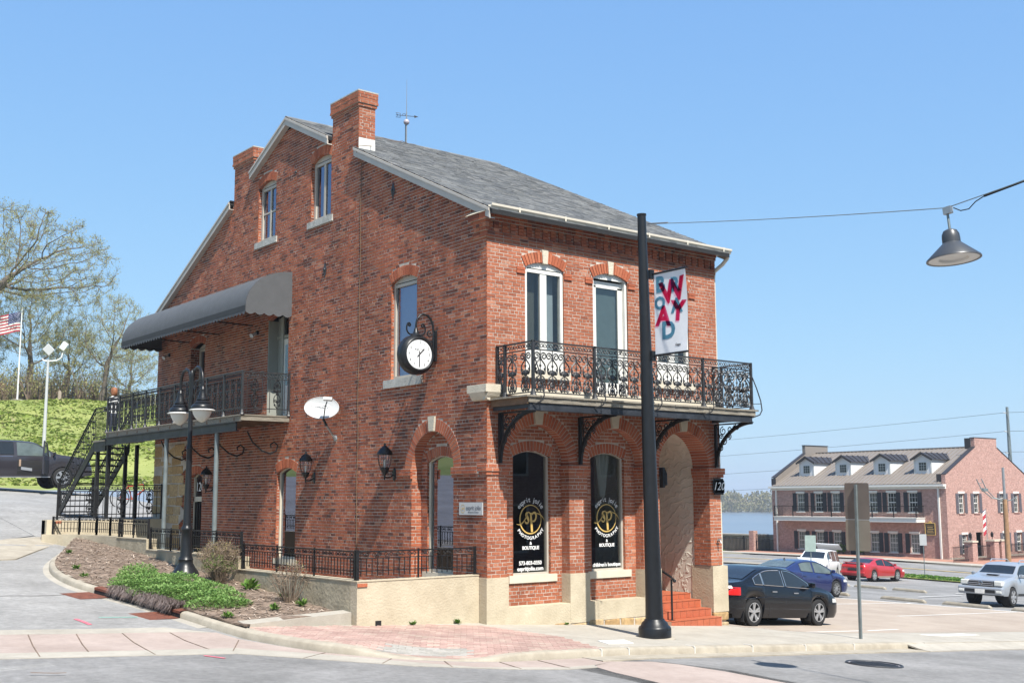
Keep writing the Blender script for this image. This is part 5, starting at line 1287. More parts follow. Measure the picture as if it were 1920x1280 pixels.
for k in range(14): a0, a1 = 2*PI*k/14, 2*PI*(k+1)/14; b.poly([c_, c_ + ux*.03*math.cos(a0) + uz*.03*math.sin(a0), c_ + ux*.03*math.cos(a1) + uz*.03*math.sin(a1)])
b.build('logo', M['white_gloss'], dt)
b = MB(); foot = Vector((.45, .12, -.68)); hub = -dn*.12
b.tube([ux*.10 - uz*.27, ux*.16 + dn*.28 - uz*.10, ux*.20 + dn*.36 + uz*.0], .014, 5); b.build('feed_arm', M['lamp_black'], dt)
b = MB(); b.obox(ux*.21 + dn*.37 + uz*.06, ux*.10, uz*.035, dn*.04); b.build('feed_horn', M['dish'], dt)
b = MB(); b.tube([hub, hub + Vector((.03,.02,-.20)), foot + Vector((-.28,-.06,.28))], .03, 7); b.obox(hub, ux*.08, uz*.08, dn*.04); b.build('mount', M['lamp_black'], dt)
b = MB(); b.tube([foot + Vector((-.28,-.06,.28)), foot + Vector((-.02,0,0))], .026, 7); b.lathe([(.0,.03),(.05,.03),(.08,.0)], 10, foot, Matrix.Rotation(RAD(-90), 3, 'Y')); b.build('wall_arm', M['galv'], dt)
# wall lanterns
def lantern(name, label, y, z, s=1., big=True):
    t = thing(name, label, 'lamp', (-.24*s, y, z), group='wall lanterns on the side wall'); b = MB()
    b.lathe([(.165*s,.40*s),(.15*s,.44*s),(.11*s,.50*s),(.05*s,.555*s),(.02*s,.58*s),(.02*s,.61*s),(.0,.63*s)], 12); b.lathe([(.165*s,.40*s),(.15*s,.385*s),(.0,.385*s)], 12); b.build('cap', M['lamp_black'], t, 40)
    b = MB(); b.lathe([(.135*s,.385*s),(.14*s,.32*s),(.12*s,.2*s),(.085*s,.125*s)], 8); b.build('glass', M['lantern_glass'], t)
    b = MB()
    for k in range(8): a = 2*PI*k/8; b.tube([(r*math.cos(a)*s, r*math.sin(a)*s, zz*s) for r, zz in ((.138,.385),(.143,.32),(.123,.2),(.088,.125))], .006, 4)
    b.lathe([(.095*s,.13*s),(.09*s,.09*s),(.05*s,.03*s),(.02*s,-.02*s),(.015*s,-.10*s),(.0,-.12*s)], 10); b.build('cage', M['lamp_black'], t)
    b = MB(); b.lathe([(.0,.30*s),(.02*s,.28*s),(.025*s,.18*s),(.02*s,.12*s)], 8); b.build('bulb', M['lamp_glass'], t)
    b = MB(); b.tube([(0,0,-.06*s),(.08*s,0,-.07*s),(.15*s,0,-.05*s),(.22*s,0,.0)], .014, 6); b.tube([(.0,0,-.02),(.1*s,0,.06*s),(.2*s,0,.05*s)], .010, 5)
    b.lathe([(.0,.03),(.05*s,.025),(.065*s,.0)], 10, (.235*s,0,.0), Matrix.Rotation(RAD(-90), 3, 'Y') @ Matrix.Diagonal((2.2,1,1))); b.build('wall_plate', M['lamp_black'], t)
lantern('wall_lantern', 'black wall lantern nearer the shop sign, beside the arched niche', 3.25, 2.85, 1.05)
lantern('wall_lantern', 'black wall lantern nearer the street lamp, beside the ground floor side window', 6.75, 2.83, 1.0)
lantern('wall_lantern', 'pale glass lantern by the numbered street door under the side balcony', 12.4, 2.62, 1.0)
for y, lab in ((15.9, 'small spotlight at the far end under the awning'), (9.95, 'small spotlight beside the side balcony door')):
    t = thing('spotlight', lab, 'spotlight', (0, y, 6.66)); b = MB(); b.lathe([(.0,.05),(.05,.05),(.06,.0)], 10, (0,0,0), Matrix.Rotation(RAD(-90), 3, 'Y')); b.tube([(-.03,0,0),(-.10,-.03,-.02)], .018, 6); b.build('base', M['lamp_black'], t)
    b = MB(); d_ = Vector((-.75,-.2,-.5)).normalized(); q = Vector((0,0,1)).rotation_difference(d_).to_matrix(); b.lathe([(.0,-.05),(.035,-.04),(.04,.05),(.065,.12),(.06,.12),(.0,.10)], 12, (-.12,-.04,-.04), q); b.build('head', M['dish'], t)
# twin-arm street lamp in the planting bed
LX, LY = -3.30, 6.30; LZ = gz(LX, LY) + .06
tl = thing('street_lamp', 'black twin-arm street lamp with bell shades standing in the planting bed', 'street lamp', (LX, LY, LZ))
b = MB(); b.lathe([(.30,-.2),(.30,.02),(.285,.05),(.29,.10),(.27,.16),(.20,.26),(.155,.34),(.15,.40),(.16,.42),(.145,.45),(.125,.50),(.115,.80),(.105,1.02),(.12,1.04),(.12,1.08),(.095,1.11),(.085,1.16),(.065,2.2),(.06,2.75),(.075,2.78),(.05,2.86),(.045,4.35),(.05,4.38),(.03,4.45),(.0,4.5)], 18); b.build('column', M['lamp_black'], tl, 40)
b = MB(); b.lathe([(.42,-.1),(.42,.015),(.0,.015)], 20); b.build('footing', M['concrete'], tl)
for s in (-1, 1):
    b = MB(); yy = lambda a: s*a
    b.tube([(0, yy(.02), 3.75), (0, yy(.07), 4.05), (0, yy(.06), 4.2), (0, yy(.08), 4.35), (0, yy(.15), 4.47), (0, yy(.30), 4.53), (0, yy(.46), 4.48), (0, yy(.56), 4.36), (0, yy(.60), 4.2), (0, yy(.60), 3.98)], .032, 8)
    b.tube([(0, yy(u), v) for u, v in spiral((.20,4.13), .12, 1.3, PI*.2, 1, 14)], .014, 5); b.tube([(0, yy(.03), 3.9),(0, yy(.16), 3.95),(0, yy(.24), 4.15),(0, yy(.44), 4.25)], .012, 5)
    b.build('arm', M['lamp_black'], tl, 60)
    sh = part('shade', tl, (0, yy(.60), 3.66)); b = MB(); b.lathe([(.0,.42),(.035,.42),(.06,.36),(.055,.34),(.075,.26),(.10,.17),(.125,.155),(.13,.13),(.11,.12),(.15,.085),(.17,.07),(.16,.05),(.19,.04),(.225,.0),(.235,-.06),(.23,-.075)], 20); b.build('bell', M['lamp_black'], sh, 35)
    b = MB(); b.lathe([(.225,-.068),(.275,-.085),(.275,-.095),(.20,-.098)], 20); b.build('rim', M['white_gloss'], sh)
    b = MB(); b.lathe([(.205,-.095),(.19,-.16),(.15,-.24),(.09,-.31),(.03,-.345),(.0,-.35)], 20); b.build('globe', M['lamp_glass'], sh, 60)
# big tapered pole with banner and span wire
PX, PY = 2.05, -2.37; PZ = pz(PX, PY)
bp = thing('lamp_pole', 'tall thick black tapered pole at the kerb carrying banner and span wire', 'pole', (PX, PY, PZ)); bp.rotation_euler = (RAD(-.45), RAD(-.55), 0)
b = MB(); b.lathe([(.295,-.1),(.30,.02),(.30,.17),(.285,.20),(.255,.22),(.235,.27),(.19,.31),(.18,.335),(.165,.34),(.158,.6),(.14,2.2),(.112,5.0),(.082,7.86),(.092,7.87),(.092,7.90),(.0,7.92)], 28); b.build('shaft', M['lamp_black'], bp, 35)
b = MB(); b.lathe([(.38,-.14),(.37,-.02),(.33,.008),(.0,.008)], 24); b.build('footing', M['kerb_concrete'], bp, 40)
b = MB(); b.box(-.05,-.33,.05,.09,-.295,.14) if False else b.bar((.02,-.302,.16),(.14,-.275,.16), .01, .02); b.build('access_slot', M['dark'], bp)
mat('banner_cloth', (.80, .81, .83), .8, .06, 3, .1, 100); mat('banner_blue', (.16, .45, .62), .8, .08, 9); mat('banner_red', (.56, .07, .16), .8, .08, 9); mat('banner_purple', (.20, .06, .22), .8, .08, 9)
mr2 = M['banner_red']; n2_ = mr2.node_tree.nodes; tb = n2_.new('ShaderNodeBsdfTransparent'); tb.inputs[0].default_value = (.86, .17, .36, 1); L_(mr2, tb.outputs[0], n2_['Material Output'].inputs[0])   # translucent ink: darkens the blue print below it
bn = thing('street_banner', 'white vertical street banner with overlapping red and blue letters reading Broadway', 'banner', (PX - .02, PY - .12, PZ)); bz0, bz1 = 5.18, 6.70
def bwave(u, v): return (.03 + .045*math.sin(v*PI*1.0)*(u) , -.03 - .80*u, bz0 + (bz1 - bz0)*v + .0*u)
b = MB(); b.grid(lambda u, v: bwave(u, v), 8, 20); b.build('cloth', M['banner_cloth'], bn, 60)
for z in (bz0 - .02, bz1 + .01): b = MB(); b.tube([(.03,.06,z),(.03,-.85,z)], .02, 7); b.box(-.03,.0,z - .09,.07,.06,z + .09); b.build('arm', M['lamp_black'], bn)
def ban(t, m, u, v, s, off, rot=0, **k):
    me = text_mesh('letter', t, s, m, extrude=.0004, bold=.018*s/.4, **k); c_, s_ = math.cos(rot), math.sin(rot)
    for vv in me.vertices:
        x, y = vv.co.x*c_ - vv.co.y*s_, vv.co.x*s_ + vv.co.y*c_
        uu, v2 = u + x/.80, v + y/(bz1 - bz0); p = bwave(min(.99,max(.01,uu)), min(1,max(0,v2))); vv.co = (p[0] - .004 - off + vv.co.z*0, p[1], p[2])
    link('letter', me, bn)
ban('B', M['banner_blue'], .20, .85, .40, .001); ban('R', M['banner_blue'], .66, .82, .36, .001); ban('O', M['banner_blue'], .17, .62, .32, .001); ban('A', M['banner_blue'], .68, .56, .36, .001); ban('D', M['banner_blue'], .42, .27, .44, .001)
ban('W', M['banner_red'], .58, .745, .56, .003, .12); ban('A', M['banner_red'], .27, .45, .50, .003, -.08); ban('Y', M['banner_red'], .72, .49, .50, .003, -.1)
ban('Cape', M['grey_print'], .72, .085, .06, .002)
wr = thing('span_wire', 'thin steel wire spanning from the black pole over the street to the hanging lamp', 'wire'); b = MB()
wA, wB, wC = Vector((2.0,-2.45,7.50)), Vector((.85,-9.3,6.24)), Vector((-.2,-15.5,6.75))
def sag(a, c, s, n=12): return [a + (c - a)*i/n - Vector((0,0,s*4*(i/n)*(1 - i/n))) for i in range(n + 1)]
b.tube(sag(wA, wB, .03), .007, 5); b.tube(sag(wB, wC, .03), .007, 5); b.build('wire', M['galv_post'], wr); b = MB(); b.tube(sag(wB + Vector((0,-.55,.05)), wC, .0), .017, 6); b.tube([wB + Vector((0,-.1,-.02)), wB + Vector((0,-.2,-.08)), wB + Vector((0,-.32,-.08)), wB + Vector((0,-.42,.0)), wB + Vector((0,-.55,.05))], .008, 5); b.build('power_cable', M['dark'], wr)
b = MB(); b.tube([wA, wA + (wB - wA)*.09], .016, 6); b.build('turnbuckle', M['galv'], wr)
pl_ = thing('hanging_lamp', 'grey conical street lamp hanging from the span wire over the street', 'lamp', tuple(wB)); pl_.rotation_euler = (RAD(-5), 0, 0)
b = MB(); b.box(-.03,-.07,-.09,.03,.05,.01); b.build('clamp', M['galv'], pl_); b = MB(); b.tube([(0,0,-.08),(0,0,-.32)], .018, 7); b.build('stem', M['galv_post'], pl_)
mat('lamp_grey', (.055, .06, .068), .38, .08, 5); b = MB(); b.lathe([(.0,-.30),(.04,-.305),(.09,-.33),(.115,-.38),(.12,-.44),(.12,-.50),(.135,-.515),(.355,-.715),(.36,-.735),(.33,-.735)], 28); b.build('shade', M['lamp_grey'], pl_, 35)
b = MB(); b.lathe([(.335,-.73),(.20,-.725),(.18,-.70),(.0,-.70)], 28); b.build('lens', M['lamp_glass'], pl_, 30)
# sign post seen from behind
sp_ = thing('sign_post', 'grey perforated steel post with two blank-backed sign plates at the kerb', 'sign', (7.5, -2.92, gz(7.5, -2.92))); zb = gz(7.5, -2.92); sp_.rotation_euler = (RAD(.6), 0, 0)
b = MB(); b.box(-.026,-.026,-.1,.026,.026,2.60 - zb); 
for k in range(58): b.box(-.0275,-.007,.2 + k*.05,-.026,.007,.214 + k*.05)
b.build('post', M['galv_post'], sp_)
mat('sign_back', (.34, .30, .245), .5, .1, 2, metal=.3); mat('sign_back_dark', (.23, .195, .17), .5, .15, 2, metal=.3)
def plate(z0, z1, w, m, y0=0):
    b = MB(); r = .04; P = []
    for cy, cz, a0 in ((w/2 - r, z1 - r, 0), (-w/2 + r, z1 - r, 90), (-w/2 + r, z0 + r, 180), (w/2 - r, z0 + r, 270)):
        for k in range(5): a = RAD(a0 + k*22.5); P.append((cy + r*math.cos(a), cz + r*math.sin(a)))
    b.prism(P, lambda a, c, t: (t, a + y0, c), .028, .032); return b.build('sign_plate', m, sp_)
plate(1.87 - zb, 2.63 - zb, .60, M['sign_back_dark']); plate(1.22 - zb, 1.862 - zb, .60, M['sign_back'])
def small_sign(x, y, h, w, ph, lab, ang=0, tilt=0, m='dish', both=True):
    t = thing('sign_post', lab, 'sign', (x, y, gz(x, y) - .05), ang); t.rotation_euler = (0, tilt, ang); b = MB(); b.tube([(0,0,0),(0,0,h)], .03, 6); b.build('post', M['galv_post'], t)
    b = MB(); b.box(-.045,-w/2,h - ph,-.035,w/2,h); b.build('sign_plate', M[m], t)
mat('pale_green_sign', (.42, .52, .46), .6, .1, 5)
small_sign(34.5, 18.9, 2.5, .55, .8, 'leaning pale green parking sign behind the cars', RAD(20), RAD(3), 'pale_green_sign')
small_sign(57.3, 27.0, 2.9, .45, .75, 'small pale sign on a post by the grass verge right of the red car', RAD(30), 0, 'dish')
# ------------------------------------------------------------------ vehicles
def interp(P, x):
    if x <= P[0][0]: return P[0][1]
    for (a, c), (d, e) in zip(P, P[1:]):
        if x <= d: return c + (e - c)*(x - a)/(d - a)
    return P[-1][1]
def smoothed(P, n=4, it=2):
    Q = [Vector(p) for p in P]
    for _ in range(it):
        R_ = [Q[0]]
        for a, c in zip(Q, Q[1:]): R_ += [a*.75 + c*.25, a*.25 + c*.75]
        R_.append(Q[-1]); Q = R_
    return [(q.x, q.y) for q in Q]
mat('tyre', (.018, .018, .019), .85, .2, 20, .2, 60); mat('rim', (.62, .62, .63), .3, .05, 6, metal=.75); mat('chrome', (.75, .75, .76), .12, 0, metal=.95)
mat('red_lens', (.55, .02, .02), .15, 0, spec=.6); mat('clear_lens', (.70, .70, .66), .12, .1, 20, spec=.6); mat('car_glass', (.016, .02, .024), .03, 0, spec=.7); mat('car_glass_pale', (.10, .125, .12), .04, .3, 2, spec=.7); mat('car_trim', (.02, .02, .022), .5, 0)
def car(name, label, loc, head, paint, L, Wd, H, wb, rf, wr_, top, belt, sill=.22, windows=(), ws=None, rw=None, rim=('spoke', 10), glass='car_glass', fo=None, slope=(0, 0), chrome_trim=False, group='parked cars'):
    """top, belt: (x, z) outlines from tail to nose, x measured from the middle of the wheelbase"""
    t = thing(name, label, 'car', loc, head, group); pm = M[paint]
    top = smoothed(top); belt = smoothed(belt); x0, x1 = top[0][0], top[-1][0]
    axs = (-wb/2, wb/2); ra = wr_ + .055
    def w(x):
        e = 1.0
        for xe, d in ((x0, x - x0), (x1, x1 - x)):
            r = .55
            if d < r: e *= (.80 + .20*math.sqrt(max(0, 1 - (1 - max(d, 0)/r)**2)))
        return Wd/2*e
    def low(x):
        z = sill + .10*sm(.5, .0, x - x0) + .08*sm(.4, .0, x1 - x) if False else sill + (.10 if x - x0 < .25 else 0) + (.03 if x1 - x < .2 else 0)
        for a in axs:
            d = abs(x - a)
            if d < ra: z = max(z, wr_*.98 + math.sqrt(ra*ra - d*d))
        return z
    zb_ = lambda x: interp(belt, x); zt_ = lambda x: max(interp(top, x), zb_(x) + .012)
    Hb = H - max(z for _, z in belt) + .02
    def ring(x):
        W_, l, bz, tz = w(x), low(x), zb_(x), zt_(x); g = min(1, max(0, (tz - bz)/Hb)); wr2 = W_*(.90 - .17*g)
        bz2 = max(bz, l + .06)
        return [(W_*.94, l), (W_*.995, l + (bz2 - l)*.30), (W_, l + (bz2 - l)*.62), (W_*.985, bz2 - .05*(bz2 - l)/.6), (W_*.945, bz2), ((W_*.935 + wr2)/2 + .012*g, (bz2 + tz - .05*g)/2), (wr2, tz - .055*g - .004), (wr2*.86, tz - .018*g), (wr2*.5, tz - .003*g), (0, tz)]
    xs = set([x0, x0 + .02, x0 + .06, x0 + .14, x0 + .25, x1, x1 - .02, x1 - .06, x1 - .14, x1 - .25])
    x = x0
    while x < x1: xs.add(round(x, 3)); x += .11
    for a in axs:
        for k in range(13): xs.add(round(a + ra*math.cos(PI*k/12)*.999, 3))
    xs = sorted(q for q in xs if x0 <= q <= x1); b = MB(); nr = 10; rows = []
    for x in xs:
        r = ring(x); full = [(x, -y, z) for y, z in r] + [(x, y, z) for y, z in reversed(r[:-1])]; rows.append(full)
    k = len(rows[0])
    for r in rows: b.v += r
    for i in range(len(rows) - 1):
        for j in range(k - 1): b.f.append([i*k + j, (i+1)*k + j, (i+1)*k + j + 1, i*k + j + 1]); b.mi.append(0)
    b.f.append(list(range(k))); b.mi.append(0); b.f.append(list(reversed(range((len(rows)-1)*k, len(rows)*k)))); b.mi.append(0)
    body = b.build('body', pm, t, 38)
    b = MB(); b.box(x0 + .25, -Wd/2*.80, sill - .02, x1 - .3, Wd/2*.80, sill + .25)
    for a in axs:
        for s in (-1, 1): b.lathe([(ra*.99, -.30), (ra*.99, .0), (.0, -.30)], 20, (a, s*Wd*.46, wr_*.98), Matrix.Rotation(RAD(-90*s), 3, 'X'))
    b.build('underbody', M['dark'], t)
    def sy(x, z):
        r = ring(x)
        for (y_a, z_a), (y_b, z_b) in zip(r, r[1:]):
            if z_a <= z <= z_b: return y_a + (y_b - y_a)*(z - z_a)/max(1e-6, z_b - z_a)
        return r[6][0]
    for wx in windows:
        xa, xb = wx[:2]; gm = wx[2] if len(wx) > 2 else glass
        for s in (-1, 1):
            b = MB()
            def fn(u, v):
                x = xa + (xb - xa)*u; lo = max(zb_(x), low(x)) + .035; hi = max(lo + .005, zt_(x) - .095); z = lo + (hi - lo)*v; return (x, s*(sy(x, z) + .008), z)
            b.grid(fn, 12, 3); b.build('side_window', M[gm], t, 60)
            if chrome_trim or True:
                b = MB(); P = [fn(i/12, 0) for i in range(13)] + [fn(1 - i/12, 1) for i in range(13)]; b.tube([(x, y + s*.002, z) for x, y, z in P], .009 if chrome_trim else .007, 4, closed=True); b.build('window_trim', M['chrome' if chrome_trim else 'car_trim'], t)
    for rng, nm in ((ws, 'windscreen'), (rw, 'rear_window')):
        if not rng: continue
        b = MB()
        def fn(u, v):
            x = rng[0] + (rng[1] - rng[0])*u; W_ = w(x); g = min(1, max(0, (zt_(x) - zb_(x))/Hb)); wr2 = W_*(.90 - .17*g); y = (2*v - 1)*wr2*.88
            sl = (zt_(x + .05) - zt_(x - .05))/.1; n = Vector((-sl, 0, 1)).normalized()*.012; return (x + n.x, y, zt_(x) - .022*g*abs(2*v - 1) + n.z)
        b.grid(fn, 8, 8); b.build(nm, M[glass], t, 60)
    for a in axs:                       # wheels
        for s in (-1, 1):
            wl = part('wheel', t, (a, s*(Wd/2 - .115), wr_)); Q = Matrix.Rotation(RAD(-90*s), 3, 'X'); r = wr_; ri = wr_*.70
            b = MB(); b.lathe([(ri, -.09), (r*.96, -.095), (r, -.06), (r, .06), (r*.97, .09), (r*.86, .105), (ri, .095), (ri*.98, .07)], 28, (0,0,0), Q); b.build('tyre', M['tyre'], wl, 40)
            b = MB(); b.lathe([(ri, .095), (ri*.95, .085), (ri*.9, .04), (.0, .02)], 24, (0,0,0), Q); b.build('disc', M['car_trim'], wl)
            b = MB(); b.lathe([(ri*1.0, .098), (ri*.93, .098), (ri*.93, .07)], 24, (0,0,0), Q); b.lathe([(.0,.10),(.05,.098),(.06,.06)], 12, (0,0,0), Q); n = rim[1]
            for k in range(n):
                w_ = 2*PI*k/n + (.16*(-1)**k if rim[0] == 'pair' else 0); d_ = Vector((math.cos(w_), math.sin(w_), 0)); e_ = Vector((-d_.y, d_.x, 0)); sw_ = .018 if n > 7 else .045
                P = [d_*.04 + e_*sw_ + Vector((0,0,.09)), d_*.04 - e_*sw_ + Vector((0,0,.09)), d_*ri*.95 - e_*sw_*1.25 + Vector((0,0,.096)), d_*ri*.95 + e_*sw_*1.25 + Vector((0,0,.096))]; P2 = [p - Vector((0,0,.03)) for p in P]
                b.add([Q @ p for p in P + P2], [(0,1,2,3),(4,5,1,0),(6,7,3,2),(5,6,2,1),(7,4,0,3)])
            b.build('rim', M['rim'], wl, 30)
    t['_'] = 0; del t['_']
    return t, dict(w=w, sy=sy, zb=zb_, zt=zt_, x0=x0, x1=x1, Wd=Wd, low=low)
def seam(t, G_, pts, s, r=.006, m='car_trim', name='panel_gap'):
    b = MB(); b.tube([(x, s*(G_['sy'](x, z) + .001), z) for x, z in pts], r, 4); b.build(name, M[m], t)
def handle(t, G_, x, z, s, m='chrome'):
    b = MB(); y = s*(G_['sy'](x, z)); b.box(x - .10, y - .01, z - .014, x + .10, y + s*.028, z + .014); b.build('door_handle', M[m], t)
def mirror(t, G_, x, z, s, m):
    b = MB(); y = s*G_['sy'](x, z); b.lathe([(.0,-.07),(.07,-.06),(.085,.0),(.075,.06),(.0,.075)], 10, (x, y + s*.14, z + .06), Matrix.Diagonal((.7, 1.25, 1))); b.bar((x, y, z), (x, y + s*.10, z + .02), .05, .03); b.build('wing_mirror', M[m], t, 60)
def patch(t, G_, xa, xb, za, zb, s, m, name, off=.006, n=6):
    b = MB(); b.grid(lambda u, v: (xa + (xb - xa)*u, s*(G_['sy'](xa + (xb - xa)*u, za + (zb - za)*v) + off), za + (zb - za)*v), n, 3); b.build(name, M[m], t, 60)
def endbox(t, x0, x1, y0, y1, z0, z1, m, name, bev=.015):
    b = MB(); b.box(x0, y0, z0, x1, y1, z1); o = b.build(name, M[m], t); q = o.modifiers.new('bevel', 'BEVEL'); q.width = bev; q.segments = 2; return o
mat('paint_black', (.005, .006, .009), .07, 0, spec=.5); mat('paint_blue', (.016, .026, .115), .25, 0, spec=.5, coat=.7, metal=.2); mat('paint_white', (.80, .80, .80), .3, 0, spec=.5, coat=.4); mat('paint_red', (.42, .018, .022), .28, .08, 2, spec=.5, coat=.6); mat('paint_silver', (.46, .49, .53), .3, 0, metal=.45, coat=.5); mat('paint_dark', (.04, .037, .045), .3, .1, 2, spec=.5, coat=.5, metal=.3)
def on_ground(t, x, y, head, wb, Wd):
    """tilt to the slope of the car park"""
    c, s = math.cos(head), math.sin(head); zf, zr_ = gz(x + c*wb/2, y + s*wb/2), gz(x - c*wb/2, y - s*wb/2); zl, zr2 = gz(x - s*Wd/2, y + c*Wd/2), gz(x + s*Wd/2, y - c*Wd/2)
    t.location = (x, y, (zf + zr_)/2 + .003); t.rotation_euler = (math.atan2(zl - zr2, Wd), -math.atan2(zf - zr_, wb), head)
SED_T = [(-2.42,.62),(-2.40,.95),(-2.30,1.03),(-1.85,1.08),(-1.70,1.10),(-.95,1.42),(-.45,1.465),(.15,1.455),(.45,1.40),(1.28,1.02),(1.75,.95),(2.15,.84),(2.34,.70),(2.40,.52)]
SED_B = [(-2.42,.60),(-2.38,.90),(-2.2,.985),(-1.2,.975),(.2,.93),(1.2,.90),(1.8,.83),(2.2,.74),(2.36,.62),(2.40,.50)]
t, g = car('black_sedan', 'black four-door sedan parked right beside the brick building', (0,0,0), 0, 'paint_black', 4.86, 1.86, 1.465, 2.80, .9, .338, SED_T, SED_B, .20, windows=[(-1.36,-1.02),(-.99,-.14),(-.05,.98)], ws=(.52,1.24), rw=(-1.66,-.98), rim=('pair', 10), chrome_trim=True)
on_ground(t, 10.6, 2.38, RAD(3.5), 2.8, 1.86)
for s in (-1, 1):
    seam(t, g, [(-.08,.93),(-.10,.6),(-.12,.26)], s); seam(t, g, [(.98,.88),(1.0,.6),(.95,.26)], s); seam(t, g, [(-1.0,.95),(-.98,.75),(-.80,.45),(-.78,.26)], s); seam(t, g, [(-2.0,.66),(-1.0,.70),(.2,.72),(1.1,.74),(1.6,.72)], s, .008, 'paint_black', 'body_crease')
    handle(t, g, -.62, .845, s); handle(t, g, .30, .82, s); mirror(t, g, .92, .97, s, 'paint_black'); patch(t, g, -2.36, -1.98, .74, .93, s, 'red_lens', 'tail_light'); patch(t, g, -2.36, -2.24, .90, .96, s, 'clear_lens', 'reverse_light'); patch(t, g, 1.98, 2.33, .60, .70, s, 'clear_lens', 'headlight')
    b = MB(); b.obox((-1.83, s*.82, .24), (.008,0,0), (0,.10,0), (0,0,.13)); b.build('mud_flap', M['car_trim'], t); b = MB(); b.obox((.96, s*.84, .22), (.008,0,0), (0,.09,0), (0,0,.10)); b.build('mud_flap', M['car_trim'], t)
EL_T = [(-2.28,.62),(-2.26,.98),(-2.15,1.06),(-1.85,1.09),(-1.1,1.38),(-.5,1.45),(.1,1.44),(.5,1.37),(1.35,1.0),(1.75,.92),(2.1,.80),(2.24,.66),(2.28,.5)]
EL_B = [(-2.28,.60),(-2.24,.92),(-2.0,1.0),(-1.1,.98),(.2,.90),(1.3,.87),(1.8,.78),(2.12,.70),(2.25,.58),(2.28,.48)]
t, g = car('blue_sedan', 'dark blue sedan parked behind the black one', (0,0,0), 0, 'paint_blue', 4.56, 1.80, 1.45, 2.70, .9, .325, EL_T, EL_B, .20, windows=[(-1.05,-.25,'car_glass_pale'),(-.13,1.0,'car_glass_pale')], ws=(.58,1.30), rw=(-1.80,-1.08), rim=('spoke', 9), glass='car_glass_pale')
on_ground(t, 25.4, 12.6, RAD(2), 2.7, 1.8)
for s in (-1, 1): seam(t, g, [(-.2,.9),(-.2,.3)], s); seam(t, g, [(1.0,.86),(1.0,.3)], s); handle(t, g, -.85, .82, s, 'paint_blue'); handle(t, g, .1, .8, s, 'paint_blue'); mirror(t, g, .98, .95, s, 'paint_blue'); patch(t, g, -2.2, -1.75, .80, .96, s, 'red_lens', 'tail_light'); patch(t, g, 1.8, 2.2, .60, .70, s, 'clear_lens', 'headlight')
b = MB(); b.lathe([(.0,.08),(.02,.07),(.05,.0)], 8, (-1.0,0,1.40)); b.build('roof_aerial', M['car_trim'], t)
b = MB(); b.box(-.62,-.55,.6,-.2,-.15,1.18); b.box(-.62,.15,.6,-.2,.55,1.18); b.build('seats', M['car_trim'], t)
VAN_T = [(-2.42,.7),(-2.40,1.35),(-2.30,1.68),(-2.1,1.75),(-.6,1.79),(.35,1.74),(.62,1.66),(1.45,1.14),(1.9,1.05),(2.25,.92),(2.42,.72),(2.46,.52)]
VAN_B = [(-2.42,.7),(-2.38,.98),(-2.0,1.04),(.3,1.02),(1.4,.98),(2.0,.86),(2.3,.76),(2.44,.64),(2.46,.5)]
t, g = car('white_minivan', 'white minivan with its rear hatch raised on the street before the far building', (0,0,0), 0, 'paint_white', 4.9, 1.9, 1.79, 2.95, .9, .33, VAN_T, VAN_B, .22, windows=[(-2.1,-1.25),(-1.1,-.15),(-.02,.95)], ws=(.70,1.40), rw=None, rim=('spoke', 7))
on_ground(t, 48.9, 29.4, RAD(203), 2.95, 1.9)
for s in (-1, 1): mirror(t, g, 1.0, 1.05, s, 'paint_white'); seam(t, g, [(-.08,1.0),(-.08,.3)], s); seam(t, g, [(-1.18,1.0),(-1.18,.3)], s); patch(t, g, -2.38, -2.2, .95, 1.35, s, 'red_lens', 'tail_light'); patch(t, g, 1.95, 2.35, .66, .82, s, 'clear_lens', 'headlight')
b = MB(); b.obox((-2.75,0,1.98), (.48,0,.16), (0,.80,0), (-.01,0,.03)); o = b.build('raised_hatch', M['paint_white'], t); o.modifiers.new('bevel','BEVEL').width = .03
RED_T = [(-2.52,.62),(-2.48,.98),(-2.3,1.06),(-1.75,1.07),(-1.0,1.36),(-.4,1.42),(.1,1.40),(.5,1.32),(1.3,.98),(1.8,.90),(2.25,.78),(2.45,.64),(2.5,.5)]
RED_B = [(-2.52,.60),(-2.46,.90),(-2.2,.98),(-1.2,.97),(.2,.90),(1.3,.86),(1.9,.78),(2.3,.68),(2.46,.58),(2.5,.48)]
t, g = car('red_sedan', 'red sedan with dusty sills parked by the grass verge', (0,0,0), 0, 'paint_red', 5.0, 1.87, 1.42, 2.80, .9, .335, RED_T, RED_B, .21, windows=[(-1.05,-.2),(-.1,.95)], ws=(.56,1.26), rw=(-1.70,-1.0), rim=('spoke', 6))
on_ground(t, 51.75, 27.2, RAD(4), 2.8, 1.87)
endbox(t, -2.54, -2.44, -.75, .75, .80, .93, 'red_lens', 'tail_light_bar'); endbox(t, -2.55, -2.47, -.3, .3, .62, .76, 'car_trim', 'number_plate'); endbox(t, -2.58, -2.40, -.85, .85, .40, .56, 'paint_red', 'rear_bumper', .05)
b = MB(); b.box(-2.46,-.7,1.09,-2.22,.7,1.13); b.box(-2.4,-.6,1.0,-2.3,-.5,1.1); b.box(-2.4,.5,1.0,-2.3,.6,1.1); b.build('spoiler', M['paint_red'], t)
for s in (-1, 1): mirror(t, g, .95, .95, s, 'paint_red'); seam(t, g, [(-.15,.9),(-.15,.3)], s); seam(t, g, [(1.0,.86),(1.0,.3)], s); patch(t, g, 1.95, 2.4, .58, .70, s, 'clear_lens', 'headlight'); patch(t, g, -1.0, 1.0, .215, .30, s, 'tan_lot', 'dusty_sill', .002)
SUV_T = [(-2.36,.75),(-2.34,1.30),(-2.2,1.68),(-1.95,1.74),(-.6,1.78),(.15,1.74),(.40,1.67),(.98,1.22),(1.6,1.15),(2.1,1.05),(2.3,.88),(2.36,.6)]
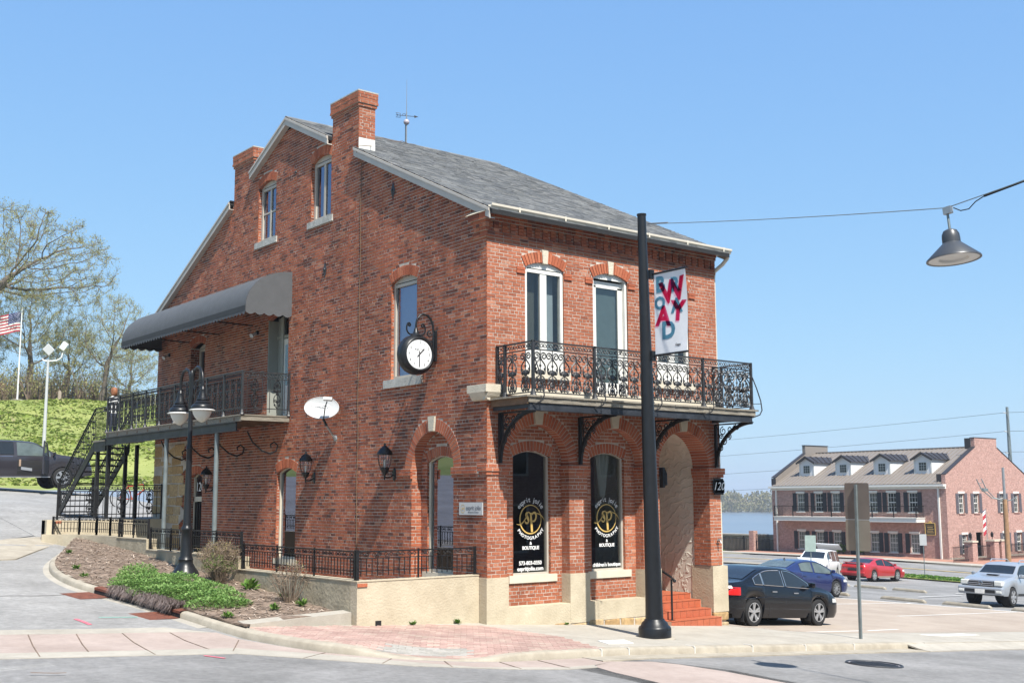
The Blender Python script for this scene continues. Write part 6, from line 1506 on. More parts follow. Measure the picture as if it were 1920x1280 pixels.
SUV_B = [(-2.36,.75),(-2.32,1.0),(-2.0,1.12),(.2,1.10),(.95,1.10),(1.6,1.07),(2.1,.98),(2.3,.82),(2.36,.58)]
t, g = car('silver_suv', 'silver off-road SUV facing the street in the car park at the right edge', (0,0,0), 0, 'paint_silver', 4.8, 1.87, 1.78, 2.79, .9, .375, SUV_T, SUV_B, .40, windows=[(-2.0,-1.25),(-1.12,-.25),(-.15,.75)], ws=(.46,.94), rw=None, rim=('spoke', 6))
on_ground(t, 33.7, 8.35, RAD(186), 2.79, 1.87)
endbox(t, 2.25, 2.50, -.92, .92, .42, .74, 'paint_silver', 'front_bumper', .06); endbox(t, 2.47, 2.53, -.62, -.22, .50, .63, 'car_trim', 'bumper_vent'); endbox(t, 2.47, 2.53, .22, .62, .50, .63, 'car_trim', 'bumper_vent'); endbox(t, 2.50, 2.54, -.19, .19, .46, .62, 'white_line', 'number_plate', .004)
endbox(t, 2.28, 2.40, -.50, .50, .78, .98, 'car_trim', 'grille')
for z in (.80, .87, .95): endbox(t, 2.38, 2.43, -.50, .50, z - .015, z + .015, 'rim', 'grille_bar', .005)
b = MB(); b.lathe([(.07,.0),(.085,.01),(.07,.02)], 16, (2.42,0,.88), Matrix.Rotation(RAD(90), 3, 'Y')); b.build('badge', M['chrome'], t)
for s in (-1, 1):
    endbox(t, 2.12, 2.40, s*.52, s*.86, .78, .99, 'clear_lens', 'headlight', .04); endbox(t, 2.44, 2.53, s*.66, s*.88, .50, .60, 'clear_lens', 'fog_light', .02); mirror(t, g, .80, 1.16, s, 'paint_silver'); seam(t, g, [(-.2,1.08),(-.2,.42)], s); seam(t, g, [(.82,1.08),(.82,.42)], s); handle(t, g, 0, 1.0, s, 'paint_silver')
    b = MB(); b.tube([(.1,s*.60,1.76),(-.05,s*.60,1.85),(-1.6,s*.60,1.86),(-1.8,s*.60,1.77)], .022, 6); b.build('roof_rail', M['paint_silver'], t); patch(t, g, -.95, .95, .42, .50, s, 'car_trim', 'side_step', .03)
b = MB(); b.box(1.05,-.22,1.20,1.35,.22,1.24); b.build('bonnet_scoop', M['car_trim'], t)
TR_T = [(-2.9,.8),(-2.88,1.75),(-2.7,1.92),(-1.0,1.97),(.35,1.93),(.65,1.83),(1.35,1.38),(2.1,1.30),(2.65,1.20),(2.9,1.0),(2.95,.65)]
TR_B = [(-2.9,.8),(-2.86,1.2),(-2.5,1.32),(.4,1.30),(1.3,1.27),(2.1,1.22),(2.65,1.12),(2.88,.92),(2.95,.62)]
t, g = car('dark_suv', 'dark grey large SUV with its front door open on the lane behind the stairs', (0,0,0), 0, 'paint_dark', 5.6, 2.0, 1.97, 3.3, .9, .40, TR_T, TR_B, .45, windows=[(-2.6,-1.6),(-1.45,-.35)], ws=(.72,1.28), rw=None, rim=('spoke', 6))
t.location = (.45, 33.4, gz(.45, 33.4) + .02); t.rotation_euler = (0, RAD(-.5), RAD(2))
patch(t, g, -.22, 1.0, .52, 1.80 if False else 1.28, -1, 'dark', 'door_opening', .008); b = MB()
def fo_(u, v):
    x = -.22 + 1.35*u; lo = g['zb'](x); hi = max(lo + .01, g['zt'](x) - .09); return (x, -(g['sy'](x, lo + (hi - lo)*v) + .008), lo + (hi - lo)*v)
b.grid(fo_, 10, 3); b.build('door_window_opening', M['car_glass_pale'], t)
dm = part('open_door', t, (1.02, -1.0, 0), RAD(-118)); b = MB(); b.box(0,-.03,.52,1.16,.03,1.28); b.build('panel', M['paint_dark'], dm); b = MB(); b.tube([(.0,0,1.28),(.45,0,1.80),(1.05,0,1.86),(1.15,0,1.28)], .035, 6); b.build('frame', M['paint_dark'], dm); b = MB(); b.poly([(.05,0,1.28),(.46,0,1.77),(1.04,0,1.83),(1.12,0,1.28)]); b.build('pane', M['car_glass_pale'], dm); b = MB(); b.box(.05,.031,.55,1.1,.05,1.1); b.build('inner_panel', M['car_trim'], dm)
mat('beige_seat', (.34, .24, .17), .7, .1, 5); b = MB(); b.obox((.15,-.93,.75), (.22,0,-.03), (0,.09,0), (0,0,.06)); b.build('seat', M['paint_silver'], t); b = MB(); b.obox((-.12,-.97,1.0), (.04,0,.0), (0,.04,0), (.0,0,.14)); b.build('seat_belt', M['beige_seat'], t)
mirror(t, g, 1.25, 1.32, -1, 'car_trim'); b = MB(); b.box(-1.4,-1.08,.40,1.1,-.96,.44); b.build('running_board', M['rim'], t); seam(t, g, [(-.32,1.28),(-.32,.5)], -1); seam(t, g, [(-2.6,1.27),(-.4,1.26)], -1, .012, 'chrome', 'belt_trim')
# wheel stops
def wheel_stop(x, y, ang, lab, L=1.85):
    t = MB(); c, s = math.cos(ang), math.sin(ang); sec = [(-.08,0),(.08,0),(.075,.07),(.045,.13),(-.045,.13),(-.075,.07)]
    z = gz(x, y); dz = lambda q: gz(x - s*q, y + c*q) - z
    P = [[(x + a*c - s*q, y + a*s + c*q, z + dz(q) + h*(.55 if abs(q) > L/2 - .01 else 1)) for a, h in sec] for q in (-L/2, -L/2 + .12, 0, L/2 - .12, L/2)]; n = 6
    for r in P: t.v += r
    for i in range(4):
        for j in range(n): t.f.append([i*n + j, i*n + (j+1) % n, (i+1)*n + (j+1) % n, (i+1)*n + j]); t.mi.append(0)
    t.f.append(list(range(n))); t.mi.append(0); t.f.append(list(reversed(range(4*n, 5*n)))); t.mi.append(0)
    tag(t.build('wheel_stop', M['kerb_concrete']), lab, 'wheel stop', 'concrete wheel stops in the car park')
for i, (x, y, lab) in enumerate([(28.6,9.9,'concrete wheel stop in the near row, left of the sign post'), (29.0,7.35,'concrete wheel stop in front of the silver SUV'), (29.2,4.6,'concrete wheel stop at the right edge beside the silver SUV'), (28.2,13.2,'concrete wheel stop at the nose of the dark blue sedan')]): wheel_stop(x, y, RAD(-3), lab, 2.1)
for i, (x, y, lab) in enumerate([(37.3,19.6,'concrete wheel stop in the far row, nearest the blue sedan'), (37.5,17.6,'concrete wheel stop in the far row, second from the blue sedan'), (37.7,15.5,'concrete wheel stop in the far row, third from the blue sedan'), (42.5,14.2,'concrete wheel stop in the far row beside the silver SUV bonnet')]): wheel_stop(x, y, RAD(-3), lab, 1.9)
# ------------------------------------------------------------------ hillside, trees, planting
def hz(x, y):
    yb = 41 - (max(0, -20 - x))*.75 - max(0, x - 40)*0
    d = y - yb; base = gz(min(x, 2), min(y, 41)) - .1
    if d <= 0: return base - .06 if d > -4 else -50
    t = min(d, 38); s = t*.19 + .45*math.sin(t*.5 + x*.12)*min(1, t/8)*.6 + .25*math.sin(x*.35 + t*.2)*min(1, t/6)
    if d > 38: s += .03*(d - 38)
    return base + s*(1 - .75*sm(34, 60, x))
mg = mat('grass', (.20, .27, .05), .95, .25, .35, .4, 6, c2=(.31, .33, .10), detail=8)
b = MB(); xs = [-90 + i*2.2 for i in range(60)]; ys = [2 + i*2.2 for i in range(75)]
ok = {}
for x in xs:
    for y in ys:
        z = hz(x, y)
        if z > -40: ok[(x, y)] = len(b.v); b.v.append((x, y, z))
for i in range(len(xs)-1):
    for j in range(len(ys)-1):
        q = [(xs[i],ys[j]),(xs[i+1],ys[j]),(xs[i+1],ys[j+1]),(xs[i],ys[j+1])]
        if all(k in ok for k in q): b.f.append([ok[k] for k in q]); b.mi.append(0)
struct(b.build('hillside', mg, None, 60))
island_mat('grass_tuft', [(0,(.20,.27,.05)),(.4,(.25,.33,.06)),(.7,(.31,.37,.08)),(.9,(.34,.35,.12)),(1,(.35,.31,.17))], grain=.2, gscale=3, bump=0, trans=.3)
def leafcard(b, p, s, r, up=.5):
    a = r.uniform(0, 2*PI); n = Vector((math.cos(a), math.sin(a), r.uniform(-.3, .3))); t = Vector((-math.sin(a), math.cos(a), 0)); u = n.cross(t).normalized()*(1 if r.random() < .5 else -1)
    u = (u + Vector((r.uniform(-.6,.6), r.uniform(-.6,.6), 0))).normalized(); p = Vector(p)
    b.add([p - t*s*.5, p + t*s*.5, p + t*s*.3 + u*s, p - t*s*.3 + u*s], [(0,1,2,3)])
b = MB(); r = random.Random(3)
for i in range(42000):
    x, y = r.uniform(-14, 34), 41.5 + 38*r.random()**1.1
    z = hz(x, y); p = Vector((x, y, z - .05)); h = r.uniform(.07, .18)*(1 if math.sin(x*.9) + math.sin(y*.8 + x*.3) > -.3 else .6)
    a = r.uniform(0, PI); t = Vector((math.cos(a), math.sin(a), 0))*r.uniform(.05, .2); l = Vector((r.uniform(-.15,.15), r.uniform(-.2,.1), h))
    b.add([p - t, p + t, p + t*.5 + l, p - t*.6 + l*r.uniform(.7,1)], [(0,1,2,3)])
tag(b.build('hill_grass', M['grass_tuft']), 'rough tufted spring grass covering the hillside', 'grass', kind='stuff')
island_mat('bud_leaf', [(0,(.30,.30,.11)),(.4,(.41,.41,.16)),(.8,(.49,.47,.21)),(1,(.44,.37,.21))], grain=.1, gscale=2, bump=0, trans=.45)
island_mat('leaf_green', [(0,(.06,.12,.02)),(.5,(.11,.20,.035)),(1,(.20,.28,.06))], grain=.15, gscale=6, bump=0, trans=.4)
island_mat('twig_mass', [(0,(.16,.11,.085)),(.5,(.22,.165,.125)),(1,(.27,.21,.14))], grain=.15, gscale=4, bump=0)
from mathutils import kdtree
def tree(name, label, x, y, h, seed, crown, trunk=.28, fork=.3, attract=420, leaves=9000, ls=.06, tint='bud_leaf', group='trees on the hillside', step=.45, r0=.0105, twigs=4, puff=.10):
    """branches grow towards points scattered through the crown (centre, radii relative to the foot)"""
    r = random.Random(seed); z0 = max(hz(x, y), gz(x, y) - .4) if 30 < y < 120 and x < 41 else gz(x, y); t = thing(name, label, 'tree', (x, y, z0), group=group)
    (cx, cy, cz), (rx, ry, rz_) = crown; A = []
    while len(A) < attract:
        p = Vector((r.uniform(-1, 1), r.uniform(-1, 1), r.uniform(-1, 1))); l = p.length
        if l > 1 or l < .25*r.random() or (p.z < -.55): continue
        A.append(Vector((cx + p.x*rx, cy + p.y*ry, cz + p.z*rz_)))
    N2 = []; par = []; p = Vector((0, 0, -.4)); q = Vector((cx*.35, cy*.35, h*fork)); n = max(3, int((q - p).length/step))
    for i in range(n + 1): N2.append(p + (q - p)*i/n + Vector((r.uniform(-.05,.05), r.uniform(-.05,.05), 0))); par.append(i - 1)
    nforks = len(N2); kd_kids = {}
    for it in range(70):
        if not A: break
        kd = kdtree.KDTree(len(N2)); [kd.insert(v, k) for k, v in enumerate(N2)]; kd.balance(); pull = {}; keep = []
        for a in A:
            co, k, d = kd.find(a)
            if d < step*1.15: continue
            keep.append(a); pull.setdefault(k, Vector()); pull[k] += (a - co).normalized()
        A = keep
        if not pull: break
        for k, v in pull.items():
            d = v.normalized() + Vector((r.uniform(-.22,.22), r.uniform(-.22,.22), r.uniform(-.12,.22)))
            if k < nforks - 1 and k < n*.75: continue
            nv = N2[k] + d.normalized()*step
            if any((N2[q] - nv).length < step*.45 for q in kd_kids.get(k, ())): continue
            kd_kids.setdefault(k, []).append(len(N2)); N2.append(nv); par.append(k)
        if len(N2) > 7000: break
    m = len(N2); kids = [[] for _ in range(m)]; rad = [0.]*m
    for k in range(1, m): kids[par[k]].append(k)
    for k in range(m - 1, -1, -1): rad[k] = max(r0, sum(rad[c]**2.35 for c in kids[k])**(1/2.35)) if kids[k] else r0
    f = trunk/max(rad[0], 1e-6); g = math.log(trunk/r0)/math.log(rad[0]/r0) if rad[0] > r0*1.01 else 1
    rad = [r0*(v/r0)**g for v in rad]; b = MB(); tips = []; seen = set()
    for k in range(m):            # chains
        for c in kids[k]:
            if c in seen or (k != 0 and kids[k] and max(kids[k], key=lambda q: rad[q]) == c and k in seen): continue
            ch = [k, c]; seen.add(c)
            while kids[ch[-1]]: w_ = max(kids[ch[-1]], key=lambda q: rad[q]); ch.append(w_); seen.add(w_)
            P = [N2[q] for q in ch]; R2 = [min(rad[ch[1]], rad[ch[0]])] + [rad[q] for q in ch[1:]]; b.tube(P, R2, 7 if R2[0] > .12 else (5 if R2[0] > .04 else 3), caps=False)
    for k in range(m):
        if rad[k] < r0*2.2 and k > nforks:
            d0 = (N2[k] - N2[par[k]]).normalized()
            for _ in range(twigs):
                d = (d0 + Vector((r.uniform(-1,1), r.uniform(-1,1), r.uniform(-.5,1)))*.75).normalized(); l = r.uniform(.25, .75); p = N2[k] - d0*step*r.random(); e = p + d*l + Vector((0,0,l*.1)); b.tube([p, p + d*l*.5, e], [r0*.75, r0*.6, r0*.35], 3, caps=False); tips += [p + (e - p)*.5, p + (e - p)*.75, e]
    b.build('trunk', M['bark'], t, 60); c = MB()
    for i in range(leaves):
        p = r.choice(tips) + Vector((r.gauss(0,1), r.gauss(0,1), r.gauss(0,1)))*puff; leafcard(c, p, ls*r.uniform(.5, 1.3), r)
    tag(c.build('crown', M[tint], t), kind='stuff'); return t
tree('hill_tree', 'large wide-crowned budding tree at the left edge, tallest on the hill', 9.6, 84, 12, 5, ((2.6,-.6,11.6), (9.6,7,5.4)), .55, .50, 1500, 26000, .075, step=.5, r0=.014, twigs=5)
tree('hill_tree', 'round-crowned budding tree behind the flag pole', 14.6, 83, 10, 8, ((0,0,6.0), (4.0,3.6,3.9)), .24, .22, 900, 18000, .06, r0=.009)
tree('hill_tree', 'slim-trunked budding tree just left of the awning', 19.8, 80.5, 10, 34, ((1.0,-.3,5.4), (3.7,3.2,4.0)), .22, .26, 800, 12000, .06, r0=.009)
tree('hill_tree', 'lower yellow-green tree between the floodlight and the slim trunk', 17.6, 83, 7, 41, ((.2,0,4.2), (2.4,2.4,2.8)), .15, .2, 500, 10000, .06, r0=.009)
tree('hill_tree', 'budding tree half hidden behind the flag at the left edge', 10.8, 87, 9, 52, ((0,0,5.0), (3.4,3.2,3.4)), .2, .22, 650, 10000, .06, r0=.009)
tree('hill_tree', 'low bare-twigged tree at the far right end of the hill wood', 24.5, 87, 7, 63, ((0,0,4.0), (3.0,3.0,2.8)), .15, .2, 450, 8000, .06, r0=.009)
# brush below the trees: one mass of twigs and young leaves
b = MB(); c = MB(); r = random.Random(17)
for i in range(520):
    x = r.uniform(2, 42); y = r.uniform(80, 100); z = hz(x, y); h = r.uniform(1.2, 3.4)*(1.25 if x < 22 else .8)
    for k in range(7):
        d = Vector((r.uniform(-.5,.5), r.uniform(-.5,.5), 1)).normalized(); p = Vector((x, y, z - .1)); q = p + d*h*.5 + Vector((r.uniform(-.3,.3), 0, 0)); e = q + d*h*.45 + Vector((r.uniform(-.4,.4), r.uniform(-.3,.3), 0)); b.tube([p, q, e], [.035,.02,.006], 3, caps=False)
        for m_ in range(12): leafcard(c, p + (e - p)*r.uniform(.25, 1) + Vector((r.gauss(0,.3), r.gauss(0,.3), r.gauss(0,.2))), r.uniform(.06, .14), r)
br = tag(b.build('brush', M['twig_mass']), 'tangled brown brush under the hill trees', 'brush', kind='stuff')
br2 = tag(c.build('brush_leaves', M['bud_leaf'], br), kind='stuff')
# a tree further west on the hill, mirrored in the side windows
tree('hill_tree', 'budding tree on the west side of the hill, nearest the street', -38, 44, 11, 71, ((0,0,7.5), (4.5,4.5,4.5)), .3, .25, 260, 9000, .12)
# fence on the hill crest, flag, floodlight
hf = thing('hill_fence', 'low dark iron fence along the hill crest below the trees', 'fence'); P = resample([(12.3,82),(16,80.3),(22,79.6),(30,79.5)], .32); b = MB()
for i, p in enumerate(P):
    z = hz(p.x, p.y); b.bar((p.x,p.y,z), (p.x,p.y,z + (1.25 if i % 8 else 1.4)), .03 if i % 8 else .07, .03 if i % 8 else .07)
    if i: q = P[i-1]; zq = hz(q.x, q.y); b.bar((q.x,q.y,zq + 1.15), (p.x,p.y,z + 1.15), .03, .03); b.bar((q.x,q.y,zq + .2), (p.x,p.y,z + .2), .03, .03)
b.build('pickets', M['black_iron'], hf)
b = MB(); p = P[0]; b.box(p.x - .35, p.y - .2, hz(p.x,p.y), p.x + .1, p.y + .2, hz(p.x,p.y) + 1.5); b.build('brick_pier', M['brown_wood'], hf)
fpz = hz(12.75, 79.4); fp = thing('flag_pole', 'white flag pole on the hill with the stars and stripes flying to the left', 'flag pole', (12.75, 79.4, fpz)); k = 7.4
b = MB(); b.tube([(0,0,0),(0,0,k)], [.07,.035], 8); b.lathe([(.0,-.06),(.06,0),(.0,.06)], 8, (0,0,k + .05)); b.build('pole', M['white_gloss'], fp)
b = MB(); b.lathe([(.5,0),(.5,.06),(.0,.06)], 12); b.build('base', M['concrete'], fp)
mat('flag_red', (.45, .03, .05), .8, .1, 3); mat('flag_white', (.75, .74, .72), .8, .05, 3); mat('flag_blue', (.035, .05, .17), .8, .1, 3)
fu = Vector((-.72, .69, 0)).normalized(); fh, fl = 1.6, 2.7
def fpt(u, v): return fu*(.06 + fl*u) + Vector((.12*math.sin(u*8), .1*math.sin(u*8 + 1), 7.2 - fh*(1 - v) - .30*u*u - .28*u + .06*math.sin(u*9)))
for i in range(13):
    b = MB(); v0, v1 = 1 - (i+1)/13, 1 - i/13; u0 = .4 if i < 7 else 0; b.grid(lambda u, v: fpt(u0 + (1 - u0)*u, v0 + (v1 - v0)*v), 14, 1); b.build('stripe', M['flag_red' if i % 2 == 0 else 'flag_white'], fp, 60)
b = MB(); b.grid(lambda u, v: fpt(.4*u, 6/13 + 7/13*v), 8, 4); b.build('canton', M['flag_blue'], fp, 60); b = MB()
for i in range(9):
    for j in range(6 if i % 2 == 0 else 5):
        uu, vv = (j + (.5 if i % 2 == 0 else 1))/6*.4, 6/13 + 7/13*(i + .7)/9.6; c_ = fpt(uu, vv); P5 = []
        for m_ in range(10): a = PI*m_/5; rr = .045 if m_ % 2 == 0 else .018; q = c_ + fu*rr*math.sin(a) + Vector((0,0,rr*math.cos(a))); P5.append(q + Vector((0,-.012,0)))
        b.poly(P5)
b.build('stars', M['flag_white'], fp)
fz = hz(4.6, 43.8); fl_ = thing('floodlight_pole', 'tall white pole with two square floodlights in front of the hill', 'floodlight', (4.6, 43.8, fz)); k = 9.55 - fz
b = MB(); b.tube([(0,0,-.2),(0,0,k)], [.11,.06], 10); b.build('pole', M['dish'], fl_, 40); b = MB(); b.tube([(-.25,.15,k + .05),(-.2,.1,k - .05),(0,0,k - .08),(.35,-.25,k - .05),(.55,-.4,k + .12),(.58,-.42,k + .35)], .035, 6); b.build('bracket', M['white_gloss'], fl_)
b = MB(); c_ = Vector((-.02,-.05,k + .5)); vd = (CAM - Vector((4.6,43.8,8))).normalized(); rr_ = vd.cross(Vector((0,0,1))).normalized(); uu_ = rr_.cross(vd); e1, e2 = (rr_ + uu_*1.0).normalized(), (uu_ - rr_*.85).normalized(); b.obox(c_, e1*.24, e2*.22, vd*.12); o = b.build('lamp_head', M['dish'], fl_); o.modifiers.new('bevel','BEVEL').width = .03
b = MB(); c_ = Vector((.62,-.45,k + .70)); b.obox(c_, (rr_*.8 + uu_*.5).normalized()*.15, (uu_*.8 - rr_*.5).normalized()*.22, vd*.12); o = b.build('lamp_head', M['white_gloss'], fl_); o.modifiers.new('bevel','BEVEL').width = .03
mk = thing('marker_post', 'small wooden marker post on the hill crest', 'post', (16.0, 79.3, hz(16.0, 79.3))); b = MB(); b.box(-.12,-.1,0,.12,.1,.6); b.prism([(-.12,.6),(.12,.6),(0,.75)], lambda a, c, t: (a, t, c), -.1, .1); b.build('post', M['tan_lot'], mk)
# ------------------------------------------------------------------ planting bed beside the street
bedpoly = [(p.x - n.x*.11, p.y - n.y*.11) for p, n in zip(KL, KN) if p.y > .15] + [(-4.6,.40),(-2.7,.40),(-2.7,12.1),(-2.6,13.4),(-2.75,14.5),(-2.95,15.0)]
def bz(x, y): return gz(x, y) + .03 + .13*sm(-5.3, -3.0, x) + .025*math.sin(x*5 + y*3)*math.sin(y*4.1)
struct(sheet('planting_bed', bedpoly, 0, M['soil'], .3, bz))
pe = thing('planter_edge', 'concrete edging wall closing the front end of the planting bed', 'edging'); b = MB()
P = [(-4.72,.36),(-2.71,.36),(-2.71,.66),(-4.72,.66)]; b.add([(x, y, gz(x, y) - .15) for x, y in P] + [(x, y, z) for (x, y), z in zip(P, (gz(-4.7,.4) + .05,.36,.38,gz(-4.7,.6) + .07))], [(4,5,6,7),(0,1,5,4),(1,2,6,5),(2,3,7,6),(3,0,4,7)]); b.build('edge', M['concrete'], pe)
island_mat('mulch', [(0,(.22,.16,.11)),(.4,(.36,.27,.20)),(.8,(.50,.40,.32)),(1,(.62,.53,.44))], grain=.2, gscale=20, bump=0)
r = random.Random(5); b = MB(); n = 0
while n < 5200:
    x, y = r.uniform(-5.6, -2.72), r.uniform(.7, 14.5)
    if not inside((x, y), bedpoly): continue
    n += 1; a = r.uniform(0, PI); l = r.uniform(.03, .12) if r.random() < .93 else r.uniform(.15, .4); z = bz(x, y) + r.uniform(.005, .03); d = Vector((math.cos(a), math.sin(a), r.uniform(-.25,.25)))*l/2; w_ = Vector((-math.sin(a), math.cos(a), 0))*r.uniform(.004, .012); p = Vector((x, y, z)); b.add([p - d - w_, p + d - w_, p + d + w_, p - d + w_], [(0,1,2,3)])
tag(b.build('mulch', M['mulch']), 'loose wood mulch and twigs over the planting bed', 'mulch', kind='stuff')
island_mat('herb_leaf', [(0,(.11,.21,.05)),(.4,(.17,.31,.075)),(.8,(.26,.42,.12)),(1,(.34,.48,.17))], grain=.15, gscale=15, bump=0, trans=.35, rough=.6)
def leaf(b, p, d, s, r, wid=.55):
    d = d.normalized(); t = d.cross(Vector((r.uniform(-.3,.3), r.uniform(-.3,.3), 1))); t = t.normalized() if t.length > .01 else Vector((1,0,0)); m_ = p + d*s*.5 + Vector((0,0,s*.06)); b.add([p, m_ - t*s*wid*.5, p + d*s, m_ + t*s*wid*.5], [(0,1,2,3)])
HERBS = [(-4.6,4.7,.75,.30),(-4.75,4.0,.6,.28),(-4.45,5.5,.7,.30),(-4.05,4.9,.65,.33),(-4.3,3.6,.6,.27),(-3.9,3.9,.55,.27),(-4.35,2.9,.55,.24),(-4.0,3.1,.5,.22),(-4.5,2.3,.45,.2),(-4.1,2.35,.4,.18),(-4.9,5.0,.45,.24),(-4.1,6.9,.4,.34),(-4.3,6.3,.45,.32)]
b = MB(); st = MB(); r = random.Random(9)
for hx_, hy, hr_, hh in HERBS:
    for i in range(int(1500*hr_*hr_/.36)):
        a, q = r.uniform(0, 2*PI), math.sqrt(r.random())*hr_; x, y = hx_ + q*math.cos(a), hy + q*math.sin(a)*1.1; top = hh*.68*(1 - (q/hr_)**2.2*.8)*r.uniform(.8, 1.1); z = bz(x, y) + top*(.35 + .65*r.random()**.4); d = Vector((math.cos(a)*.6 + r.uniform(-.8,.8), math.sin(a)*.6 + r.uniform(-.8,.8), r.uniform(-.1,.6))); leaf(b, Vector((x, y, z)), d, r.uniform(.035, .075), r)
tag(b.build('green_groundcover', M['herb_leaf']), 'dense bright green leafy herbs spreading over the planting bed', 'groundcover', kind='stuff')
island_mat('dry_grass', [(0,(.16,.115,.10)),(.5,(.26,.20,.175)),(1,(.37,.30,.27))], grain=.15, gscale=20, bump=0)
b = MB(); r = random.Random(13)
for i in range(5200):
    k = r.uniform(lo + 3, hi - 2.2); j = int(k); p = KL[j] + (KL[j+1] - KL[j])*(k - j); n = KN[j]; s = r.uniform(-.26, .02); q = p - n*(-s) ; base = Vector((p.x + n.x*s, p.y + n.y*s, gz(p.x, p.y) + ST + .14 + r.uniform(0, .06))); l = r.uniform(.10, .24); out = Vector((n.x, n.y, 0))*r.uniform(.3, 1.1) + Vector((r.uniform(-.5,.5), r.uniform(-.5,.5), 0)); m_ = base + out*l*.55 + Vector((0,0,l*r.uniform(.05,.4))); e = m_ + out*l*.35 - Vector((0,0,l*r.uniform(.3,.9))); w_ = Vector((-n.y, n.x, 0))*r.uniform(.004,.008); b.add([base - w_, base + w_, m_ + w_, m_ - w_, e], [(0,1,2,3),(3,2,4)])
tag(b.build('dry_grass_fringe', M['dry_grass']), 'grey-brown dry creeping grass hanging over the kerb drain', 'dry grass', kind='stuff')
def shrub(name, label, x, y, h, w_, seed, stems, leafs, lm, flat=0., twig='twig', leafh=(.2, 1.)):
    r = random.Random(seed); z0 = bz(x, y); t = thing(name, label, 'shrub', (x, y, z0)); b = MB(); c = MB(); tips = []
    for i in range(stems):
        a = r.uniform(0, 2*PI); q = r.uniform(.0, .14); p = Vector((q*math.cos(a), q*math.sin(a), -.03)); f = math.sqrt(r.random()); e = Vector((w_/2*f*math.cos(a), w_/2*f*math.sin(a), h*math.sqrt(max(.05, 1 - (f*.8)**2))*(1 - flat*r.random()*.3))); m_ = p + (e - p)*.5 + Vector((r.uniform(-.05,.05), r.uniform(-.05,.05), h*.08)); b.tube([p, m_, e], [.008,.006,.003], 3, caps=False)
        for k in range(4):
            s = m_ + (e - m_)*r.uniform(.1, .9); d = Vector((r.uniform(-1,1), r.uniform(-1,1), r.uniform(-.1,.9))).normalized()*r.uniform(.08, .22)*h*1.3; b.tube([s, s + d*.6, s + d], [.004,.003,.0015], 3, caps=False); tips += [s + d, s + d*.6]
    b.build('twigs', M[twig], t)
    for i in range(leafs):
        p = r.choice(tips); p = Vector((p.x*r.uniform(.7,1.05), p.y*r.uniform(.7,1.05), p.z))
        if not leafh[0]*h <= p.z <= leafh[1]*h*1.2: continue
        leaf(c, p, Vector((r.uniform(-1,1), r.uniform(-1,1), r.uniform(-.2,1))), r.uniform(.015, .04), r)
    tag(c.build('leaves', M[lm], t), kind='stuff'); return t
island_mat('shrub_leaf', [(0,(.22,.20,.07)),(.5,(.34,.29,.11)),(1,(.40,.33,.16))], grain=.1, gscale=10, bump=0, trans=.3)
shrub('clipped_shrub', 'rounded clipped shrub with bare twigs against the wall right of the lamp', -3.05, 5.15, .84, 1.0, 3, 130, 1300, 'shrub_leaf', leafh=(.55, 1))
shrub('leafy_shrub', 'loose green-leaved shrub at the foot of the clipped one', -3.25, 4.75, .58, .8, 4, 60, 1700, 'leaf_green', leafh=(.1, 1))
shrub('bare_shrub', 'small bare-twigged shrub in front of the long low wall', -3.05, 2.05, .74, .85, 6, 44, 300, 'shrub_leaf', leafh=(.75, 1))
island_mat('weed', [(0,(.06,.15,.02)),(.6,(.13,.26,.04)),(1,(.22,.34,.08))], grain=.1, gscale=10, bump=0, trans=.35)
def weed(x, y, s, seed, label, zf=bz):
    r = random.Random(seed); t = thing('weed', label, 'weed', (x, y, zf(x, y)), group='weeds in the planting bed'); b = MB()
    for i in range(60): a = r.uniform(0, 2*PI); d = Vector((math.cos(a), math.sin(a), r.uniform(.2, 1.6))); leaf(b, Vector((r.uniform(-.06,.06)*s*4, r.uniform(-.06,.06)*s*4, 0)) + d.normalized()*s*r.uniform(0,.5), d, s*r.uniform(.4, .9), r, .4)
    b.build('leaves', M['weed'], t)
for x, y, s, sd, lab in [(-3.05,3.75,.26,1,'tall leafy weed at the wall between the shrubs'),(-2.95,2.45,.14,2,'dark leafy weed left of the bare shrub'),(-3.05,1.55,.15,3,'leafy weed at the foot of the bare shrub'),(-3.95,2.15,.11,4,'low green weed in the mulch left of the bare shrub'),(-3.75,1.25,.13,5,'low green weed behind the concrete edging'),(-4.75,1.0,.12,6,'pale green weed at the kerb end of the edging'),(-4.95,8.3,.12,7,'low weed in the upper bed near the kerb bend'),(-4.2,11.2,.10,8,'low weed at the top of the planting bed'),(-5.2,7.0,.12,9,'pale weed beside the kerb above the drain')]: weed(x, y, s, sd, lab)
for x, y, s, sd, lab in [(-.55,.16,.10,11,'grass tuft at the foot of the corner plinth'),(-1.55,.16,.08,12,'small weed at the foot of the cream cheek wall'),(1.9,-.10,.06,13,'small weed at the foundation stones')]: weed(x, y, s, sd, lab, gz)
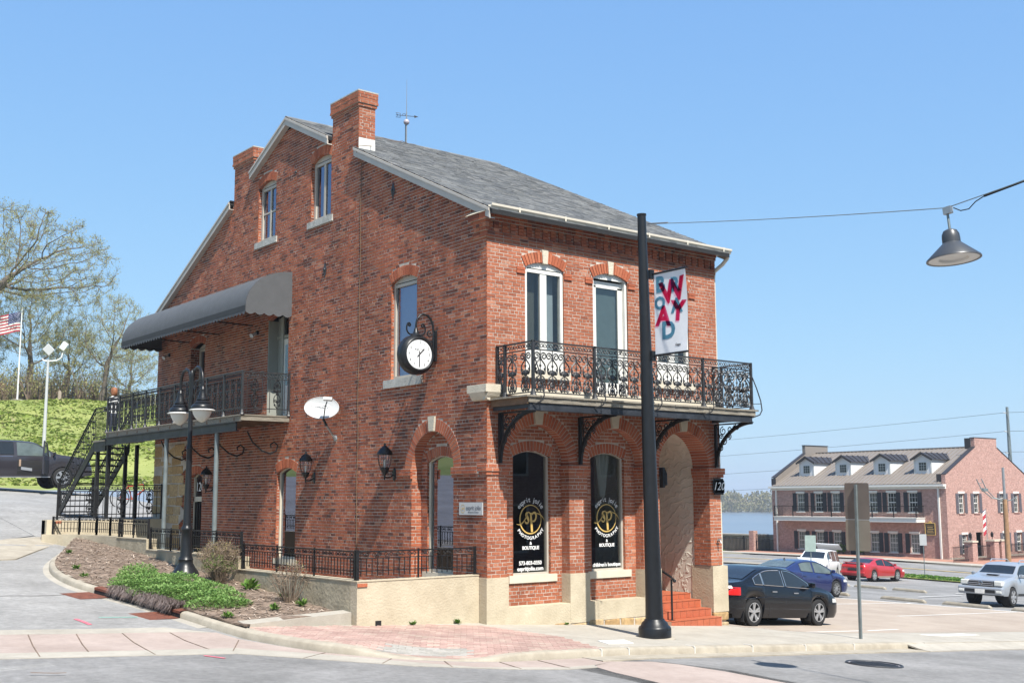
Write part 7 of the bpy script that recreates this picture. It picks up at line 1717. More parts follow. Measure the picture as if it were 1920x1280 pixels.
# ------------------------------------------------------------------ far brick building and riverside
fbz = -3.12; FX0, FX1, FY0, FY1 = 73.95, 87.05, 35.2, 53.2; FE, FR = 3.42, 6.62
far = thing('far_brick_building', 'two storey brick building with four white dormers and dark shutters across the car park', 'building')
def far_brick(name, a, b_, c):
    m = bpy.data.materials.new(name); m.use_nodes = True; p = m.node_tree.nodes['Principled BSDF']; p.inputs['Roughness'].default_value = .9; p.inputs['Specular IOR Level'].default_value = .2
    tc = N_(m, 'ShaderNodeTexCoord'); br = N_(m, 'ShaderNodeTexBrick'); sp = N_(m, 'ShaderNodeSeparateXYZ'); cb = N_(m, 'ShaderNodeCombineXYZ'); ad = N_(m, 'ShaderNodeMath'); ad.operation = 'ADD'
    L_(m, tc.outputs['Object'], sp.inputs[0]); L_(m, sp.outputs[0], ad.inputs[0]); L_(m, sp.outputs[1], ad.inputs[1]); L_(m, ad.outputs[0], cb.inputs[0]); L_(m, sp.outputs[2], cb.inputs[1]); L_(m, cb.outputs[0], br.inputs['Vector'])
    br.inputs['Scale'].default_value = 1; br.inputs['Brick Width'].default_value = .22; br.inputs['Row Height'].default_value = .075; br.inputs['Mortar Size'].default_value = .010
    br.inputs['Color1'].default_value = (*a, 1); br.inputs['Color2'].default_value = (*b_, 1); br.inputs['Mortar'].default_value = (*c, 1)
    no = N_(m, 'ShaderNodeTexNoise'); no.inputs['Scale'].default_value = 8; no.inputs['Detail'].default_value = 8; no.inputs['Roughness'].default_value = .75; L_(m, tc.outputs['Object'], no.inputs['Vector'])
    mr = N_(m, 'ShaderNodeMapRange'); mr.inputs[1].default_value = .3; mr.inputs[2].default_value = .7; mr.inputs[3].default_value = .55; mr.inputs[4].default_value = 1.5; L_(m, no.outputs[0], mr.inputs[0])
    vm = N_(m, 'ShaderNodeVectorMath'); vm.operation = 'SCALE'; L_(m, br.outputs[0], vm.inputs[0]); L_(m, mr.outputs[0], vm.inputs['Scale']); L_(m, vm.outputs[0], p.inputs['Base Color'])
    bp = N_(m, 'ShaderNodeBump'); bp.inputs['Strength'].default_value = .5; bp.inputs['Distance'].default_value = .02; L_(m, br.outputs['Fac'], bp.inputs['Height']); bp.invert = True; L_(m, bp.outputs[0], p.inputs['Normal']); MATS[name] = m
far_brick('far_brick', (.27, .125, .10), (.36, .19, .155), (.46, .38, .34))
def rect_wall(b, fn, u0, u1, z0, z1, holes):
    us = sorted({u0, u1, *[h[0] for h in holes], *[h[1] for h in holes]}); zs = sorted({z0, z1, *[h[2] for h in holes], *[h[3] for h in holes]})
    for a, c in zip(us, us[1:]):
        for d, e in zip(zs, zs[1:]):
            m_, n = (a + c)/2, (d + e)/2
            if any(h[0] < m_ < h[1] and h[2] < n < h[3] for h in holes): continue
            b.quad(fn(a, d, 0), fn(c, d, 0), fn(c, e, 0), fn(a, e, 0))
    for h in holes:
        for P in (((h[0],h[2]),(h[0],h[3])), ((h[1],h[2]),(h[1],h[3])), ((h[0],h[3]),(h[1],h[3])), ((h[0],h[2]),(h[1],h[2]))): b.quad(fn(*P[0], 0), fn(*P[1], 0), fn(*P[1], .2), fn(*P[0], .2))
fW = lambda u, z, d: (FX0 + d, u, z); fN = lambda u, z, d: (u, FY0 + d, z)
WY = [49.9, 47.9, 46.05, 42.2, 40.35, 38.3]; hw = .43
holes = [(y - hw, y + hw, 1.06, 2.72) for y in WY] + [(y - hw, y + hw, -2.32, -.72) for y in WY] + [(43.75, 44.75, fbz + .15, -.85)]
GXu = [76.2, 78.5, 82.75, 85.05]; GXl = [76.4, 82.9, 85.2]
gholes = [(x - hw, x + hw, .98, 2.62) for x in GXu] + [(x - hw, x + hw, -2.36, -.76) for x in GXl] + [(78.2, 79.2, fbz + .15, -.62)]
b = MB(); rect_wall(b, fW, FY0, FY1, fbz, FE, holes); rect_wall(b, fN, FX0, FX1, fbz, FE, gholes); b.box(FX0 + .3, FY1 - .3, fbz, FX1, FY1, FE); b.box(FX1 - .3, FY0 + .3, fbz, FX1, FY1 - .3, FE); FC = (FX0 + FX1)/2
b.build('walls', M['far_brick'], far)
b = MB(); b.prism([(FX0,FE),(FX1,FE),(FX1,FE + .75),(FX1 - .15,FE + .75),(82.3,6.55),(82.3,7.32),(78.75,7.32),(78.75,6.55),(FX0 + .15,FE + .75),(FX0,FE + .75)], lambda a, c, t: (a, t, c), FY0, FY0 + .35); b.build('gable_parapet', M['far_brick'], far)
mat('metal_roof', (.235, .205, .18), .5, .06, .5); mat('metal_trim', (.045, .04, .042), .5, .1, 2, metal=.2)
b = MB(); b.prism([(FX0,FE),(FX1,FE),(FX1,FE + .75),(82.3,6.55),(82.3,7.32),(78.75,7.32),(78.75,6.55),(FX0,FE + .6)], lambda a, c, t: (a, t, c), FY1 - .35, FY1); b.build('end_parapet', M['metal_roof'], far)
b = MB(); b.box(78.7, FY0 - .03, 7.32, 82.35, FY0 + .4, 7.38); b.box(78.7, FY1 - .4, 7.32, 82.35, FY1 + .03, 7.38); b.box(78.70, FY0 + .35, 6.4, 78.74, FY0 + .9, 7.32); b.box(FX0 - .02, FY0 + .36, FE + .1, FX0 + .02, FY0 + .8, FE + .8); b.box(FX0 - .03, FY1 - .5, FE + .1, FX0 + .02, FY1, FE + .7)
for s in (1, -1):
    xa, za, xb, zb2 = (FX0, FE + .77, 78.75, 6.57) if s > 0 else (FX1, FE + .77, 82.3, 6.57)
    for y in (FY0 + .17, FY1 - .17): b.bar((xa, y, za), (xb, y, zb2), .42, .05)
tag(b.build('coping', M['metal_trim'], far), kind='stuff')
rf = part('roof', far); b = MB(); sl2 = (FR - FE)/(FC - FX0 + .3); b.quad((FX0 - .3,FY0 + .3,FE),(FX0 - .3,FY1 - .3,FE),(FC,FY1 - .3,FR),(FC,FY0 + .3,FR)); b.quad((FX1 + .3,FY0 + .3,FE),(FX1 + .3,FY1 - .3,FE),(FC,FY1 - .3,FR),(FC,FY0 + .3,FR)); b.build('sheets', M['metal_roof'], rf)
b = MB(); y = FY0 + .6
while y < FY1 - .4: b.bar((FX0 - .3, y, FE + .025), (FC, y, FR + .025), .045, .07); y += .42
b.bar((FC,FY0 + .3,FR + .03),(FC,FY1 - .3,FR + .03), .3, .08); tag(b.build('seams', M['metal_roof'], rf), kind='stuff')
b = MB(); b.box(FX0 - .42, FY0 - .05, FE - .22, FX0 - .0, FY1 + .1, FE - .04); b.box(FX0 - .12, FY0 - .03, FE - .42, FX0, FY1 + .05, FE - .22); b.build('eaves_gutter', M['white_paint'], far)
for y in (FY0 + .65, FY1 - .55): b = MB(); b.bar((FX0 - .08, y, fbz + .3), (FX0 - .08, y, FE - .3), .14, .12); b.bar((FX0 - .08, y, FE - .3), (FX0 - .35, y, FE - .1), .12, .12); b.build('downpipe', M['white_paint'], far)
b = MB(); b.box(FX0 - .12, FY0 - .1, fbz - .3, FX0 + .1, FY1, fbz + .42); b.box(FX0 + .11, FY0 - .12, fbz - .3, FX1, FY0 + .1, fbz + .5); b.build('base_course', M['concrete'], far)
mat('shutter', (.018, .02, .026), .6, .1, 5); mat('shutter_grey', (.12, .11, .125), .6, .1, 5); mat('inner_curtain', (.42, .41, .38), .8, .2, 3); mat('inner_dark', (.035, .05, .045), .3, .4, 2)
def far_window(fn, u, z0, z1, sh, inner):
    w = part('window', far); b = MB(); d = .1
    for a0, a1, c0, c1 in ((u - hw, u - hw + .07, z0, z1), (u + hw - .07, u + hw, z0, z1), (u - hw, u + hw, z0, z0 + .07), (u - hw, u + hw, z1 - .07, z1), (u - hw, u + hw, (z0 + z1)/2 - .035, (z0 + z1)/2 + .035)): b.box(*fn(a0, c0, d), *fn(a1, c1, d + .06))
    b.build('frame', M['white_paint'], w); b = MB()
    for k in (1, 2): x = u - hw + 2*hw*k/3; b.box(*fn(x - .014, z0, d + .02), *fn(x + .014, z1, d + .04))
    for k in (1, 3): zz = z0 + (z1 - z0)*k/4; b.box(*fn(u - hw, zz - .014, d + .02), *fn(u + hw, zz + .014, d + .04))
    b.build('glazing_bars', M['white_paint'], w); b = MB(); b.quad(fn(u - hw, z0, d + .05), fn(u + hw, z0, d + .05), fn(u + hw, z1, d + .05), fn(u - hw, z1, d + .05)); b.build('pane', M['pane'], w); b = MB(); b.quad(fn(u - hw, z0, d + .1), fn(u + hw, z0, d + .1), fn(u + hw, z1, d + .1), fn(u - hw, z1, d + .1)); b.build('curtain', M[inner], w)
    b = MB(); b.box(*fn(u - hw - .06, z1, -.05), *fn(u + hw + .06, z1 + .17, .04)); b.build('lintel', M['white_paint'], w); b = MB(); b.box(*fn(u - hw - .05, z0 - .08, -.07), *fn(u + hw + .05, z0, .1)); b.build('sill', M['far_brick'] if fn is fN else M['white_paint'], w)
    for s in (-1, 1):
        sh_ = part('shutter', w); b = MB(); u0, u1 = u + s*(hw + .03), u + s*(hw + .43); b.box(*fn(min(u0,u1), z0, -.045), *fn(max(u0,u1), z1 + .02, -.004)); b.build('board', M[sh], sh_) ; b = MB()
        for k in range(14): zz = z0 + .06 + (z1 - z0 - .1)*k/14; b.box(*fn(min(u0,u1) + .05, zz, -.06), *fn(max(u0,u1) - .05, zz + .05, -.0455))
        b.build('louvres', M[sh], sh_)
for i, y in enumerate(WY): far_window(fW, y, 1.06, 2.72, 'shutter', 'inner_curtain' if i in (0, 2, 3) else 'inner_dark'); far_window(fW, y, -2.32, -.72, 'shutter', 'inner_curtain')
for x in GXu: far_window(fN, x, .98, 2.62, 'shutter_grey', 'inner_dark')
for x in GXl: far_window(fN, x, -2.36, -.76, 'shutter_grey', 'inner_dark')
b = MB(); b.box(FX0 + .15, 43.75, fbz + .1, FX0 + .2, 44.75, -.85); b.build('front_door', M['shutter'], far); b = MB(); b.box(78.2, FY0 + .9, fbz + .1, 79.2, FY0 + .95, -.6); b.box(78.2, FY0 + .2, fbz + .1, 78.21, FY0 + .9, -.6); b.build('side_porch', M['shutter_grey'], far)
b = MB(); b.box(FX0 - 1.2, 42.6, fbz - .2, FX0, 46, fbz + .14); b.build('door_step', M['far_brick'], far)
for y in (43.2, 45.3): 
    t = thing('planter', 'dark planter beside the far building door, %s' % ('right one' if y < 44 else 'left one'), 'planter', (FX0 - .6, y, fbz + .14)); b = MB(); b.lathe([(.0,.0),(.22,.0),(.3,.55),(.26,.55)], 10); b.build('tub', M['shutter'], t); b = MB(); r = random.Random(int(y)); [leafcard(b, (r.gauss(0,.15), r.gauss(0,.15), .55 + r.random()*.55), .16, r) for _ in range(120)]; tag(b.build('foliage', M['leaf_green'], t), kind='stuff')
fbal = part('balcony', far); b = MB(); b.box(FX0 - 1.25, 37.25, .24, FX0, 52.05, .62); b.box(FX0 - 1.3, 37.2, .58, FX0, 52.1, .64); b.build('slab', M['white_paint'], fbal); b = MB()
for z in (1.58, .78): b.bar((FX0 - 1.2, 37.3, z), (FX0 - 1.2, 52.0, z), .05, .045); b.bar((FX0 - 1.2, 37.3, z), (FX0, 37.3, z), .05, .045); b.bar((FX0 - 1.2, 52, z), (FX0, 52, z), .05, .045)
y = 37.3
while y <= 52.01: b.bar((FX0 - 1.2, y, .64), (FX0 - 1.2, y, 1.58), .016, .016); y += .13
for k in range(8): b.bar((FX0 - 1.2, 37.3 + k*2.1, .64), (FX0 - 1.2, 37.3 + k*2.1, 1.62), .07, .07)
for k in range(9): b.bar((FX0 - 1.2 + k*.14, 37.3, .64), (FX0 - 1.2 + k*.14, 37.3, 1.58), .016, .016); b.bar((FX0 - 1.2 + k*.14, 52, .64), (FX0 - 1.2 + k*.14, 52, 1.58), .016, .016)
b.build('railing', M['black_iron'], fbal)
mat('siding', (.78, .78, .78), .6, .03, 3)
for y in (50.3, 46.25, 42.2, 38.2):
    dm_ = part('dormer', far); xf = 75.55; zr0 = FE + (xf - FX0 + .3)*sl2 - .1; ze, zp = 5.55, 6.02; dw = .82; xe = FX0 - .3 + (ze - FE)/sl2 + .3; xp = FX0 - .3 + (zp - FE)/sl2
    b = MB(); b.poly([(xf,y - dw,zr0),(xf,y + dw,zr0),(xf,y + dw,ze),(xf,y,zp),(xf,y - dw,ze)])
    for s in (-1, 1):
        n = 9
        for k in range(n):
            z0, z1 = zr0 + (ze - zr0)*k/n, zr0 + (ze - zr0)*(k+1)/n; xa = FX0 - .3 + (z0 - FE)/sl2; xb = FX0 - .3 + (z1 - FE)/sl2; b.quad((xf, y + s*(dw + .02), z0), (max(xf, xa), y + s*(dw + .02), z0), (max(xf, xb), y + s*dw, z1), (xf, y + s*dw, z1))
    b.build('siding', M['siding'], dm_); b = MB()
    for s in (-1, 1): b.box(xf - .03, y + s*(dw - .1), zr0, xf + .01, y + s*(dw + .03), ze)
    b.build('corner_boards', M['white_paint'], dm_); b = MB()
    for s in (-1, 1):
        P = [(xf - .25, y, zp + .09), (xp + .3, y, zp + .09), (xe, y + s*(dw + .22), ze - .04), (xf - .25, y + s*(dw + .22), ze - .04)]; b.quad(*P)
        for k in range(6): f = k/5; a = Vector(P[0])*(1 - f) + Vector(P[1])*f; c = Vector(P[3])*(1 - f) + Vector(P[2])*f; b.bar(a + Vector((0,0,.03)), c + Vector((0,0,.03)), .04, .06)
        b.bar((xf - .26, y, zp + .03), (xf - .26, y + s*(dw + .22), ze - .09), .05, .16)
    b.build('dormer_roof', M['metal_trim'], dm_)
    b = MB(); b.box(xf - .035, y - .40, zr0 + .32, xf - .005, y + .40, zr0 + 1.10); b.build('window_frame', M['white_paint'], dm_); b = MB(); b.box(xf - .05, y - .33, zr0 + .38, xf - .036, y + .33, zr0 + 1.04); b.build('pane', M['inner_dark'], dm_)
    b = MB()
    for k in (1, 2): b.box(xf - .06, y - .33 + .22*k - .012, zr0 + .38, xf - .051, y - .33 + .22*k + .012, zr0 + 1.04); b.box(xf - .06, y - .33, zr0 + .38 + .22*k - .012, xf - .051, y + .33, zr0 + .38 + .22*k + .012)
    b.build('glazing_bars', M['white_paint'], dm_)
pq = thing('wall_plaque', 'dark wall plaque with gold lettering and rim on the far building', 'plaque'); b = MB(); b.box(FX0 - .06, 36.35, -.75, FX0 - .01, 37.2, .15); b.build('board', M['black_print'], pq); b = MB(); b.bar((FX0 - .07,36.3,.17),(FX0 - .07,37.25,.17), .06, .06); b.bar((FX0 - .07,36.3,-.77),(FX0 - .07,37.25,-.77), .06, .05); b.bar((FX0 - .07,36.32,-.77),(FX0 - .07,36.32,.17), .05, .05); b.bar((FX0 - .07,37.23,-.77),(FX0 - .07,37.23,.17), .05, .05); b.prism([(-.2,0),(.2,0),(0,.18)], lambda a, c, t: (t, 36.77 + a, .2 + c), FX0 - .09, FX0 - .04); b.build('rim', M['gold'], pq)
b = MB()
for k in range(5): b.box(FX0 - .066, 36.45 + (k % 2)*.06, -.05 - k*.14, FX0 - .061, 37.1 - (k % 3)*.05, .0 - k*.14)
b.build('lettering', M['gold'], pq)
# fences and brick piers before the gable, wood pole, flag
gf = thing('gable_fence', 'black iron fence before the gable of the far building', 'fence'); b = MB(); GY = 33.0; gzf = gz(75, 33) + .05
x = 70.9
while x < 92: 
    if not (73.1 < x < 73.9 or 76.5 < x < 78): b.bar((x, GY, gzf), (x, GY, gzf + 1.3), .025, .025)
    x += .16
for z in (.2, 1.2): b.bar((70.9, GY, gzf + z), (92, GY, gzf + z), .04, .04)
b.build('pickets', M['black_iron'], gf)
for x, lab in ((73.5, 'brick pier left of the gate in the gable fence'), (76.8, 'brick pier right of the gate in the gable fence'), (77.9, 'brick pier behind the wooden utility pole')):
    t = thing('brick_pier', lab, 'pier', (x, GY, gzf)); b = MB(); b.box(-.36,-.36,-.2,.36,.36,1.55); b.build('shaft', M['far_brick'], t); b = MB(); b.box(-.42,-.42,1.55,.42,.42,1.68); b.build('cap', M['limestone'], t)
    if x < 77.5: b = MB(); b.lathe([(.0,.0),(.03,.05),(.03,.2),(.10,.25),(.13,.5),(.05,.62),(.0,.7)], 8, (0,0,1.68)); b.build('lantern', M['black_iron'], t)
fg = thing('small_flag', 'small flag on a thin pole before the gable of the far building', 'flag', (77.1, 33.6, gzf)); b = MB(); b.tube([(0,0,0),(0,0,4.2)], .03, 5); b.build('pole', M['galv'], fg)
for k in range(6): b = MB(); b.grid(lambda u, v: (-.05 - .28*u + .05*math.sin(v*7), .1*u, 4.1 - (k + v)*.32 - .25*u), 3, 3); b.build('stripe', M['flag_red' if k % 2 else 'flag_white'], fg)
b = MB(); b.grid(lambda u, v: (-.06 - .16*u, .04 + .1*u, 4.12 - .6*v - .15*u), 2, 3); b.build('canton', M['flag_blue'], fg)
up = thing('wooden_utility_pole', 'brown wooden utility pole with bare steel mast at the right edge', 'utility pole', (63.8, 24.6, gz(63.8, 24.6) - .3)); b = MB(); b.tube([(0,0,0),(0,0,5.5)], [.2,.16], 10); mat('pole_wood', (.33, .19, .10), .85, .25, 3, .4, 20); b.build('pole', M['pole_wood'], up, 40); b = MB(); b.tube([(0,0,5.4),(0,0,7.7)], .09, 8); b.build('mast', M['galv'], up); b = MB()
vr = Vector((.784, -.62, 0))
for o_ in (0, .35): b.tube([vr*(-1.9 + o_) + Vector((0,0,6.9 + .1*o_)), vr*(-1.6 + o_) + Vector((0,0,6.2)), vr*(-.9 + o_*.5) + Vector((0,0,5.6)), Vector((0,0,5.4))], .035, 5)
b.tube([vr*.0 + Vector((0,0,5.4)), vr*.5 + Vector((0,0,5.45)), vr*.85 + Vector((0,0,5.65))], .035, 5)
for f in (.25, .55): b.bar(vr*(-1.9 + .25*f) + Vector((0,0,6.9 - 1.2*f)), vr*(-1.5 + .25*f) + Vector((0,0,6.95 - 1.2*f)), .03, .03)
b.obox(vr*-1.35 + Vector((0,0,6.15)), vr*.16, (0,.08,0), (0,0,.10)); b.build('lamp_frame', M['galv_post'], up)
sp2 = thing('steel_power_pole', 'tall thin grey steel power pole behind the far building', 'utility pole', (105.4, 46.5, -5)); b = MB(); b.tube([(0,0,0),(0,0,16.9)], [.32,.14], 10); b.build('pole', M['galv_post'], sp2, 40); b = MB()
for z in (16.2, 14.2, 11.9): b.tube([(0,0,z),(-.5,.2,z + .1)], .06, 5)
b.build('insulators', M['dish'], sp2)
for k, (z, dz, lab) in enumerate([(16.3,-1.5,'topmost power line above the far building'),(14.3,-2.0,'second power line from the top above the far building'),(12.1,-3.2,'third power line from the top, crossing behind the far roof'),(9.8,-3.0,'fourth power line, ending behind the far roof'),(7.2,-2.6,'lowest power line seen beside the shop balcony bracket')]):
    b = MB(); A = Vector((105.2, 46.6, -5 + z)); B_ = Vector((112, 240, -5 + z + dz + 2)); b.tube(sag(A, B_, 2.0, 24), .022, 4); b.tube(sag(A, Vector((100,-60,-5 + z)), 1.0, 12), .022, 4); tag(b.build('power_line', M['galv_post']), lab, 'power line', 'power lines by the river')
# riverside: flood wall, iron gate, timber fence, verge
fw = thing('flood_wall', 'long grey concrete flood wall between the street and the river', 'wall'); b = MB(); b.box(79.6, 54.5, -4.5, 80.2, 170, -1.5); b.build('wall', M['galv_post'] if False else M['concrete'], fw); b = MB(); b.box(79.4, 54.5, -1.5, 80.4, 170, -1.35); b.build('coping', M['concrete'], fw)
tf2 = thing('timber_fence', 'weathered timber board fence left of the far building', 'fence'); mat('dark_wood', (.15, .12, .095), .9, .3, 1.5, .3, 10)
for k in range(48):
    y = 53.6 + k*.42; b = MB(); b.box(77.0, y, -3.4, 77.06, y + .4, -1.62 - .04*(k % 3)); b.build('board', M['dark_wood'], tf2)
ig = thing('iron_gate', 'black iron gate between brick posts left of the far building', 'gate'); b = MB()
for k in range(10): b.bar((73.6, 53.45 + k*.16, gz(74,53) + .05), (73.6, 53.45 + k*.16, gz(74,53) + 1.7), .04, .04)
for z in (.25, 1.0, 1.6): b.bar((73.6,53.4,gz(74,53) + z), (73.6,55.0,gz(74,53) + z), .05, .05)
b.build('bars', M['black_iron'], ig); b = MB(); b.box(73.3,55.05,-3.5,73.9,55.6,gz(74,55) + 1.95); b.build('brick_post', M['far_brick'], ig)
rfn = thing('street_fence', 'black iron fence beside the gate, seen past the shop corner', 'fence'); b = MB(); y = 55.7
while y < 75: b.bar((73.0, y, gz(73,y)), (73.0, y, gz(73,y) + 1.35), .03, .03); y += .17
for z in (.2, 1.25): b.bar((73.0,55.7,gz(73,56) + z), (73.0,75,gz(73,75) + z), .04, .04)
for k in range(7): b.bar((73.0,56 + k*3,gz(73,56)), (73.0,56 + k*3,gz(73,56) + 1.5), .1, .1)
b.build('pickets', M['black_iron'], rfn)
b = MB(); r = random.Random(2)
for i in range(2600):
    if i < 1600: x, y = r.uniform(55.6, 57.6), r.uniform(12, 32)
    else: x, y = r.uniform(69.8, 72.5), r.uniform(58, 70)
    p = Vector((x, y, gz(x, y) + .06)); a = r.uniform(0, PI); t_ = Vector((math.cos(a), math.sin(a), 0))*.14; l = Vector((r.uniform(-.08,.08), r.uniform(-.08,.08), r.uniform(.04,.12))); b.add([p - t_, p + t_, p + t_*.6 + l, p - t_*.6 + l], [(0,1,2,3)])
tag(b.build('verge_grass', M['weed']), 'short green grass on the street verges by the car park', 'grass', kind='stuff')
struct(sheet('verge', [(55.5,11.5),(57.7,11.5),(57.7,32.5),(55.5,32.5)], .055, mg, 4))
tree('bank_tree', 'thin bare sapling by the flood wall, seen beside the shop corner', 77.5, 66, 5, 91, ((0,0,3.6), (1.8,1.8,2.4)), .07, .25, 140, 1200, .09, group='riverside trees')
# far wooded shore
island_mat('far_leaf', [(0,(.15,.14,.075)),(.35,(.20,.19,.085)),(.7,(.235,.225,.10)),(1,(.22,.17,.12))], grain=.1, gscale=.05, bump=0)
b = MB(); r = random.Random(44)
for i in range(900):
    x, y = 648 + 55*r.random()**1.5, r.uniform(150, 1050); h = r.uniform(16, 23)*(.85 + .15*math.sin(y*.02)); w_ = r.uniform(3, 6); z0 = -8.6
    for k in range(80):
        q = r.random(); a = r.uniform(0, 2*PI); rr = w_*(math.sin(PI*min(1, .12 + q*.9)))**.7*r.uniform(.4, 1); p = Vector((x + rr*math.cos(a), y + rr*math.sin(a), z0 + h*(.08 + .9*q))); leafcard(b, p, r.uniform(.7, 1.6), r)
    b.tube([(x, y, z0 - 1), (x + r.uniform(-1,1), y + r.uniform(-1,1), z0 + h*.85)], [.35,.1], 3, caps=False)
tag(b.build('far_shore_wood', M['far_leaf']), 'hazy wooded far bank across the river', 'wood', kind='stuff')
# ------------------------------------------------------------------ bicycle and person
bk = thing('bicycle', 'red bicycle leaning by the railing under the stairs landing', 'bicycle', (2.75, 25.9, gz(2.75, 25.9) + ST + .01), RAD(-8)); R_ = .34
for x in (-.5, .55):
    w_ = part('wheel', bk, (x, 0, R_)); b = MB(); b.tube([(R_*math.cos(2*PI*k/28), 0, R_*math.sin(2*PI*k/28)) for k in range(28)], .02, 6, closed=True); b.build('tyre', M['tyre'], w_); b = MB()
    for k in range(18): a = 2*PI*k/18; b.bar((0,0,0), (R_*math.cos(a), 0, R_*math.sin(a)), .005, .005)
    b.build('spokes', M['galv'], w_)
mat('bike_red', (.42, .06, .03), .35, .1, 5); b = MB(); bb_, st_, hd, hb = (-.05,0,.30), (-.22,0,.86), (.36,0,.86), (.40,0,.68)
for p, q in ((bb_, st_), (bb_, hb), ((-.20,0,.78), hd), ((-.5,.05,R_), bb_), ((-.5,.05,R_), (-.20,0,.78)), (hd, hb)): b.tube([p, q], .02, 6)
b.build('frame', M['bike_red'], bk); b = MB(); b.tube([(.40,0,.70),(.47,0,.5),(.55,0,R_)], .016, 6); b.tube([hd,(.33,0,.98)], .016, 6); b.build('fork', M['galv'], bk)
b = MB(); b.tube([(.38,-.28,.98),(.36,-.1,1.0),(.33,0,.98),(.36,.1,1.0),(.38,.28,.98)], .014, 6); b.build('handlebar', M['black_iron'], bk); b = MB(); b.tube([st_,(-.26,0,.97)], .014, 6); b.obox((-.27,0,.99), (.13,0,.01), (0,.06,0), (0,0,.025)); b.build('saddle', M['black_iron'], bk); b = MB(); b.lathe([(.09,-.01),(.09,.01),(.0,.01)], 14, bb_, RX90); b.bar((-.05,-.05,.30),(.08,-.05,.2), .02, .02); b.build('crank', M['galv'], bk)
# person on the stair landing, seen from behind
def skin(name, verts, edges, mats, parent, loc=(0,0,0), sub=2):
    me = bpy.data.meshes.new(name); me.from_pydata([v[:3] for v in verts], edges, []); o = link(name, me, parent, loc); o.modifiers.new('skin', 'SKIN')
    for i, v in enumerate(verts): me.skin_vertices[0].data[i].radius = (v[3], v[4] if len(v) > 4 else v[3]); me.skin_vertices[0].data[i].use_root = (i == 0)
    s = o.modifiers.new('sub', 'SUBSURF'); s.levels = s.render_levels = sub
    for m in (mats if isinstance(mats, list) else [mats]): me.materials.append(m)
    return o
mat('skin_tone', (.50, .30, .22), .55, .05, 5); mat('jeans', (.025, .035, .07), .85, .15, 8); mat('hair_auburn', (.27, .105, .045), .6, .3, 14)
ps = thing('person', 'person in a black and white striped top and dark jeans on the stair landing', 'person', (-.78, 18.35, 4.14), RAD(20))
V = [(0,0,.88,.135,.10),(0,.01,1.02,.115,.09),(0,.0,1.18,.13,.095),(0,-.01,1.31,.145,.085),(0,0,1.39,.07,.06),(0,.01,1.46,.048,.05),(0,.02,1.52,.06,.07),(0,.02,1.58,.075,.088),(0,.015,1.64,.06,.075),
     (.085,0,.80,.085),(.095,.02,.45,.058),(.095,.0,.10,.042),(.10,.09,.035,.035),(-.085,0,.80,.085),(-.095,-.01,.45,.058),(-.095,-.02,.10,.042),(-.10,.07,.035,.035),
     (.17,0,1.33,.055),(.215,.0,1.08,.040),(.23,.13,.90,.032),(.23,.19,.86,.030),(-.17,0,1.33,.055),(-.215,.0,1.08,.040),(-.19,.16,.95,.032),(-.18,.22,.94,.030)]
E_ = [(0,1),(1,2),(2,3),(3,4),(4,5),(5,6),(6,7),(7,8),(0,9),(9,10),(10,11),(11,12),(0,13),(13,14),(14,15),(15,16),(3,17),(17,18),(18,19),(19,20),(3,21),(21,22),(22,23),(23,24)]
mp2 = bpy.data.materials.new('striped_outfit'); mp2.use_nodes = True; p_ = mp2.node_tree.nodes['Principled BSDF']; p_.inputs['Roughness'].default_value = .85; tc = N_(mp2,'ShaderNodeTexCoord'); sp_x = N_(mp2,'ShaderNodeSeparateXYZ'); L_(mp2, tc.outputs['Object'], sp_x.inputs[0])
rp = ramp(mp2, [(0,(.025,.035,.07)),(.52,(.025,.035,.07)),(.525,(.7,.7,.7)),(.57,(.7,.7,.7)),(.575,(.03,.03,.04)),(.62,(.03,.03,.04)),(.625,(.7,.7,.7)),(.67,(.7,.7,.7)),(.675,(.03,.03,.04)),(.72,(.03,.03,.04)),(.725,(.7,.7,.7)),(.77,(.7,.7,.7)),(.775,(.03,.03,.04)),(.81,(.03,.03,.04)),(.815,(.7,.7,.7)),(.845,(.7,.7,.7)),(.85,(.5,.3,.22)),(1,(.5,.3,.22))]); rp.color_ramp.interpolation = 'CONSTANT'
dv = N_(mp2,'ShaderNodeMath'); dv.operation = 'DIVIDE'; dv.inputs[1].default_value = 1.66; L_(mp2, sp_x.outputs[2], dv.inputs[0]); L_(mp2, dv.outputs[0], rp.inputs[0]); L_(mp2, rp.outputs[0], p_.inputs['Base Color']); MATS['striped_outfit'] = mp2
skin('body', V, E_, mp2, ps)
b = MB(); b.lathe([(.0,.13),(.06,.12),(.095,.07),(.105,.0),(.10,-.07),(.085,-.13),(.05,-.15)], 14, (0,-.005,1.565), Matrix.Diagonal((.95,1.1,1)), RAD(150), RAD(390)); b.build('hair', M['hair_auburn'], ps, 60)
b = MB(); b.lathe([(.0,.12),(.07,.11),(.09,.05),(.092,.03)], 14, (0,.015,1.57), Matrix.Diagonal((.95,1.1,1))); b.build('hair_crown', M['hair_auburn'], ps, 60)
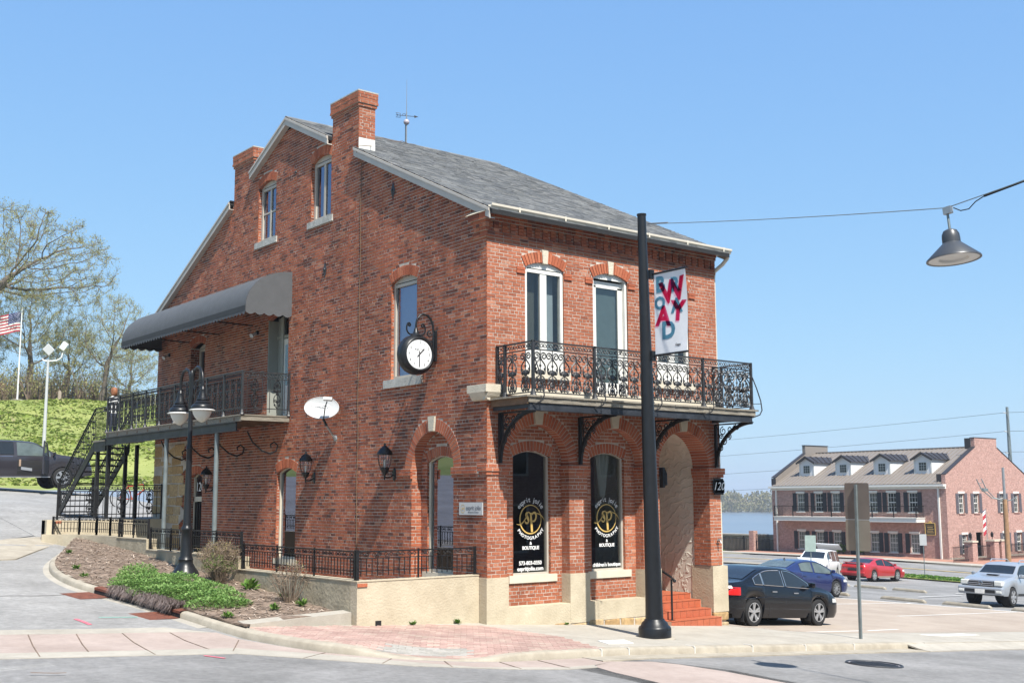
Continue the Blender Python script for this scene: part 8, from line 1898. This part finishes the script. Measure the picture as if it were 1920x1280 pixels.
b = MB(); b.lathe([(.0,-.02),(.012,0),(.0,.02)], 6, (0,.115,1.56)); b.build('nose', M['skin_tone'], ps)

# ------------------------------------------------------------------ shop row across the street (behind the camera; mirrored in the shop windows)
op = thing('opposite_shop_row', 'low brick shop row across the street, mirrored in the shop windows', 'building'); fO = lambda u, z, d: (u, -27 - d, z); b = MB(); oz = gz(5, -25) - .3
oh = [(x - .6, x + .6, oz + 4.6, oz + 6.6) for x in range(-16, 36, 3)] + [(x - 1.6, x + 1.6, oz + .8, oz + 3.2) for x in range(-14, 36, 6)]
rect_wall(b, fO, -18, 36, oz, oz + 8, oh); b.box(-18, -36, oz + 7.9, 36, -27, oz + 8.1); b.build('front_wall', M['far_brick'], op); b = MB(); b.box(-18, -27.3, oz, 36, -27.25, oz + 7.9); b.build('dark_inside', M['interior'], op)
b = MB(); b.box(-18.2, -27, oz + 7.6, 36.2, -26.6, oz + 8.2); b.build('cornice', M['white_paint'], op)
for h in oh:
    w = part('window', op); b = MB(); b.quad(fO(h[0],h[2],.1), fO(h[1],h[2],.1), fO(h[1],h[3],.1), fO(h[0],h[3],.1)); b.build('pane', M['pane'], w); b = MB(); b.box(*fO(h[0],h[2],.04), *fO(h[1],h[2] + .1,.14)); b.box(*fO(h[0],h[3] - .1,.04), *fO(h[1],h[3],.14)); b.box(*fO(h[0],h[2],.05), *fO(h[0] + .1,h[3],.13)); b.box(*fO(h[1] - .1,h[2],.05), *fO(h[1],h[3],.13)); b.build('frame', M['white_paint'], w)

# ------------------------------------------------------------------ light haze
mh = bpy.data.materials.new('haze'); mh.use_nodes = True; nh = mh.node_tree.nodes; nh.remove(nh['Principled BSDF']); pv_ = nh.new('ShaderNodeVolumePrincipled'); pv_.inputs['Color'].default_value = (.86, .92, 1, 1); pv_.inputs['Density'].default_value = .00035; pv_.inputs['Anisotropy'].default_value = .2
mh.node_tree.links.new(pv_.outputs[0], nh['Material Output'].inputs['Volume'])
b = MB(); b.box(-405, -905, -20, 2505, 3005, 40); tag(b.build('haze', mh), 'thin pale haze in the air over town and river', 'haze', kind='stuff')
